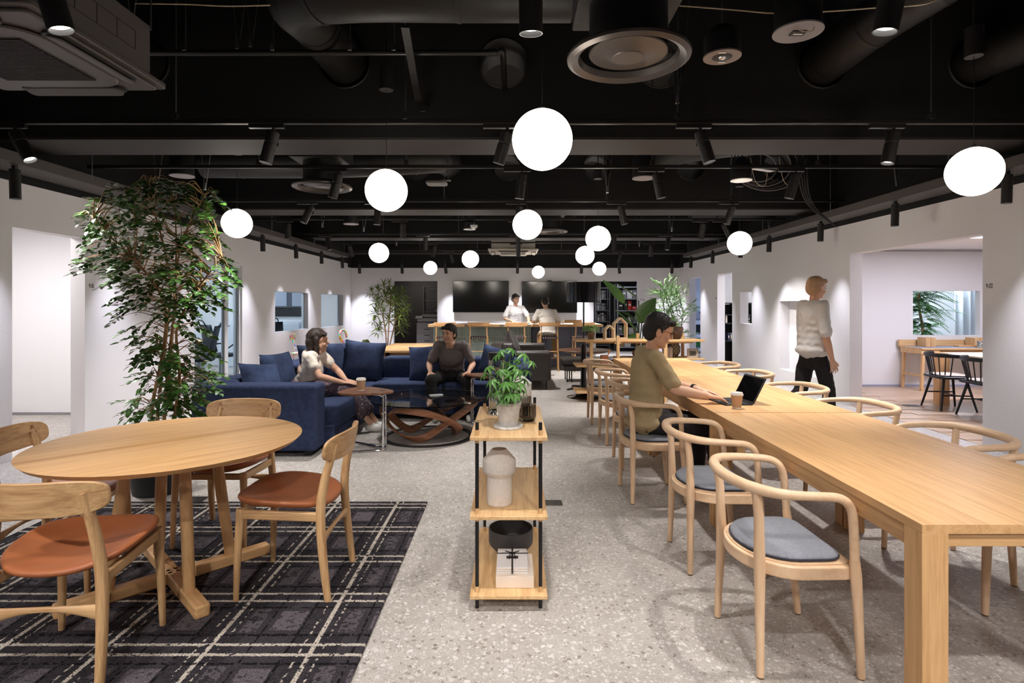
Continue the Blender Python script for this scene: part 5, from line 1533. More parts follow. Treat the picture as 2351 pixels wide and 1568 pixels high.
# bar stools (facing +Y locally)
M_WEB = mat('dark_webbing', (52, 38, 44), 0.7)
def stool(label, loc, rz, group):
    t = thing('bar_stool', label, 'stool', loc, rz, group)
    W = wood('stool_oak', (208, 160, 110), (176, 130, 84), 'z')
    for s in (-1, 1):
        MB().tube([(s * 0.19, -0.19, 0), (s * 0.175, -0.175, 0.7), (s * 0.165, -0.195, 0.99)], [0.013, 0.0155, 0.012], 10).build('rear_leg', W, t)
        MB().tube([(s * 0.2, 0.2, 0), (s * 0.185, 0.18, 0.715)], [0.013, 0.0155], 10).build('front_leg', W, t)
        MB().cyl((s * 0.188, -0.185, 0.32), (s * 0.194, 0.19, 0.32), 0.009, n=8).build('side_rung', W, t)
        MB().cyl((s * 0.177, -0.176, 0.705), (s * 0.186, 0.18, 0.705), 0.012, n=8).build('seat_rail', W, t)
    MB().cyl((-0.195, 0.193, 0.25), (0.195, 0.193, 0.25), 0.011, n=8).build('foot_rung', W, t)
    MB().cyl((-0.18, -0.185, 0.42), (0.18, -0.185, 0.42), 0.009, n=8).build('rear_rung', W, t)
    bk = MB()
    def fb(sgn):
        def f(u, v):
            x = -0.225 + 0.45 * u
            return Vector((x, -0.225 + 0.25 * x * x * 2 + sgn * 0.008, 0.945 + 0.075 * v - 0.012 * (1 - (2 * u - 1) ** 6) * (1 - v) * 0 + (0.006 if v > 0.5 else 0) * (abs(2 * u - 1) ** 4)))
        return f
    bk.sheet(fb(1), 12, 3); bk.sheet(fb(-1), 12, 3)
    n1 = 13 * 4
    for j in range(3):
        for i in (0, 12):
            a = j * 13 + i; bk.f.append([a, a + 13, n1 + a + 13, n1 + a])
    for i in range(12):
        for j in (0, 3):
            a = j * 13 + i; bk.f.append([a, a + 1, n1 + a + 1, n1 + a])
    bk.build('back_rail', wood('stool_oak', (208, 160, 110), (176, 130, 84), 'x'), t, bevel=0.003)
    for i in range(7):
        x = -0.15 + i * 0.05
        MB().box((x, 0, 0.717), (0.042, 0.385, 0.005)).build('seat_strap', M_WEB, t)
        MB().box((x, -0.19, 0.702), (0.042, 0.006, 0.034)).build('strap_fold', M_WEB, t)
        if i < 6:
            MB().box((x + 0.025, -0.191, 0.702), (0.008, 0.005, 0.02)).build('strap_stitch', mat('cream_cord', (222, 208, 186), 0.7), t)
    for i in range(6):
        MB().box((0, -0.14 + i * 0.056, 0.722), (0.365, 0.044, 0.004)).build('seat_strap', M_WEB, t)
    return t
s0 = None
for px, lab in ((1023, 'oak bar stool at the tiled end of the bar behind the seated man'), (1099, 'oak bar stool standing free before the celadon tiles'), (1186, 'oak bar stool before the standing man in the white shirt'),
                (1260, 'oak bar stool carrying the man in the polo shirt'), (1338, 'oak bar stool half hidden by the floor lamp pole')):
    x = (px - CX) / F * 11.85
    if s0 is None: s0 = stool(lab, (x, 11.87, 0), 0, 'bar stools at the counter')
    else: copy_tree(s0, (x, 11.87, 0), random.uniform(-0.05, 0.05), lab)
for px, lab in ((1236, 'oak bar stool across the bar from the man in the polo shirt'), (1316, 'oak bar stool on the far side of the bar near the floor lamp')):
    copy_tree(s0, ((px - CX) / F * 13.3, 13.3, 0), PI, lab)
M_OFFW = mat('off_white_paper', (240, 232, 214), 0.7)
paper_cup('cream paper cup before the standing man on the bar', (at(1165, 740, 12.5).x, 12.5, ZC), 1.0, M_OFFW, False)
paper_cup('cream paper cup beside the man in the polo shirt on the bar', (at(1292, 740, 12.5).x, 12.5, ZC), 1.0, M_OFFW, False)
nb = thing('notebook', 'open black notebook on the bar before the standing man', 'notebook', (at(1198, 740, 12.6).x, 12.62, ZC), 0.2)
MB().box((-0.09, 0, 0.006), (0.16, 0.22, 0.01), (0, -0.1, 0)).build('left_page', M_BLACK, nb); MB().box((0.09, 0, 0.006), (0.16, 0.22, 0.01), (0, 0.1, 0)).build('right_page', M_BLACK, nb)
cbl = MB().tube(spline([(tx1 + 0.1, 12.7, 0.9), (tx1 + 0.03, 12.5, 0.8), (tx1 + 0.03, 12.4, 0.6), (tx1 + 0.05, 12.4, 0.5), (tx1 + 0.02, 12.4, 0.42)], 6), 0.006, 6).build('power_cable', M_BLACK)
tag(cbl, 'black power cable hanging under the bar counter beside the tiles', 'cable')

# televisions
def tv(label, px0, px1, py0, py1, cam_=False):
    c = at((px0 + px1) / 2, (py0 + py1) / 2, YB - 0.06)
    w = (px1 - px0) / F * (YB - 0.06); h = (py1 - py0) / F * (YB - 0.06)
    t = thing('television', label, 'television', (c.x, YB, c.z))
    MB().box((0, -0.075, 0), (w, 0.035, h)).build('casing', M_BLACK, t, bevel=0.004)
    MB().box((0, -0.0935, 0.004), (w - 0.018, 0.002, h - 0.026)).build('screen', mat('tv_screen', (6, 6, 7), 0.12, spec=0.6), t)
    MB().box((0, -0.028, 0), (0.5, 0.055, 0.4)).build('wall_bracket', M_BLACK, t)
    if cam_:
        MB().box((0, -0.07, h / 2 + 0.012), (0.12, 0.05, 0.03)).build('camera', M_BLACK, t, bevel=0.008)
tv('wall television without a camera, nearer the copy room doorway', 1040, 1168, 645, 717)
tv('wall television with a small camera on its top edge', 1198, 1325, 646, 718, True)

# copy room contents
cp = thing('copier', 'grey multifunction copier in the dark doorway', 'copier', (-2.52, 16.9, 0))
MC = mat('copier_grey', (150, 148, 150), 0.5); MCD = mat('copier_dark', (70, 68, 70), 0.5)
MB().box((0, 0, 0.45), (0.62, 0.62, 0.82)).build('body', MC, cp, bevel=0.01)
MB().box((0.0, 0, 0.93), (0.58, 0.56, 0.1)).build('scanner', MC, cp, bevel=0.01)
MB().box((0.05, 0.02, 1.04), (0.48, 0.45, 0.09)).build('feeder', MC, cp, bevel=0.02)
MB().box((0.06, -0.05, 1.1), (0.3, 0.2, 0.02)).build('paper_tray', MCD, cp)
for k in range(4):
    d = MB().box((0, -0.315, 0.12 + k * 0.17), (0.58, 0.012, 0.155)).build('drawer', MC, cp, bevel=0.004)
    MB().box((0, -0.325, 0.15 + k * 0.17), (0.16, 0.01, 0.025)).build('drawer_handle', MCD, d)
MB().box((-0.24, -0.3, 1.0), (0.2, 0.14, 0.03), (0.5, 0, 0)).build('control_panel', MCD, cp)
cs_ = thing('copy_room_shelf', 'pale metal shelf above the copier in the dark room', 'shelf', (-2.35, 17.7, 0))
for x in (-0.42, 0.4):
    MB().box((x, 0, 0.98), (0.03, 0.3, 1.96)).build('upright', MC, cs_)
for z in (1.16, 1.5, 1.8, 1.95):
    MB().box((0, 0, z), (0.8, 0.3, 0.02)).build('shelf_board', MC, cs_)
for k in range(4):
    o = thing('paper_stack', ['lowest paper stack on the copy room shelf', 'second paper stack on the copy room shelf', 'third paper stack on the copy room shelf', 'topmost dark folder on the copy room shelf'][k], 'paper', (-2.3 + 0.02 * k, 17.68, 1.171 + 0.03 * k), 0.1 * k)
    MB().box((0, 0, 0.014), (0.3 - 0.02 * k, 0.22, 0.028)).build('sheets', M_WHITE if k < 3 else M_BLACK, o)

# storage racks
M_RACK = mat('rack_grey', (150, 154, 166), 0.45)
def rack(label, x0, x1, y, depth, zs, seed, cat='rack'):
    rnd = random.Random(seed)
    t = thing('storage_rack', label, cat, (x0, y, 0), 0, 'storage racks')
    w = x1 - x0
    for xx in (0, w):
        for yy in (0, depth):
            u = MB().box((xx, yy, 1.0), (0.035, 0.035, 2.0)).build('upright', M_RACK, t)
            if yy == 0:
                for k in range(26):
                    MB().box((xx, -0.0178, 0.1 + k * 0.07), (0.01, 0.001, 0.018)).build('upright_slot', MCD, u)
    for z in zs:
        MB().box((w / 2, depth / 2, z), (w, depth, 0.03)).build('shelf_board', M_RACK, t)
    return t
zs_ = (0.12, 0.5, 0.85, 1.2, 1.55, 1.9)
rack('grey steel storage rack with boxes beside the storage doorway', 3.08, 3.75, 16.7, 0.45, zs_, 1)
rack('grey steel storage rack deep in the dark storage room', 2.55, 3.0, 17.6, 0.4, zs_, 2)
rnd = random.Random(5)
BOXC = [('red', (188, 52, 44)), ('white', (214, 214, 214)), ('kraft', (168, 132, 92)), ('grey', (120, 122, 128)), ('green', (120, 168, 70)), ('yellow', (206, 170, 60)), ('black', (36, 36, 38)), ('blue-grey', (134, 142, 166))]
cnt = {}
for si, z in enumerate(zs_[:-1]):
    x = 3.11
    while x < 3.66:
        nm, rgb = BOXC[rnd.choice((1, 3, 3, 6, 2, 7, 4 if si < 2 else 6, 5 if si < 2 else 3))] if not (si == 3 and x > 3.3) else BOXC[0]
        w = rnd.uniform(0.08, 0.2); h = rnd.uniform(0.12, 0.28)
        o = thing('storage_box', '%s box on shelf %s of the storage rack%s' % (nm, ['one', 'two', 'three', 'four', 'five'][si], ', beside the upright' if x < 3.15 else ''), 'box', (x + w / 2, 16.87, z + 0.015), 0, 'boxes in the storage rack')
        MB().box((0, 0, h / 2), (w, 0.26, h)).build('carton', mat('box_' + nm, rgb, 0.6), o, bevel=0.003)
        MB().box((0, -0.131, h * 0.6), (w * 0.6, 0.001, h * 0.2)).build('box_label', M_WHITE, o)
        x += w + 0.02
for si, z in enumerate(zs_[1:-1]):
    x = 2.6
    for k in range(5):
        h = rnd.uniform(0.2, 0.27)
        o = thing('file_binder', 'pale file binder on shelf %s of the deep storage rack' % ['two', 'three', 'four', 'five'][si], 'binder', (x, 17.75, z + 0.015), 0, 'binders in the deep rack shelf %d' % (si + 2))
        MB().box((0, 0, h / 2), (0.05, 0.2, h)).build('cover', M_WHITE if k % 2 else MC, o)
        MB().box((0, -0.101, h * 0.7), (0.03, 0.001, 0.06)).build('spine_label', MCD, o)
        x += 0.065

# timber table behind the sofa and shell chairs
pt = thing('timber_table', 'pale oak table with a centre seam behind the blue sofa', 'table', (-1.65, 9.06, 0))
for s in (-1, 1):
    MB().box((s * 0.203, 0, 0.705), (0.403, 1.6, 0.03)).build('top_half', pine('y'), pt, bevel=0.002)
for yy in (-0.62, 0.62):
    for s in (-1, 1):
        MB().box((s * 0.26, yy, 0.345), (0.16, 0.05, 0.69)).build('leg_panel', pine('z'), pt, bevel=0.003)
    MB().box((0, yy, 0.66), (0.5, 0.05, 0.06)).build('cross_rail', pine('x'), pt)
MB().lathe([(0, 0.72), (0.03, 0.72), (0.03, 0.724), (0, 0.725)], n=16).build('socket_cap', M_WHITE, pt)
def shell_chair(label, loc, rz, rgb):
    t = thing('shell_chair', label, 'chair', loc, rz, 'plastic shell chairs')
    m = mat('shell_%d_%d_%d' % rgb, rgb, 0.5)
    prof = [(0.2, 0.45), (0.12, 0.44), (0.0, 0.425), (-0.1, 0.43), (-0.17, 0.47), (-0.205, 0.58), (-0.225, 0.7), (-0.24, 0.8)]
    P = spline([(0, y, z) for y, z in prof], 4)
    def f(u, v):
        i = v * (len(P) - 1); a = int(min(i, len(P) - 2)); p = P[a].lerp(P[a + 1], i - a)
        w = 0.215 * (1 - 0.35 * max(0, v - 0.75) / 0.25 * max(0, v - 0.75) / 0.25 * 1.6) * (0.85 + 0.15 * min(1, v * 5))
        x = (2 * u - 1)
        return Vector((x * w, p.y + 0.05 * x * x * (1 if v > 0.5 else 0.0), p.z + 0.045 * x * x * (1 if v < 0.55 else 0)))
    MB().sheet(f, 12, 30).build('shell', m, t, solid=0.012, smooth=80)
    for sx in (-1, 1):
        for y in (-0.16, 0.17):
            MB().tube([(sx * 0.2, y * 1.25, 0), (sx * 0.12, y * 0.7, 0.41)], [0.011, 0.015], 8).build('leg', birch('z'), t)
    return t
shell_chair('dusty pink shell chair at the timber table', (-2.28, 8.8, 0), -PI / 2 - 0.2, (206, 164, 156))
shell_chair('olive green shell chair at the timber table', (-2.27, 9.45, 0), -PI / 2 - 0.1, (104, 118, 72))

# painted chairs along the left wall
def swirl():
    m = bpy.data.materials.new('painted_swirl'); m.use_nodes = True
    nt = m.node_tree; N, L = nt.nodes.new, nt.links.new
    b = nt.nodes['Principled BSDF']; b.inputs['Roughness'].default_value = 0.35
    tc = N('ShaderNodeTexCoord'); n = N('ShaderNodeTexNoise'); n.inputs['Scale'].default_value = 4.5; n.inputs['Distortion'].default_value = 1.4; n.inputs['Detail'].default_value = 0
    L(tc.outputs['Object'], n.inputs['Vector'])
    r = N('ShaderNodeValToRGB'); r.color_ramp.interpolation = 'CONSTANT'
    cols = [(0.0, (52, 118, 206)), (0.36, (236, 232, 228)), (0.43, (236, 84, 128)), (0.5, (248, 206, 70)), (0.55, (92, 200, 206)), (0.62, (232, 80, 62)), (0.7, (240, 170, 190))]
    e = r.color_ramp.elements
    while len(e) < len(cols): e.new(0.5)
    for k, (p, c) in enumerate(cols): e[k].position = p; e[k].color = (*lin(c), 1)
    L(n.outputs['Fac'], r.inputs['Fac']); L(r.outputs['Color'], b.inputs['Base Color'])
    return m
M_SWIRL = swirl()
def painted_chair(label, loc, rz, ring):
    t = thing('painted_chair', label, 'chair', loc, rz)
    superbox(0.42, 0.42, 0.05, 0.3, 28, 8, (0, 0, 0.445)).build('seat', M_SWIRL, t, smooth=80)
    for sx in (-1, 1):
        for y in (-0.15, 0.16):
            MB().tube([(sx * 0.19, y * 1.2, 0), (sx * 0.15, y, 0.43)], [0.012, 0.017], 8).build('leg', M_SWIRL, t)
    if ring:
        MB().tube([(0.13 * math.cos(a), -0.23 - 0.02 * math.sin(a), 0.69 + 0.13 * math.sin(a)) for a in [2 * PI * k / 28 for k in range(28)]], 0.026, 10, closed=True).build('ring_back', M_SWIRL, t)
        MB().bar((0, -0.17, 0.45), (0, -0.215, 0.58), 0.08, 0.02).build('back_stem', M_SWIRL, t, bevel=0.005)
    else:
        MB().bar((0, -0.17, 0.45), (0, -0.225, 0.7), 0.07, 0.02).build('back_stem', M_SWIRL, t, bevel=0.005)
        MB().box((0, -0.235, 0.76), (0.24, 0.025, 0.12)).build('back_plate', M_SWIRL, t, bevel=0.008)
painted_chair('chair painted in yellow, pink and blue swirls with a plate-shaped back', (-4.05, 11.0, 0), -PI / 2, False)
painted_chair('painted swirl chair with a ring back next to the plate-backed one', (-3.95, 11.9, 0), -PI / 2 + 0.2, True)
painted_chair('painted swirl chair with a ring back turned toward the window', (-3.55, 12.5, 0), -PI / 2 - 0.3, True)

# ---- meeting rooms behind the left wall
M_MESH = mat('office_mesh', (34, 38, 44), 0.7)
def office_chair(label, loc, rz):
    t = thing('office_chair', label, 'chair', loc, rz, 'office chairs behind the glass')
    superbox(0.46, 0.46, 0.07, 0.3, 24, 8, (0, 0, 0.47)).build('seat', M_MESH, t, smooth=80)
    MB().sheet(lambda u, v: Vector(((2 * u - 1) * (0.22 - 0.03 * v), -0.22 - 0.1 * v + 0.05 * (2 * u - 1) ** 2, 0.55 + 0.48 * v)), 8, 8).build('mesh_back', M_MESH, t, solid=0.015)
    MB().tube(spline([(-0.1, -0.31, 1.0), (-0.07, -0.36, 1.1), (0.07, -0.36, 1.1), (0.1, -0.31, 1.0)], 4), 0.012, 8).build('headrest', M_MESH, t)
    MB().cyl((0, 0, 0.1), (0, 0, 0.45), 0.025, n=12).build('gas_lift', M_STEEL, t)
    for k in range(5):
        a = 2 * PI * k / 5
        MB().bar((0, 0, 0.1), (0.28 * math.cos(a), 0.28 * math.sin(a), 0.065), 0.035, 0.02).build('star_foot', M_STEEL, t)
        MB().ball((0.28 * math.cos(a), 0.28 * math.sin(a), 0.03), 0.03, 10, 6).build('castor', M_BLACK, t)
    for s in (-1, 1):
        MB().tube([(s * 0.22, -0.05, 0.45), (s * 0.27, -0.02, 0.6), (s * 0.27, 0.08, 0.66), (s * 0.27, 0.2, 0.66)], 0.015, 8).build('armrest', M_MESH, t)
    return t
oc = office_chair('dark mesh office chair just inside the glass door', (-5.3, 9.55, 0), 1.9)
copy_tree(oc, (-5.35, 10.35, 0), -0.6, 'dark mesh office chair at the far end of the meeting table')
copy_tree(oc, (-5.05, 11.15, 0), 2.6, 'dark mesh office chair by the wall side of the meeting table')
copy_tree(oc, (-5.12, 12.0, 0), 0.5, 'dark office chair with a headrest seen through the square window')
mt = thing('meeting_table', 'pale meeting table behind the glass door', 'table', (-6.1, 9.9, 0))
MB().box((0, 0, 0.71), (0.9, 1.8, 0.03)).build('table_top', pine('y'), mt, bevel=0.003)
for s in (-1, 1):
    MB().box((0, s * 0.75, 0.35), (0.6, 0.06, 0.7)).build('leg_panel', M_WHITE, mt)
wb = thing('low_cabinet', 'pale blue ribbed cabinet low behind the glass door', 'cabinet', (-5.35, 8.75, 0))
MB().box((0, 0, 0.4), (0.5, 0.4, 0.8)).build('body', mat('pale_teal', (150, 170, 180), 0.5), wb, bevel=0.004)
for k in range(9):
    MB().box((-0.22 + k * 0.055, -0.205, 0.4), (0.03, 0.012, 0.76)).build('slat', mat('pale_teal_slat', (132, 154, 166), 0.5), wb)
sbd = thing('sideboard', 'white sideboard against the meeting room partition', 'cabinet', (-5.6, 12.72, 0))
MB().box((0, 0, 0.5), (1.8, 0.5, 1.0)).build('body', mat('sideboard_white', (206, 212, 220), 0.4), sbd, bevel=0.004)
for k in range(3):
    MB().box((-0.6 + k * 0.6, -0.256, 0.5), (0.58, 0.012, 0.94)).build('door', mat('sideboard_white'), sbd, bevel=0.003)
mon = thing('wall_monitor', 'wide dark display strip above the white sideboard', 'display', (-5.5, 12.98, 1.21))  # a reflection built as a solid dark strip
MB().box((0, -0.02, 0), (1.6, 0.04, 0.19)).build('casing', M_BLACK, mon, bevel=0.004); MB().box((0, -0.041, 0), (1.56, 0.003, 0.16)).build('screen', M_BLACKGLOSS, mon)
wcb = thing('wall_cabinet', 'grey glazed wall cabinet above the dark display', 'cabinet', (-5.5, 12.98, 1.32))
MB().box((0, -0.06, 0.36), (1.7, 0.12, 0.7)).build('body', mat('cabinet_slate', (70, 74, 84), 0.4), wcb)
for k in range(4):
    MB().box((-0.63 + k * 0.42, -0.125, 0.36), (0.3, 0.01, 0.66)).build('glazed_door', mat('frosted_grey', (150, 156, 168), 0.25), wcb, bevel=0.003)

# ---- library shelf, work room shelf
M_DKSHELF = mat('dark_green_shelf', (30, 36, 36), 0.5)
lsh = thing('dark_bookshelf', 'dark open bookshelf seen through the narrow doorway', 'bookshelf', (5.55, 13.22, 0))
for z in (0.02, 0.55, 0.95, 1.15, 1.42):
    MB().box((0, 0, z), (1.6, 0.36, 0.025)).build('shelf_board', M_DKSHELF, lsh)
for x in (-0.8, -0.42, -0.05, 0.35, 0.8):
    MB().box((x, 0, 0.71), (0.025, 0.36, 1.4)).build('divider', M_DKSHELF, lsh)
MB().box((0, 0.17, 0.7), (1.6, 0.015, 1.38)).build('back_panel', mat('shelf_black', (16, 18, 18), 0.6), lsh)
bl = ['teal', 'rust', 'ivory', 'navy', 'grey']; bc = [(40, 84, 84), (150, 70, 48), (222, 214, 200), (46, 56, 84), (130, 130, 130)]
for k in range(5):
    o = thing('shelf_book', '%s book standing on the dark bookshelf' % bl[k], 'book', (4.82 + 0.055 * k, 13.16, 0.9635 if k < 3 else 0.5635), 0, 'books on the dark bookshelf')
    h = 0.16 + 0.01 * (k % 3)
    MB().box((0, 0, h / 2), (0.035, 0.16, h)).build('cover', mat('book_' + bl[k], bc[k], 0.5), o); MB().box((0, -0.081, h * 0.5), (0.02, 0.002, h * 0.4)).build('spine_label', M_CREAM, o)
bxx = thing('gift_box', 'white box on top of the dark bookshelf', 'box', (4.87, 13.2, 1.4325)); MB().box((0, 0, 0.05), (0.12, 0.16, 0.1)).build('box_body', M_OFFW, bxx, bevel=0.003); MB().box((0, 0, 0.108), (0.13, 0.17, 0.016)).build('box_lid', M_OFFW, bxx)
xo = thing('knot_ornament', 'white twisted knot ornament in the dark bookshelf', 'ornament', (5.52, 13.13, 0.9625))
MB().tube(spline([(-0.07, 0, 0.0), (0.06, 0.01, 0.1), (-0.04, -0.01, 0.15), (0.07, 0, 0.18)], 6), 0.014, 8).tube(spline([(0.07, 0.01, 0.0), (-0.05, 0, 0.09), (0.05, -0.01, 0.14)], 6), 0.014, 8).build('knot', M_WHITE, xo)
rack('blue-lit steel rack in the far work room', 5.15, 5.9, 16.2, 0.4, (0.15, 0.55, 0.95, 1.3), 3)
for k in range(3):
    o = thing('work_crate', ['green crate low on the work room rack', 'dark crate on the work room rack', 'white crate high on the work room rack'][k], 'crate', (5.4, 16.4, (0.165, 0.565, 0.965)[k]))
    MB().box((0, 0, 0.12), (0.36, 0.3, 0.24)).build('crate_body', mat(['crate_green', 'crate_dark', 'crate_white'][k], [(60, 140, 70), (30, 34, 50), (210, 214, 224)][k], 0.5), o, bevel=0.006); MB().box((0, -0.152, 0.18), (0.12, 0.005, 0.03)).build('crate_handle', M_BLACK, o)

# ---- booth room
dk = thing('timber_desk', 'pale timber desk with a raised back ledge against the booth partition', 'desk', (0, 0, 0))
dx0 = at(2112, 0, 9.05).x; dx1 = 8.6
MB().box2((dx0, 9.0, 0.672), (dx1, 9.55, 0.697)).build('desk_top', pine('x'), dk, bevel=0.003)
MB().box2((dx0 + 0.02, 9.02, 0.697), (dx1, 9.5, 0.699)).build('desk_mat', mat('grey_mat', (150, 152, 168), 0.6), dk)
MB().box2((dx0 - 0.02, 9.5, 0.697), (dx1, 9.55, 0.8)).build('back_ledge', pine('x'), dk, bevel=0.003)
MB().box2((dx0, 9.02, 0.6), (dx0 + 0.3, 9.5, 0.672)).build('drawer', pine('x'), dk, bevel=0.003)
MB().ball((dx0 + 0.15, 9.01, 0.635), 0.012, 10, 6).build('drawer_knob', walnut(), dk)
for y in (9.06, 9.5):
    MB().bar((dx0 + 0.03, y, 0), (dx0 + 0.06, y, 0.67), 0.04, 0.04).build('leg', pine('z'), dk); MB().bar((dx0 + 1.5, y, 0), (dx0 + 1.5, y, 0.67), 0.04, 0.04).build('leg', pine('z'), dk)
MB().bar((dx0 + 0.04, 9.06, 0.25), (dx0 + 0.04, 9.5, 0.25), 0.03, 0.03).build('rung', pine('y'), dk)
MB().box2((dx0 + 0.3, 9.4, 0.6), (dx1, 9.42, 0.672)).build('apron', pine('x'), dk)
for nm, px in (('pale timber desk box on the ledge end', 2133), ('pale timber desk box beside the black pencil cup', 2245)):
    o = thing('desk_box', nm, 'box', (at(px, 0, 9.3).x, 9.36, 0.699)); MB().box((0, 0, 0.075), (0.16, 0.2, 0.15)).build('box_body', pine('z'), o, bevel=0.002); MB().box((0, -0.101, 0.075), (0.004, 0.002, 0.15)).build('box_seam', walnut('z'), o)
o = thing('pencil_cup', 'black and white speckled pencil cup on the booth desk', 'cup', (at(2251, 0, 9.1).x, 9.1, 0.699)); MB().lathe([(0, 0), (0.045, 0), (0.045, 0.11), (0.04, 0.11), (0.04, 0.008), (0, 0.008)], n=20).build('cup', mat('speckled_black', (20, 20, 20), 0.5, two=((210, 210, 200), 60)), o)
o = thing('wooden_tray', 'low wooden tray lying on the booth desk', 'tray', (at(2225, 0, 9.25).x, 9.3, 0.699)); MB().box((0, 0, 0.012), (0.35, 0.12, 0.024)).build('tray_body', oak('x'), o, bevel=0.004)
btb = thing('booth_table', 'pale timber table with slab legs in the booth room', 'table', (0, 0, 0))
MB().box2((6.0, 6.35, 0.69), (6.95, 7.98, 0.72)).build('table_top', birch('y'), btb, bevel=0.003)
for y in (6.6, 7.78):
    MB().box2((5.86 if y > 7 else 6.1, y, 0), (6.0 if y > 7 else 6.25, y + 0.12, 0.69)).build('leg_slab', oak('z'), btb, bevel=0.003); MB().box2((6.72, y, 0), (6.88, y + 0.1, 0.69)).build('leg_slab', oak('z'), btb, bevel=0.003)
M_BLK = mat('black_lacquer', (22, 22, 26), 0.35)
def spindle_chair(label, loc, rz):
    t = thing('spindle_chair', label, 'chair', loc, rz, 'black spindle-back chairs')
    superbox(0.47, 0.44, 0.04, 0.35, 32, 8, (0, 0, 0.43)).build('seat', M_BLK, t, smooth=80)
    superbox(0.38, 0.36, 0.02, 0.4, 28, 6, (0, 0.01, 0.458)).build('seat_pad', mat('oat_pad', (190, 180, 168), 0.9), t, smooth=80)
    rail = [(0.29 * math.sin(a), -0.27 * math.cos(a) + 0.02, 0.72) for a in [math.radians(-80 + 160 * k / 16) for k in range(17)]]
    MB().tube(rail, 0.014, 8, flat=1.9, up=(0, 0, 1)).build('back_rail', M_BLK, t)
    for k in range(9):
        a = math.radians(-66 + 132 * k / 8)
        MB().cyl((0.2 * math.sin(a), -0.19 * math.cos(a), 0.44), (0.285 * math.sin(a), -0.262 * math.cos(a) + 0.02, 0.71), 0.0075, n=8).build('spindle', M_BLK, t)
    for sx in (-1, 1):
        for sy in (-1, 1):
            MB().tube([(sx * 0.23, sy * 0.21, 0), (sx * 0.14, sy * 0.13, 0.42)], [0.012, 0.018], 10).build('leg', M_BLK, t)
        MB().cyl((sx * 0.188, -0.17, 0.2), (sx * 0.188, 0.17, 0.2), 0.009, n=8).build('side_rung', M_BLK, t)
    MB().cyl((-0.188, 0, 0.2), (0.188, 0, 0.2), 0.009, n=8).build('cross_rung', M_BLK, t)
    return t
q = spindle_chair('black spindle-back chair by the slab leg in the booth room', (5.78, 7.52, 0.009), -PI / 2 - 0.15)
copy_tree(q, (5.8, 6.92, 0.009), -PI / 2 - 0.05, 'black spindle-back chair half cut off by the doorway edge')
copy_tree(q, (7.15, 7.55, 0.009), PI / 2, 'black spindle-back chair across the booth table')
cu = MB().sheet(lambda u, v: Vector((8.75 + 0.9 * u, 11.2 + 0.06 * math.sin(u * 40), 2.4 - 2.38 * v)), 80, 2).build('sheer_curtain', mat('sheer_white', (236, 240, 246), 0.8, alpha=0.9), None, solid=0.004)
tag(cu, 'sheer white curtain hanging in folds behind the booth window', 'curtain')
cr_ = thing('curtain_rail', 'thin grey curtain rail under the booth ceiling', 'rail', (0, 0, 0)); MB().box2((5.2, 9.5, 2.285), (9.1, 9.53, 2.3)).build('rail', M_STEEL, cr_)
for x in (5.35, 5.5, 6.2): MB().box((x, 9.515, 2.308), (0.03, 0.04, 0.024)).build('clip', M_WHITE, cr_)
fo = thing('floor_outlet', 'dark floor outlet lid in the booth timber floor', 'floor outlet', (5.45, 7.75, 0.0095)); MB().box((0, 0, 0.002), (0.2, 0.12, 0.004)).build('plate', mat('outlet_dark'), fo); MB().box((0, 0, 0.0045), (0.12, 0.06, 0.001)).build('lid', mat('outlet_grey'), fo)
# ================================================================== PLANTS
def leafmat(name, c1, c2, rough=0.35):
    m = mat(name, c1, rough, two=(c2, 3.0), vary=0.3)
    b = m.node_tree.nodes['Principled BSDF']
    b.inputs['Subsurface Weight'].default_value = 0.0
    return m
def leaf_mb(l, w, fold=0.25, droop=0.15, n=6, tip=0.8):
    """one leaf along +X from the origin, folded on its midrib"""
    mb = MB(); vs = []; fs = []
    for i in range(n + 1):
        t = i / n
        hw = w / 2 * (math.sin(PI * t ** tip) ** 0.85 if 0 < t < 1 else 0.0)
        z = -droop * l * t * t
        vs += [Vector((l * t, -hw, z + hw * fold)), Vector((l * t, 0, z)), Vector((l * t, hw, z + hw * fold))]
    for i in range(n):
        a = 3 * i
        fs += [(a, a + 1, a + 4, a + 3), (a + 1, a + 2, a + 5, a + 4)]
    mb._add(vs, fs)
    return mb
def frame_mat(p, d, nrm, s=1.0):
    x = Vector(d).normalized(); z = Vector(nrm); z = (z - x * z.dot(x))
    if z.length < 1e-3: z = x.orthogonal()
    z.normalize(); y = z.cross(x)
    M = Matrix.Identity(4)
    for i in range(3):
        M[i][0], M[i][1], M[i][2], M[i][3] = x[i] * s, y[i] * s, z[i] * s, p[i]
    return M
def pot_soil(parent, r, z):
    MB().lathe([(0, z + 0.01), (r, z), (r, z - 0.02), (0, z - 0.02)], n=24).build('soil', mat('soil', (52, 40, 32), 0.95, bump=(60, 0.8)), parent)

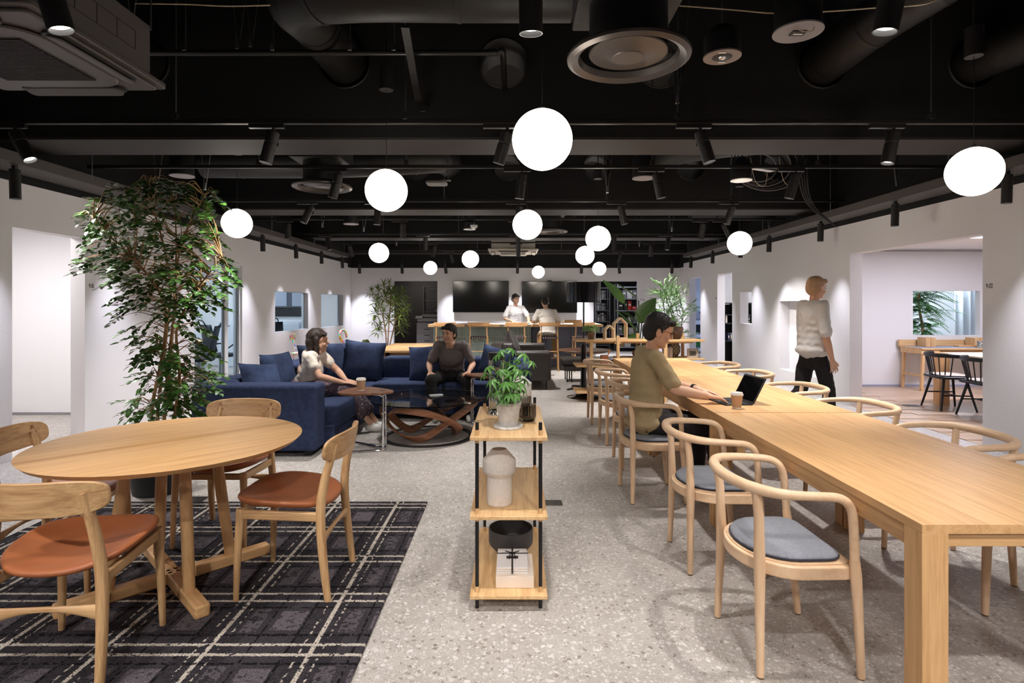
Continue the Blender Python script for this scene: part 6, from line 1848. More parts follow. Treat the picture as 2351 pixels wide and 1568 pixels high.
# ---- big indoor tree ------------------------------------------------------
rnd = random.Random(21)
TD = 4.25
tp = at(366, 1100, TD); TX, TYp = tp.x, TD
tree = thing('potted_tree', 'tall leafy indoor tree in a black pot beside the round table', 'potted tree', (TX, TYp, 0))
MB().lathe([(0, 0), (0.165, 0), (0.175, 0.01), (0.225, 0.36), (0.235, 0.4), (0.215, 0.4), (0.205, 0.35), (0, 0.34)], n=40).build('pot', mat('black_pot', (30, 30, 32), 0.55), tree)
pot_soil(tree, 0.205, 0.36)
M_BARK = mat('tan_bark', (176, 140, 98), 0.8, bump=(40, 0.5), two=((132, 98, 64), 14))
def tw(px, py, dd=0.0):
    p = at(px, py, TD + dd); return Vector((p.x - TX, p.y - TYp, p.z))
stems = [[(0.03, 0, 0.34), tw(378, 950), tw(388, 820, 0.05), tw(400, 720), tw(402, 640, 0.05), tw(415, 570), tw(440, 500, 0.1), tw(470, 450, 0.1)],
         [(-0.03, 0.03, 0.34), tw(362, 950, 0.1), tw(375, 830, 0.1), tw(385, 740, 0.1), tw(392, 660, 0.1), tw(375, 560, 0.05), tw(350, 470, 0), tw(345, 410, 0)],
         [(0.06, -0.03, 0.34), tw(400, 960, -0.1), tw(412, 860, -0.1), tw(405, 760, -0.1), tw(430, 700, -0.1), tw(470, 640, -0.12), tw(510, 590, -0.1)],
         [(-0.06, -0.02, 0.34), tw(350, 930, -0.1), tw(375, 800, -0.05), tw(378, 700, -0.1), tw(330, 620, -0.15), tw(270, 560, -0.1), tw(215, 500, -0.1)],
         [(0.0, 0.0, 0.34), tw(385, 900, 0.15), tw(400, 700, 0.15), tw(405, 560, 0.2), tw(400, 470, 0.2)]]
SP = []
for k, s in enumerate(stems):
    P = spline(s, 6)
    MB().tube(P, [0.0125 * (1 - 0.8 * i / (len(P) - 1)) + 0.0015 for i in range(len(P))], 8).build('stem', M_BARK, tree)
    SP += P
# foliage envelope: image rows -> x range
ENV = [(410, 300, 390), (440, 185, 520), (475, 165, 512), (520, 185, 500), (560, 200, 515), (600, 160, 560), (640, 228, 540), (680, 250, 530), (720, 255, 500), (760, 265, 480), (790, 330, 470), (830, 310, 520), (880, 300, 525), (930, 280, 500), (960, 270, 470)]
def env(py):
    for a, b in zip(ENV, ENV[1:]):
        if a[0] <= py <= b[0]:
            f = (py - a[0]) / (b[0] - a[0]); return a[1] + (b[1] - a[1]) * f, a[2] + (b[2] - a[2]) * f
    return 350, 400
LEAF = leaf_mb(0.054, 0.034, 0.2, 0.1)
leaf_me = LEAF.mesh('leaf', 60); M_LEAF = leafmat('tree_leaf', (56, 92, 38), (82, 126, 52), 0.3); leaf_me.materials.append(M_LEAF)
leaves = []
twigs = MB()
ntw = 0
while ntw < 460:
    r_ = rnd.random()
    py = rnd.uniform(415, 700) if r_ < 0.68 else rnd.uniform(690, 790) if r_ < 0.77 else rnd.uniform(790, 955)
    a, b = env(py)
    m = (a + b) / 2
    px = m + (b - a) / 2 * rnd.uniform(-0.92, 0.92)
    rr = (b - a) / 2 / F * TD
    q = (px - m) / ((b - a) / 2)
    dd = rnd.uniform(-1, 1) * math.sqrt(max(0.05, 1 - q * q)) * min(rr, 0.5)
    tip = tw(px, py, dd)
    ca = [s for s in SP if s.z < tip.z + 0.02 and s.z > tip.z - 0.45 and s.z > 0.5]
    if not ca: ca = SP
    st = min(ca, key=lambda s: (s - tip).length)
    if (st - tip).length > 0.75: continue
    ntw += 1
    mid = st.lerp(tip, 0.55) + Vector((0, 0, 0.05 * rnd.uniform(0.2, 1.5)))
    P = spline([st, mid, tip], 5)
    if (st - tip).length > 0.05:
        twigs.tube(P, [0.0045 * (1 - 0.7 * i / (len(P) - 1)) for i in range(len(P))], 4)
    dirv = (P[-1] - P[-4]).normalized() if len(P) > 4 else Vector((0, 0, 1))
    out = Vector((tip.x, tip.y, 0)).normalized() if Vector((tip.x, tip.y, 0)).length > 0.01 else Vector((1, 0, 0))
    dirv = (dirv + out * 0.7 + Vector((0, 0, rnd.uniform(-0.35, 0.25)))).normalized()
    side = dirv.cross(Vector((0, 0, 1))).normalized()
    ln = rnd.uniform(0.09, 0.17); nl = rnd.randint(7, 11)
    for k in range(nl):
        f = k / (nl - 1)
        p = tip + dirv * (ln * (f - 0.35)) + Vector((0, 0, -0.03 * f * f))
        sgn = 1 if k % 2 else -1
        d = dirv * rnd.uniform(0.35, 0.8) + side * sgn * rnd.uniform(0.6, 1) + Vector((0, 0, rnd.uniform(-0.35, 0.15)))
        if k == nl - 1: d = dirv
        leaves.append(frame_mat(p, d, Vector((0, 0, 1)) + Vector((rnd.uniform(-.5, .5), rnd.uniform(-.6, .3), 0)), rnd.uniform(0.7, 1.2)))
    twigs.tube([tip - dirv * ln * 0.35, tip + dirv * ln * 0.65 + Vector((0, 0, -0.03))], [0.002, 0.001], 4)
tg = twigs.build('twigs', M_BARK, tree); tg['kind'] = 'stuff'
leaves.sort(key=lambda M: M.translation.y)
fol = MB()
for i, M in enumerate(leaves):
    if i < 300:
        o = link('leaf', leaf_me, None, tree); o.matrix_local = M
    else:
        fol.add(LEAF, M)
fo_ = fol.build('foliage', M_LEAF, tree, smooth=60); fo_['kind'] = 'stuff'

# ---- palmate plant on the small shelf ---------------------------------------
rnd = random.Random(4)
sp0 = Vector((at(1167, 0, 2.78).x, 2.78, 0.795))
pp = thing('potted_plant', 'white crackle pot with a fresh green palmate plant on the shelf top', 'potted plant', sp0)
M_POT = mat('crackle_white', (226, 224, 220), 0.6, two=((206, 203, 198), 45), bump=(50, 0.3))
MB().lathe([(0, 0), (0.07, 0), (0.073, 0.004), (0.071, 0.014), (0.06, 0.014), (0, 0.012)], n=36).build('saucer', M_POT, pp)
MB().lathe([(0, 0.013), (0.046, 0.013), (0.047, 0.016), (0.06, 0.112), (0.064, 0.114), (0.064, 0.126), (0.058, 0.126), (0.055, 0.11), (0, 0.1)], n=36).build('pot', M_POT, pp)
pot_soil(pp, 0.055, 0.112)
M_SCH = leafmat('palmate_leaf', (66, 108, 46), (92, 142, 62), 0.35)
SL = leaf_mb(0.052, 0.0145, 0.3, 0.3, 6, 0.9); sl_me = SL.mesh('leaflet', 60); sl_me.materials.append(M_SCH)
M_STEMG = mat('green_stem', (104, 140, 70), 0.5)
def sw_(px, py, dy=0.0):
    p = at(px, py, 2.78 + dy); return p - sp0
for px, py, dy, sc in [(1175, 800, 0, 1.0), (1140, 815, 0.03, 0.9), (1205, 812, -0.02, 1.0), (1222, 830, -0.04, 0.85), (1120, 842, 0, 1.0), (1150, 850, -0.06, 1.0), (1190, 850, -0.05, 1.05), (1130, 872, -0.05, 1.0), (1180, 880, -0.08, 1.05), (1160, 830, 0.05, 1), (1205, 870, 0.02, 0.95), (1145, 900, -0.09, 1.0), (1185, 905, -0.09, 1.0), (1128, 898, 0.02, 0.9), (1200, 895, 0.05, 0.9), (1160, 880, -0.1, 1), (1112, 858, 0.04, 0.8), (1150, 805, -0.03, 0.9), (1190, 825, 0.03, 0.9), (1172, 855, -0.02, 1), (1212, 850, 0.0, 0.9), (1138, 885, 0.0, 1), (1195, 880, -0.06, 1), (1170, 905, -0.1, 1), (1155, 915, -0.09, 0.9), (1182, 838, 0.0, 0.9)]:
    c = sw_(px, py, dy)
    base = Vector((rnd.uniform(-.02, .02), rnd.uniform(-.02, .02), 0.11))
    mid = base.lerp(c, 0.6); mid = Vector((mid.x * 0.55, mid.y * 0.55, mid.z + 0.02))
    MB().tube(spline([base, mid, c], 6), 0.0016, 5).build('stem', M_STEMG, pp)
    out = Vector((c.x, c.y, 0)).normalized() if Vector((c.x, c.y)).length > 0.01 else Vector((0, -1, 0))
    nrm = (Vector((0, 0, 1)) + out * 0.45 + Vector((0, -0.25, 0))).normalized()
    u = nrm.orthogonal().normalized(); v = nrm.cross(u)
    n = rnd.choice((7, 8, 8)); ph = rnd.uniform(0, 6)
    for k in range(n):
        a = ph + 2 * PI * k / n
        d = u * math.cos(a) + v * math.sin(a) - nrm * 0.35
        o = link('leaflet', sl_me, None, pp); o.matrix_local = frame_mat(c, d, nrm, sc * rnd.uniform(0.8, 1.1))

# ---- dracaena by the copy room -------------------------------------------------
rnd = random.Random(9)
DD = 14.2
dp = at(893, 0, DD)
dr = thing('dracaena', 'branching dracaena with spiky leaf rosettes beside the dark copy room doorway', 'potted tree', (dp.x, DD, 0))
MB().lathe([(0, 0), (0.17, 0), (0.2, 0.34), (0.18, 0.34), (0.17, 0.3), (0, 0.3)], n=28).build('pot', mat('clay_beige', (176, 150, 112), 0.8), dr)
pot_soil(dr, 0.175, 0.32)
M_DRA = leafmat('dracaena_leaf', (100, 128, 52), (146, 166, 80), 0.4)
ros = MB(); BL = leaf_mb(0.23, 0.036, 0.3, 0.35, 5, 0.6)
for k in range(22):
    a = 2.4 * k; el = math.radians(75 - 4.6 * k)
    d = Vector((math.cos(a) * math.cos(el), math.sin(a) * math.cos(el), math.sin(el)))
    ros.add(BL, frame_mat(d * 0.01 - Vector((0, 0, 0.004 * k)), d, Vector((0, 0, 1)), 0.8 + 0.3 * (k / 22)))
ros_me = ros.mesh('leaf_rosette', 60); ros_me.materials.append(M_DRA)
def dw(px, py, dd=0):
    p = at(px, py, DD + dd); return Vector((p.x - dp.x, dd, p.z))
hubs = [(dw(888, 800), dw(885, 760), dw(878, 720)), (dw(893, 800, .1), dw(905, 750, .1), dw(915, 710, .1)), (dw(890, 800, -.1), dw(893, 740, -.1), dw(897, 700, 0))]
tips = [(852, 668), (865, 690), (868, 665), (885, 680), (895, 650), (905, 665), (918, 680), (930, 690), (925, 715), (935, 705), (915, 725), (900, 715), (880, 715), (862, 715), (858, 735), (872, 745), (868, 758), (928, 740), (918, 755), (892, 730), (905, 690), (880, 655), (912, 700), (900, 672), (870, 700), (925, 670), (890, 665)]
for h in hubs:
    MB().tube(spline([(0, 0, 0.3), *h], 6), [0.022, *[0.017] * 16, 0.014, 0.013][:19] if False else 0.016, 7).build('stem', M_BARK, dr)
for px, py in tips:
    dd = rnd.uniform(-0.3, 0.3)
    tip = dw(px, py, dd)
    h = min((q for hh in hubs for q in hh), key=lambda q: (q - tip).length + (5 if q.z > tip.z else 0))
    MB().tube(spline([h, h.lerp(tip, 0.5) + Vector((0, 0, -0.03)), tip], 5), 0.008, 5).build('branch', M_BARK, dr)
    o = link('leaf_rosette', ros_me, None, dr, loc=tip, rot=(rnd.uniform(-.4, .4), rnd.uniform(-.4, .4), rnd.uniform(0, 6))); o.scale = [rnd.uniform(0.85, 1.15)] * 3

# ---- bird of paradise -------------------------------------------------------------
BD = 9.0
bp = at(1468, 0, BD)
bo = thing('bird_of_paradise', 'bird of paradise plant with broad paddle leaves behind the divider', 'potted plant', (bp.x, BD, 0))
MB().lathe([(0, 0), (0.15, 0), (0.17, 0.4), (0.15, 0.4), (0.145, 0.36), (0, 0.36)], n=28).build('pot', mat('charcoal_pot', (44, 44, 46), 0.6), bo); pot_soil(bo, 0.148, 0.38)
M_BOP = leafmat('paddle_leaf', (84, 120, 70), (110, 150, 86), 0.3)
def bw_(px, py, dd=0):
    p = at(px, py, BD + dd); return Vector((p.x - bp.x, dd, p.z))
for bpx, tpx, w, dd, nrm, cvt in [((1434, 697), (1388, 640), 0.17, -0.05, (0.5, -0.8, 0.4), 0), ((1466, 690), (1413, 642), 0.13, 0.05, (0.3, -0.3, 1), 0), ((1466, 742), (1504, 682), 0.24, 0.0, (-0.5, -0.8, 0.2), 0), ((1496, 748), (1501, 700), 0.14, 0.1, (-0.6, -0.8, 0), 0),
                             ((1462, 738), (1430, 713), 0.1, -0.1, (0.1, -0.4, 1), 0), ((1474, 738), (1455, 712), 0.1, -0.15, (0.3, -0.5, 1), 0), ((1490, 715), (1530, 712), 0.14, 0.2, (0, -0.2, 1), 0), ((1470, 772), (1440, 775), 0.13, -0.1, (0, -0.5, 1), 0), ((1462, 760), (1412, 703), 0.05, -0.05, (0.3, -0.6, 0.6), 0)]:
    a, b = bw_(*bpx, dd), bw_(*tpx, dd - 0.05)
    MB().tube(spline([(0.03 * (a.x > 0) - 0.015, 0, 0.37), Vector((a.x * 0.35, a.y * 0.3, 0.37 + (a.z - 0.37) * 0.6)), a], 6), 0.0095, 7).build('stalk', mat('dark_stalk', (52, 76, 42), 0.45), bo)
    L_ = (b - a).length
    lm = leaf_mb(L_, w * 1.2, 0.25, 0.1, 14, 0.75).xf(frame_mat(a, b - a, nrm))
    o = lm.build('paddle_leaf', M_BOP, bo, smooth=60)

# ---- pencil-stem shrub in the corner -------------------------------------------------
rnd = random.Random(12)
ED = 10.6
ep = at(1548, 0, ED)
eu = thing('pencil_shrub', 'wispy pencil-stemmed shrub in the corner by the storage doorway', 'potted plant', (ep.x, ED, 0))
MB().lathe([(0, 0), (0.16, 0), (0.18, 0.36), (0.16, 0.36), (0.155, 0.32), (0, 0.32)], n=24).build('pot', mat('charcoal_pot'), eu); pot_soil(eu, 0.16, 0.34)
M_PEN = mat('pencil_green', (92, 132, 74), 0.5, two=((128, 166, 100), 5))
ew = lambda px, py, dd=0: Vector((at(px, py, ED + dd).x - ep.x, dd, at(px, py, ED + dd).z))
main = [[(0, 0, .33), ew(1548, 780), ew(1545, 720), ew(1535, 680)], [(0.02, 0, .33), ew(1560, 770, .1), ew(1568, 720, .1), ew(1560, 690, .1)], [(-.02, 0, .33), ew(1540, 780, -.1), ew(1528, 730, -.1), ew(1522, 690, -.1)], [(0, .02, .33), ew(1545, 740, .15), ew(1532, 690, .1), ew(1525, 660, .1)]]
ends = []
for s in main:
    P = spline(s, 6); MB().tube(P, [0.012 * (1 - 0.6 * i / (len(P) - 1)) for i in range(len(P))], 6).build('stem', mat('pencil_stem', (92, 110, 66), 0.6), eu)
    ends += P[5:]
wis = MB()
def wisp(p, d, l, depth):
    q = p + d * l
    m_ = p.lerp(q, 0.5) + Vector((rnd.uniform(-1, 1), rnd.uniform(-1, 1), rnd.uniform(-0.3, 1))) * l * 0.12
    wis.tube([p, m_, q], [0.0045, 0.004, 0.003], 3, cap=False)
    if depth:
        for k in range(rnd.randint(2, 3)):
            nd = (d + Vector((rnd.uniform(-1, 1), rnd.uniform(-1, 1), rnd.uniform(-0.3, 0.7))) * 0.75).normalized()
            wisp(p.lerp(q, rnd.uniform(0.5, 1)), nd, l * rnd.uniform(0.55, 0.85), depth - 1)
for k in range(150):
    p = rnd.choice(ends)
    wisp(p, Vector((rnd.uniform(-1, 1), rnd.uniform(-1, 1), rnd.uniform(-0.2, 1))).normalized(), rnd.uniform(0.12, 0.22), 2)
ws = wis.build('pencil_twigs', M_PEN, eu, smooth=60); ws['kind'] = 'stuff'

# ---- brown pot with feathery plant on the divider; small potted herb ---------------------
zt_ = zb + 0.026
bpt = thing('feathery_plant', 'rough brown pot with feathery yellow-green sprigs on the divider top', 'potted plant', (at(1553, 0, 8.25).x, 8.27, zt_))
MB().lathe([(0, 0), (0.055, 0), (0.085, 0.05), (0.1, 0.12), (0.095, 0.165), (0.1, 0.18), (0.09, 0.18), (0.085, 0.15), (0, 0.15)], n=28).build('pot', mat('rough_brown', (86, 58, 42), 0.8, bump=(50, 0.9), two=((52, 38, 30), 12)), bpt); pot_soil(bpt, 0.085, 0.165)
M_FEA = leafmat('feather_leaf', (120, 150, 66), (160, 178, 84), 0.5)
fe = MB(); fl_ = leaf_mb(0.03, 0.007, 0.1, 0.1, 3)
for k in range(22):
    tx, ty_, tz = -0.05 + rnd.uniform(-0.16, 0.12), rnd.uniform(-0.12, 0.12), 0.17 + rnd.uniform(0.0, 0.17)
    if k % 5 == 0: tz = rnd.uniform(0.0, 0.1); tx = -0.12 + rnd.uniform(-.05, .03); ty_ = -0.1
    P = spline([(tx * 0.2, ty_ * 0.2, 0.16), (tx * 0.6, ty_ * 0.6, max(0.19, 0.16 + (tz - 0.16) * 0.8)), (tx, ty_, tz)], 7)
    fe.tube(P, 0.0014, 3)
    for q in range(3, len(P) - 1):
        d = (P[q + 1] - P[q]).normalized(); s = d.cross(Vector((0, 0, 1))).normalized() if abs(d.z) < 0.98 else Vector((1, 0, 0))
        for g in (-1, 1):
            fe.add(fl_, frame_mat(P[q], d * 0.6 + s * g, (0, -0.3, 1), 1.0))
f_ = fe.build('feather_sprigs', M_FEA, bpt, smooth=60); f_['kind'] = 'stuff'
hp = thing('potted_herb', 'small bushy bright green herb in a mottled clay pot on the divider end', 'potted plant', (at(1357, 0, 8.2).x, 8.22, zt_))
MB().lathe([(0, 0), (0.05, 0), (0.052, 0.01), (0.04, 0.012), (0.042, 0.014), (0.058, 0.1), (0.052, 0.1), (0.048, 0.085), (0, 0.08)], n=24).build('pot', mat('mottled_clay', (146, 116, 88), 0.8, two=((108, 82, 60), 30)), hp); pot_soil(hp, 0.05, 0.09)
M_HRB = leafmat('herb_leaf', (126, 172, 78), (156, 198, 104), 0.45)
HL = leaf_mb(0.034, 0.024, 0.15, 0.2, 4); hl_me = HL.mesh('leaf', 60); hl_me.materials.append(M_HRB)
hst = MB()
for k in range(130):
    a, e = rnd.uniform(0, 2 * PI), rnd.uniform(-0.25, 1.4)
    r = 0.118 * rnd.uniform(0.5, 1)
    p = Vector((r * math.cos(a) * math.cos(e), r * math.sin(a) * math.cos(e), 0.135 + r * 0.75 * math.sin(e)))
    o = link('leaf', hl_me, None, hp); o.matrix_local = frame_mat(p, Vector((math.cos(a), math.sin(a), rnd.uniform(-.5, .5))), Vector((0, -0.4, 1)), rnd.uniform(0.7, 1.2))
    if k % 6 == 0: hst.tube([(0, 0, 0.085), p], 0.0015, 4)
hst.build('stems', M_STEMG, hp)

# ---- feathery tree behind the booth window ---------------------------------------------
rnd = random.Random(3)
GD = 10.5
gp = at(2112, 0, GD)
gt_ = thing('fern_tree', 'feathery bipinnate tree seen through the booth window', 'potted tree', (gp.x, GD, 0))
MB().lathe([(0, 0), (0.18, 0), (0.2, 0.4), (0.17, 0.4), (0, 0.36)], n=24).build('pot', mat('charcoal_pot'), gt_)
MB().tube(spline([(0, 0, 0.36), (0.05, 0, 0.9), (-0.02, 0, 1.4), (0.0, 0, 1.9)], 5), 0.022, 8).build('trunk', M_BARK, gt_)
fr = MB(); pin = leaf_mb(0.085, 0.026, 0.1, 0.1, 3)
for k in range(15):
    f = k / 14
    p = Vector((0.1 + 0.42 * f, 0, -0.12 * f * f))
    for g in (-1, 1):
        fr.add(pin, frame_mat(p, Vector((0.5, g, -0.15)), (0, 0, 1), 1.25 * (1 - 0.55 * f)))
fr.tube([(0, 0, 0), (0.3, 0, -0.04), (0.52, 0, -0.12)], 0.003, 4)
fr_me = fr.mesh('frond', 60); fr_me.materials.append(leafmat('frond_leaf', (66, 122, 62), (104, 156, 84), 0.45))
for k in range(110):
    z = rnd.uniform(0.85, 1.9); a = rnd.uniform(0, 2 * PI)
    o = link('frond', fr_me, None, gt_, loc=(rnd.uniform(-.12, .12), rnd.uniform(-.12, .12), z), rot=(0, rnd.uniform(-0.35, 0.5), a)); o.scale = [rnd.uniform(0.8, 1.25)] * 3
# ================================================================== PEOPLE
def V(*a): return Vector(a)
def capsule(mb, p0, p1, r0, r1, n=14):
    p0, p1 = Vector(p0), Vector(p1)
    mb.ball(p0, r0, n, 8); mb.ball(p1, r1, n, 8)
    if (p1 - p0).length > 1e-4:
        mb.tube([p0, p1], [r0, r1], n)
def blob(name, parts, material, parent, voxel=0.008, smooth=3, wrinkle=0.0, wscale=9.0):
    """union of capsules ('c') and ellipsoids ('e') grown into one continuous surface"""
    mb = MB()
    for q in parts:
        if q[0] == 'c': capsule(mb, *q[1:])
        else: mb.ball(q[1], q[2], 20, 14, q[3] if len(q) > 3 else None)
    me = mb.mesh(name + '_raw', 0)
    o = bpy.data.objects.new(name + '_raw', me); COL.objects.link(o)
    r = o.modifiers.new('r', 'REMESH'); r.mode = 'VOXEL'; r.voxel_size = voxel; r.use_smooth_shade = True
    if smooth:
        s = o.modifiers.new('s', 'SMOOTH'); s.factor = 0.5; s.iterations = smooth
    dg = bpy.context.evaluated_depsgraph_get()
    out = bpy.data.meshes.new_from_object(o.evaluated_get(dg))
    bpy.data.objects.remove(o); bpy.data.meshes.remove(me)
    out.name = name; out.materials.clear()
    if wrinkle:
        ns = [v.normal.copy() for v in out.vertices]
        for v, n in zip(out.vertices, ns):
            c = v.co * wscale
            v.co = v.co + n * wrinkle * (noise.noise(Vector((c.x, c.y, c.z * 0.45))) + 0.5 * noise.noise(c * 2.3))
    for p in out.polygons: p.use_smooth = True
    return link(name, out, material, parent)
def hand(w, d, nrm, side, curl=0.5, s=1.0, spread=0.012):
    """palm and five fingers; w wrist, d direction, nrm back of the hand, side = toward the thumb"""
    d = Vector(d).normalized(); side = Vector(side); side = (side - d * side.dot(d)).normalized(); dn = -Vector(nrm); dn = (dn - d * dn.dot(d)).normalized()
    P = []
    L = [0.07, 0.078, 0.073, 0.058]
    for i in range(4):
        k = w + d * (0.085 - 0.006 * abs(i - 1)) * s + side * (0.034 - 0.0225 * i) * s
        P.append(('c', w + side * (0.015 - 0.01 * i) * s, k, 0.0145 * s, 0.0095 * s))
        fd = (d + side * (0.2 - 0.13 * i) * spread / 0.012).normalized()
        c1 = (fd * math.cos(curl * 0.5) + dn * math.sin(curl * 0.5)); c2 = (fd * math.cos(curl * 1.35) + dn * math.sin(curl * 1.35))
        m = k + c1 * L[i] * 0.52 * s
        P.append(('c', k, m, 0.0085 * s, 0.0078 * s)); P.append(('c', m, m + c2 * L[i] * 0.48 * s, 0.0078 * s, 0.0062 * s))
    t0 = w + d * 0.022 * s + side * 0.022 * s
    t1 = t0 + (d * 0.7 + side * 0.75 + dn * 0.2).normalized() * 0.042 * s
    P += [('c', t0, t1, 0.014 * s, 0.0105 * s), ('c', t1, t1 + (d * 0.9 + side * 0.3 + dn * 0.15).normalized() * 0.032 * s, 0.0105 * s, 0.008 * s)]
    return P
UP = Vector((0, 0, 1))
def rotm(f):
    """matrix taking local X=right, Y=forward, Z=up to a facing direction"""
    f = Vector(f).normalized(); r = f.cross(UP).normalized(); u = r.cross(f)
    return Matrix((r, f, u)).transposed()
M_SKIN = mat('skin', (224, 178, 150), 0.5, two=((216, 168, 140), 14))
M_EYE = mat('eye_dark', (40, 30, 28), 0.3); M_LIP = mat('lip', (176, 112, 100), 0.5); M_SOLE = mat('shoe_white', (226, 222, 214), 0.6)
def person(label, f, hf, J, shirt, pants, hair, hairp, voxel=0.0075, skirt=False, shoes=None, hands=None, sleeve=0.72, long_hair=False, glasses=False, watch=False, head_s=1.0, loose=1.0):
    f = Vector(f).normalized(); r = f.cross(UP).normalized()
    g = {k: Vector(v) for k, v in J.items()}
    base = Vector((g['pel'].x, g['pel'].y, 0))
    t = thing('person', label, 'person', base)
    g = {k: v - base for k, v in g.items()}
    che, pel, hed = g['che'], g['pel'], g['hed']
    Rb = rotm(f).to_euler()
    lean = (che - pel).normalized()
    Rt = Matrix((r, (lean.cross(r) * -1).normalized(), lean)).transposed().to_euler()
    sw = J.get('sw', 0.165) if not isinstance(J.get('sw', 0.165), Vector) else 0.165
    neck = (che + lean * 0.17) * 0.62 + (hed - Vector((0, 0, 0.17))) * 0.38
    SL = g.get('sL', che + lean * 0.11 - r * 0.165); SR = g.get('sR', che + lean * 0.11 + r * 0.165)
    Rh = rotm(hf); Re = Rh.to_euler()
    h = lambda x, y, z: hed + Rh @ Vector((x, y, z)) * head_s
    hs = head_s
    hipL, hipR = pel - r * 0.085, pel + r * 0.085
    body = [('e', hed + Rh @ V(0, 0, 0.03) * hs, (0.074 * hs, 0.092 * hs, 0.088 * hs), Re), ('e', h(0, 0.018, -0.045), (0.058 * hs, 0.068 * hs, 0.07 * hs), Re),
            ('e', h(0, 0.052, -0.094), (0.03 * hs, 0.028 * hs, 0.022 * hs), Re), ('c', h(0, 0.088, 0.012), h(0, 0.102, -0.022), 0.008 * hs, 0.0125 * hs), ('e', h(0, 0.08, -0.055), (0.024 * hs, 0.014 * hs, 0.012 * hs), Re),
            ('e', h(0, 0.074, 0.03), (0.055 * hs, 0.022 * hs, 0.016 * hs), Re),
            ('c', h(0, -0.012, -0.06), neck, 0.046, 0.05)]
    for s in (-1, 1):
        body += [('e', h(s * 0.075, -0.008, -0.015), (0.01 * hs, 0.02 * hs, 0.031 * hs), Re), ('e', h(s * 0.036, 0.06, -0.035), (0.024 * hs, 0.022 * hs, 0.026 * hs), Re)]
    body += [('e', che, (0.135, 0.085, 0.16), Rt), ('e', pel.lerp(che, 0.4), (0.115, 0.078, 0.16), Rt), ('e', pel, (0.1, 0.06, 0.07), Rb), ('c', SL, SR, 0.05, 0.05), ('c', neck - lean * 0.03, neck - lean * 0.05 - r * 0.09, 0.042, 0.034), ('c', neck - lean * 0.03, neck - lean * 0.05 + r * 0.09, 0.042, 0.034)]
    for sh, el, wr in ((SL, g['eL'], g['wL']), (SR, g['eR'], g['wR'])):
        body += [('c', sh, el, 0.046, 0.037), ('c', el, el.lerp(wr, 0.35), 0.037, 0.037), ('c', el.lerp(wr, 0.35), wr, 0.037, 0.0235)]
    hd = hands or {}
    for k, sgn in (('L', -1), ('R', 1)):
        d, n, th, cu = hd.get(k, ((g['w' + k] - g['e' + k]).normalized(), f * 0 + r * sgn, f, 0.55))
        body += hand(g['w' + k], d, n, th, cu)
    for hp, kn, an in ((hipL, g['kL'], g['aL']), (hipR, g['kR'], g['aR'])):
        body += [('c', hp, kn, 0.05, 0.048), ('c', kn, an, 0.046, 0.034)]
    bo = blob('body', body, M_SKIN, t, voxel, 3)
    # face
    for s in (-1, 1):
        MB().ball(h(s * 0.031, 0.0845, 0.004), (0.0115 * hs, 0.006 * hs, 0.0045 * hs), 10, 6, Re).build('eye', M_EYE, bo)
        MB().ball(h(s * 0.032, 0.09, 0.026), (0.018 * hs, 0.006 * hs, 0.0035 * hs), 10, 6, Re).build('eyebrow', hair, bo)
    MB().ball(h(0, 0.0915, -0.057), (0.021 * hs, 0.005 * hs, 0.005 * hs), 12, 6, Re).build('mouth', M_LIP, bo)
    # hair
    hp = [('e', h(0, -0.014, 0.05), (0.084 * hs, 0.098 * hs, 0.084 * hs), Re), ('e', h(0, -0.05, 0.0), (0.078 * hs, 0.062 * hs, 0.085 * hs), Re)]
    hp += [(q[0], h(*q[1]), *( [h(*q[2]), q[3], q[4]] if q[0] == 'c' else [tuple(a * hs for a in q[2]), Re])) for q in hairp]
    if long_hair:
        hp += [('c', h(s * 0.07, -0.008, 0.02), h(s * 0.072, -0.005, -0.13), 0.03, 0.024) for s in (-1, 1)] + [('c', h(s * 0.035, -0.07, 0), h(s * 0.04, -0.07, -0.15), 0.045, 0.03) for s in (-1, 1)] + [('c', h(0, -0.08, 0), h(0, -0.075, -0.15), 0.045, 0.03), ('c', h(-0.06, 0.072, 0.062), h(0.06, 0.072, 0.062), 0.02, 0.02)]
    blob('hair', hp, hair, t, voxel, 2, 0.006, 28)
    if glasses:
        gm = mat('glasses', (40, 36, 34), 0.3)
        for s in (-1, 1):
            MB().tube([h(s * 0.034 + 0.024 * math.cos(a), 0.098, 0.004 + 0.018 * math.sin(a)) for a in [2 * PI * k / 20 for k in range(20)]], 0.0016, 5, closed=True).cyl(h(s * 0.058, 0.096, 0.008), h(s * 0.08, 0.0, 0.008), 0.0016, n=5).build('glasses', gm, t)
    # shirt
    lo = loose
    sp = [('e', che, (0.16 * lo, 0.108 * lo, 0.17), Rt)]
    for q, (wx, wy) in enumerate(((0.158, 0.118), (0.155, 0.113), (0.153, 0.11), (0.155, 0.11), (0.158, 0.11))):
        sp.append(('e', (pel + lean * 0.015).lerp(che, q / 5), (wx * lo, wy * lo, 0.11), Rt))
    sp += [('e', pel + lean * 0.03 + Vector((0, 0, -0.02)), (0.172 * lo, 0.135 * lo, 0.075), Rt), ('c', SL, SR, 0.06, 0.06), ('c', neck - lean * 0.055 - f * 0.015, SL, 0.068, 0.064), ('c', neck - lean * 0.055 - f * 0.015, SR, 0.068, 0.064)]
    for sh, el in ((SL, g['eL']), (SR, g['eR'])):
        sp.append(('c', sh, sh.lerp(el, sleeve), 0.061, 0.062 * (0.9 + 0.1 * lo)))
    blob('shirt', sp, shirt, t, max(voxel, 0.0085), 14, 0.016, 9)
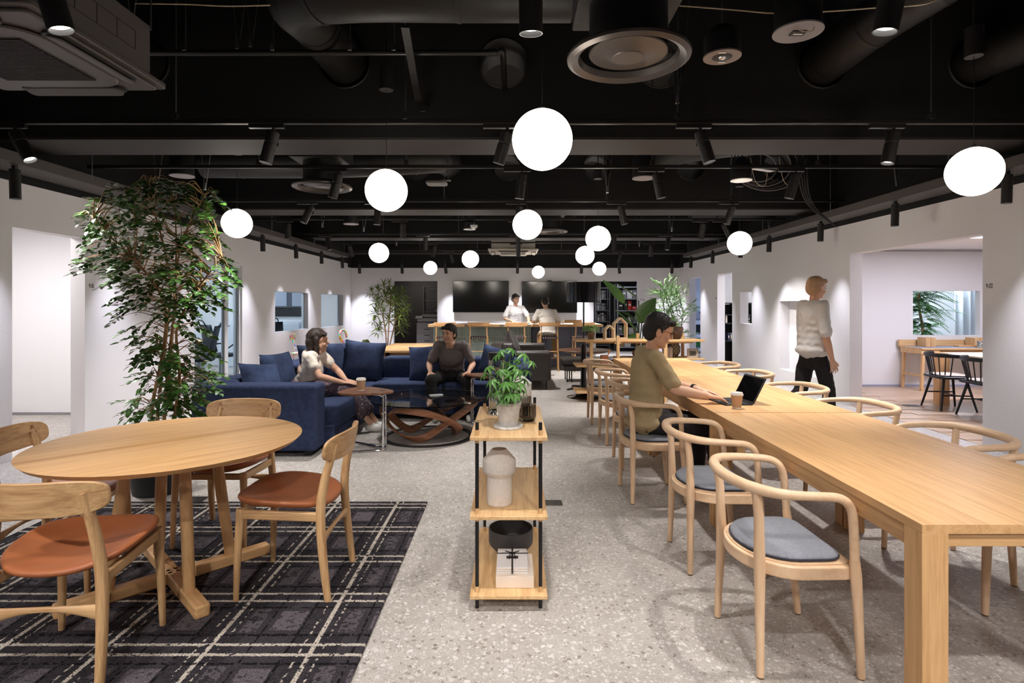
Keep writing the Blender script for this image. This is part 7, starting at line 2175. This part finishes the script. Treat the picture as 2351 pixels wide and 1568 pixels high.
    # trousers or skirt
    if skirt:
        pq = [('e', pel, (0.17, 0.14, 0.11), Rb)]
        mk = (g['kL'] + g['kR']) / 2; ma = (g['aL'] + g['aR']) / 2
        for k in ('L', 'R'):
            hem = g['k' + k].lerp(g['a' + k], 0.6)
            pq += [('c', hipL if k == 'L' else hipR, g['k' + k], 0.1, 0.085), ('c', g['k' + k], hem, 0.08, 0.085)]
        pq += [('c', pel, mk, 0.1, 0.09), ('c', mk, mk.lerp(ma, 0.6), 0.085, 0.09), ('c', mk.lerp(pel, 0.3), mk.lerp(ma, 0.55) - f * 0.05, 0.08, 0.085)]
        blob('skirt', pq, pants, t, max(voxel, 0.009), 3, 0.016, 9)
    else:
        pq = [('e', pel, (0.138, 0.108, 0.11), Rb)]
        pq.append(('c', pel, pel.lerp((g['kL'] + g['kR']) / 2, 0.3), 0.1, 0.085))
        for hp_, kn, an in ((hipL, g['kL'], g['aL']), (hipR, g['kR'], g['aR'])):
            pq += [('c', hp_, hp_.lerp(kn, 0.4), 0.07, 0.085), ('c', hp_.lerp(kn, 0.4), kn, 0.085, 0.07), ('c', kn, an, 0.068, 0.056)]
        blob('trousers', pq, pants, t, max(voxel, 0.0085), 3, 0.01, 10)
    # shoes
    for k in ('L', 'R'):
        a = g['a' + k]; td = Vector(J['t' + k]).normalized() if ('t' + k) in J else f
        z0 = a.z - 0.075
        s_ = blob('shoe', [('c', V(a.x, a.y, z0 + 0.04) - td * 0.03, V(a.x, a.y, z0 + 0.036) + td * 0.05, 0.04, 0.04), ('c', V(a.x, a.y, z0 + 0.035) + td * 0.05, V(a.x, a.y, z0 + 0.028) + td * 0.14, 0.042, 0.028), ('c', V(a.x, a.y, z0 + 0.05), a, 0.04, 0.036)], shoes or M_SOLE, t, 0.008, 2)
    if watch:
        wp = g['wL'].lerp(g['eL'], 0.12); dv = (g['wL'] - g['eL']).normalized()
        MB().tube([wp - dv * 0.01, wp + dv * 0.01], 0.03, 18).build('watch', mat('watch_dark', (40, 40, 42), 0.3), t)
    return t

M_HBLK = mat('hair_black', (26, 22, 21), 0.55, bump=(90, 0.6)); M_HBRN = mat('hair_brown', (48, 34, 28), 0.5, bump=(90, 0.6)); M_HBLD = mat('hair_blond', (186, 150, 116), 0.6, bump=(90, 0.6))
M_BLKP = mat('black_trousers', (30, 26, 28), 0.85, bump=(60, 0.3))
M_FLORAL = mat('floral_skirt', (92, 78, 88), 0.85, two=((70, 58, 68), 5))
nt = M_FLORAL.node_tree; _b = nt.nodes['Principled BSDF']; _src = _b.inputs['Base Color'].links[0].from_socket
_v = nt.nodes.new('ShaderNodeTexVoronoi'); _v.inputs['Scale'].default_value = 34; _tc = [n for n in nt.nodes if n.type == 'TEX_COORD'][0]
nt.links.new(_tc.outputs['Object'], _v.inputs['Vector'])
_m = nt.nodes.new('ShaderNodeMath'); _m.operation = 'LESS_THAN'; _m.inputs[1].default_value = 0.2; nt.links.new(_v.outputs['Distance'], _m.inputs[0])
_x = nt.nodes.new('ShaderNodeMix'); _x.data_type = 'RGBA'; _x.inputs['B'].default_value = (*lin((206, 190, 180)), 1)
nt.links.new(_m.outputs[0], _x.inputs['Factor']); nt.links.new(_src, _x.inputs['A']); nt.links.new(_x.outputs['Result'], _b.inputs['Base Color'])
FR = [('c', (-0.045, 0.07, 0.075), (0.045, 0.07, 0.075), 0.024, 0.024), ('c', (-0.072, 0.0, 0.03), (-0.074, 0.01, -0.005), 0.016, 0.01), ('c', (0.072, 0.0, 0.03), (0.074, 0.01, -0.005), 0.016, 0.01)]

# woman on the sofa wing
person('woman in a cream blouse and purple floral skirt sitting on the blue sofa', (1, 0.08, 0), (1, 0.25, 0.05),
       dict(pel=(-2.26, 6.08, 0.5), che=(-2.15, 6.06, 0.77), hed=(-2.09, 6.06, 1.005), sR=(-2.12, 5.9, 0.845), sL=(-2.12, 6.23, 0.845), eR=(-2.0, 5.85, 0.65), wR=(-1.80, 5.97, 0.575), eL=(-1.94, 6.27, 0.66), wL=(-1.80, 6.1, 0.58), kL=(-1.76, 6.16, 0.49), kR=(-1.78, 6.02, 0.49), aL=(-1.53, 6.3, 0.085), aR=(-1.55, 6.19, 0.085)),
       mat('cream_blouse', (232, 220, 206), 0.8, bump=(80, 0.2)), M_FLORAL, M_HBRN, [], skirt=True, long_hair=True, sleeve=0.5, head_s=1.06, loose=0.86,
       hands={'R': ((1, 0.3, -0.12), (0, 0, 1), (0, 1, 0), 0.25), 'L': ((1, -0.3, -0.12), (0, 0, 1), (0, -1, 0), 0.25)})
# man in grey on the sofa
person('man in a grey v-neck shirt and dark trousers sitting on the blue sofa', (0, -1, 0), (-0.55, -1, 0.0),
       dict(pel=(-0.77, 7.2, 0.5), che=(-0.77, 7.08, 0.78), hed=(-0.79, 7.0, 1.03), eL=(-0.5, 7.03, 0.655), wL=(-0.54, 6.84, 0.575), eR=(-1.04, 7.03, 0.655), wR=(-1.0, 6.84, 0.57), kL=(-0.55, 6.72, 0.49), kR=(-0.98, 6.72, 0.49), aL=(-0.52, 6.8, 0.085), aR=(-0.92, 6.78, 0.085)),
       mat('grey_shirt', (116, 108, 107), 0.85, bump=(80, 0.2)), M_BLKP, M_HBLK, FR, sleeve=0.7, loose=1.05,
       hands={'L': ((-0.15, -1, -0.2), (0, -0.1, 1), (-1, 0, 0), 0.6), 'R': ((0.15, -1, -0.2), (0, -0.1, 1), (1, 0, 0), 0.6)})
# man at the laptop
person('man in a loose khaki shirt and glasses typing at the long table', (1, 0.0, 0), (1, -0.05, -0.3),
       dict(pel=(0.97, 4.17, 0.535), che=(0.985, 4.17, 0.91), hed=(1.06, 4.13, 1.205), sR=(1.0, 3.97, 1.02), sL=(1.0, 4.37, 1.02), eR=(1.12, 3.9, 0.81), wR=(1.325, 3.86, 0.775), eL=(1.13, 4.36, 0.82), wL=(1.335, 4.08, 0.785), kL=(1.41, 4.27, 0.52), kR=(1.41, 4.06, 0.52), aL=(1.38, 4.28, 0.085), aR=(1.5, 4.02, 0.085)),
       mat('khaki_shirt', (168, 148, 112), 0.85, bump=(80, 0.2)), M_BLKP, M_HBLK, FR, voxel=0.0042, glasses=True, watch=True, head_s=1.04, sleeve=0.8, loose=1.1,
       hands={'R': ((1, 0.12, -0.18), (0, 0, 1), (0, 1, 0), 0.42), 'L': ((1, -0.25, -0.18), (0, 0, 1), (0, -1, 0), 0.42)})
# walking man
person('man in a loose white shirt and black trousers walking past the doorways', (1, 0.15, 0), (1, 0.25, -0.05),
       dict(pel=(3.2, 6.05, 0.9), che=(3.2, 6.05, 1.27), hed=(3.24, 6.05, 1.57), eL=(3.24, 6.3, 1.08), wL=(3.3, 6.28, 0.85), eR=(3.2, 5.79, 1.06), wR=(3.27, 5.8, 0.82), kL=(3.12, 6.13, 0.48), kR=(3.32, 5.96, 0.5), aL=(2.86, 6.12, 0.17), aR=(3.34, 5.96, 0.085)),
       mat('white_shirt', (228, 224, 220), 0.85, bump=(70, 0.2)), M_BLKP, M_HBLD, FR[:1], sleeve=0.85, loose=1.22, shoes=M_BLK)
# standing man behind the bar
person('man in a loose white tee standing behind the bar', (0.25, -1, 0), (0.75, -1, -0.1),
       dict(pel=(0.06, 13.42, 0.9), che=(0.06, 13.38, 1.2), hed=(0.06, 13.34, 1.515), eL=(0.36, 13.25, 1.08), wL=(0.36, 13.02, 1.0), eR=(-0.2, 13.28, 1.06), wR=(-0.02, 13.06, 1.0), kL=(0.15, 13.42, 0.48), kR=(-0.03, 13.44, 0.48), aL=(0.15, 13.45, 0.085), aR=(-0.04, 13.45, 0.085)),
       mat('white_tee', (232, 230, 232), 0.85, bump=(70, 0.2)), M_BLKP, M_HBLK, FR, voxel=0.009, sleeve=0.8, loose=1.2,
       hands={'L': ((0.1, -1, -0.15), (0, 0, 1), (-1, 0, 0), 0.4), 'R': ((0.5, -1, -0.15), (0, 0, 1), (1, 0, 0), 0.4)})
# man in polo seated at the bar, back to the room
x6 = (1258 - CX) / F * 11.85
person('man in a white polo shirt sitting at the bar with his back to the room', (0, 1, 0), (-0.15, 1, -0.35),
       dict(pel=(x6, 11.88, 0.8), che=(x6 - 0.02, 11.93, 1.13), hed=(x6 - 0.05, 12.03, 1.44), eL=(x6 - 0.3, 12.0, 1.03), wL=(x6 - 0.28, 12.2, 0.995), eR=(x6 + 0.25, 12.02, 1.02), wR=(x6 + 0.16, 12.2, 0.995), kL=(x6 - 0.15, 12.22, 0.72), kR=(x6 + 0.15, 12.22, 0.72), aL=(x6 - 0.17, 12.1, 0.34), aR=(x6 + 0.17, 12.1, 0.34)),
       mat('white_polo', (230, 222, 212), 0.85, bump=(70, 0.2)), mat('tan_trousers', (146, 118, 84), 0.85), M_HBLK, FR, voxel=0.009, sleeve=0.75, loose=1.08,
       hands={'L': ((0.2, 1, -0.1), (0, 0, 1), (1, 0, 0), 0.4), 'R': ((-0.2, 1, -0.1), (0, 0, 1), (-1, 0, 0), 0.4)})
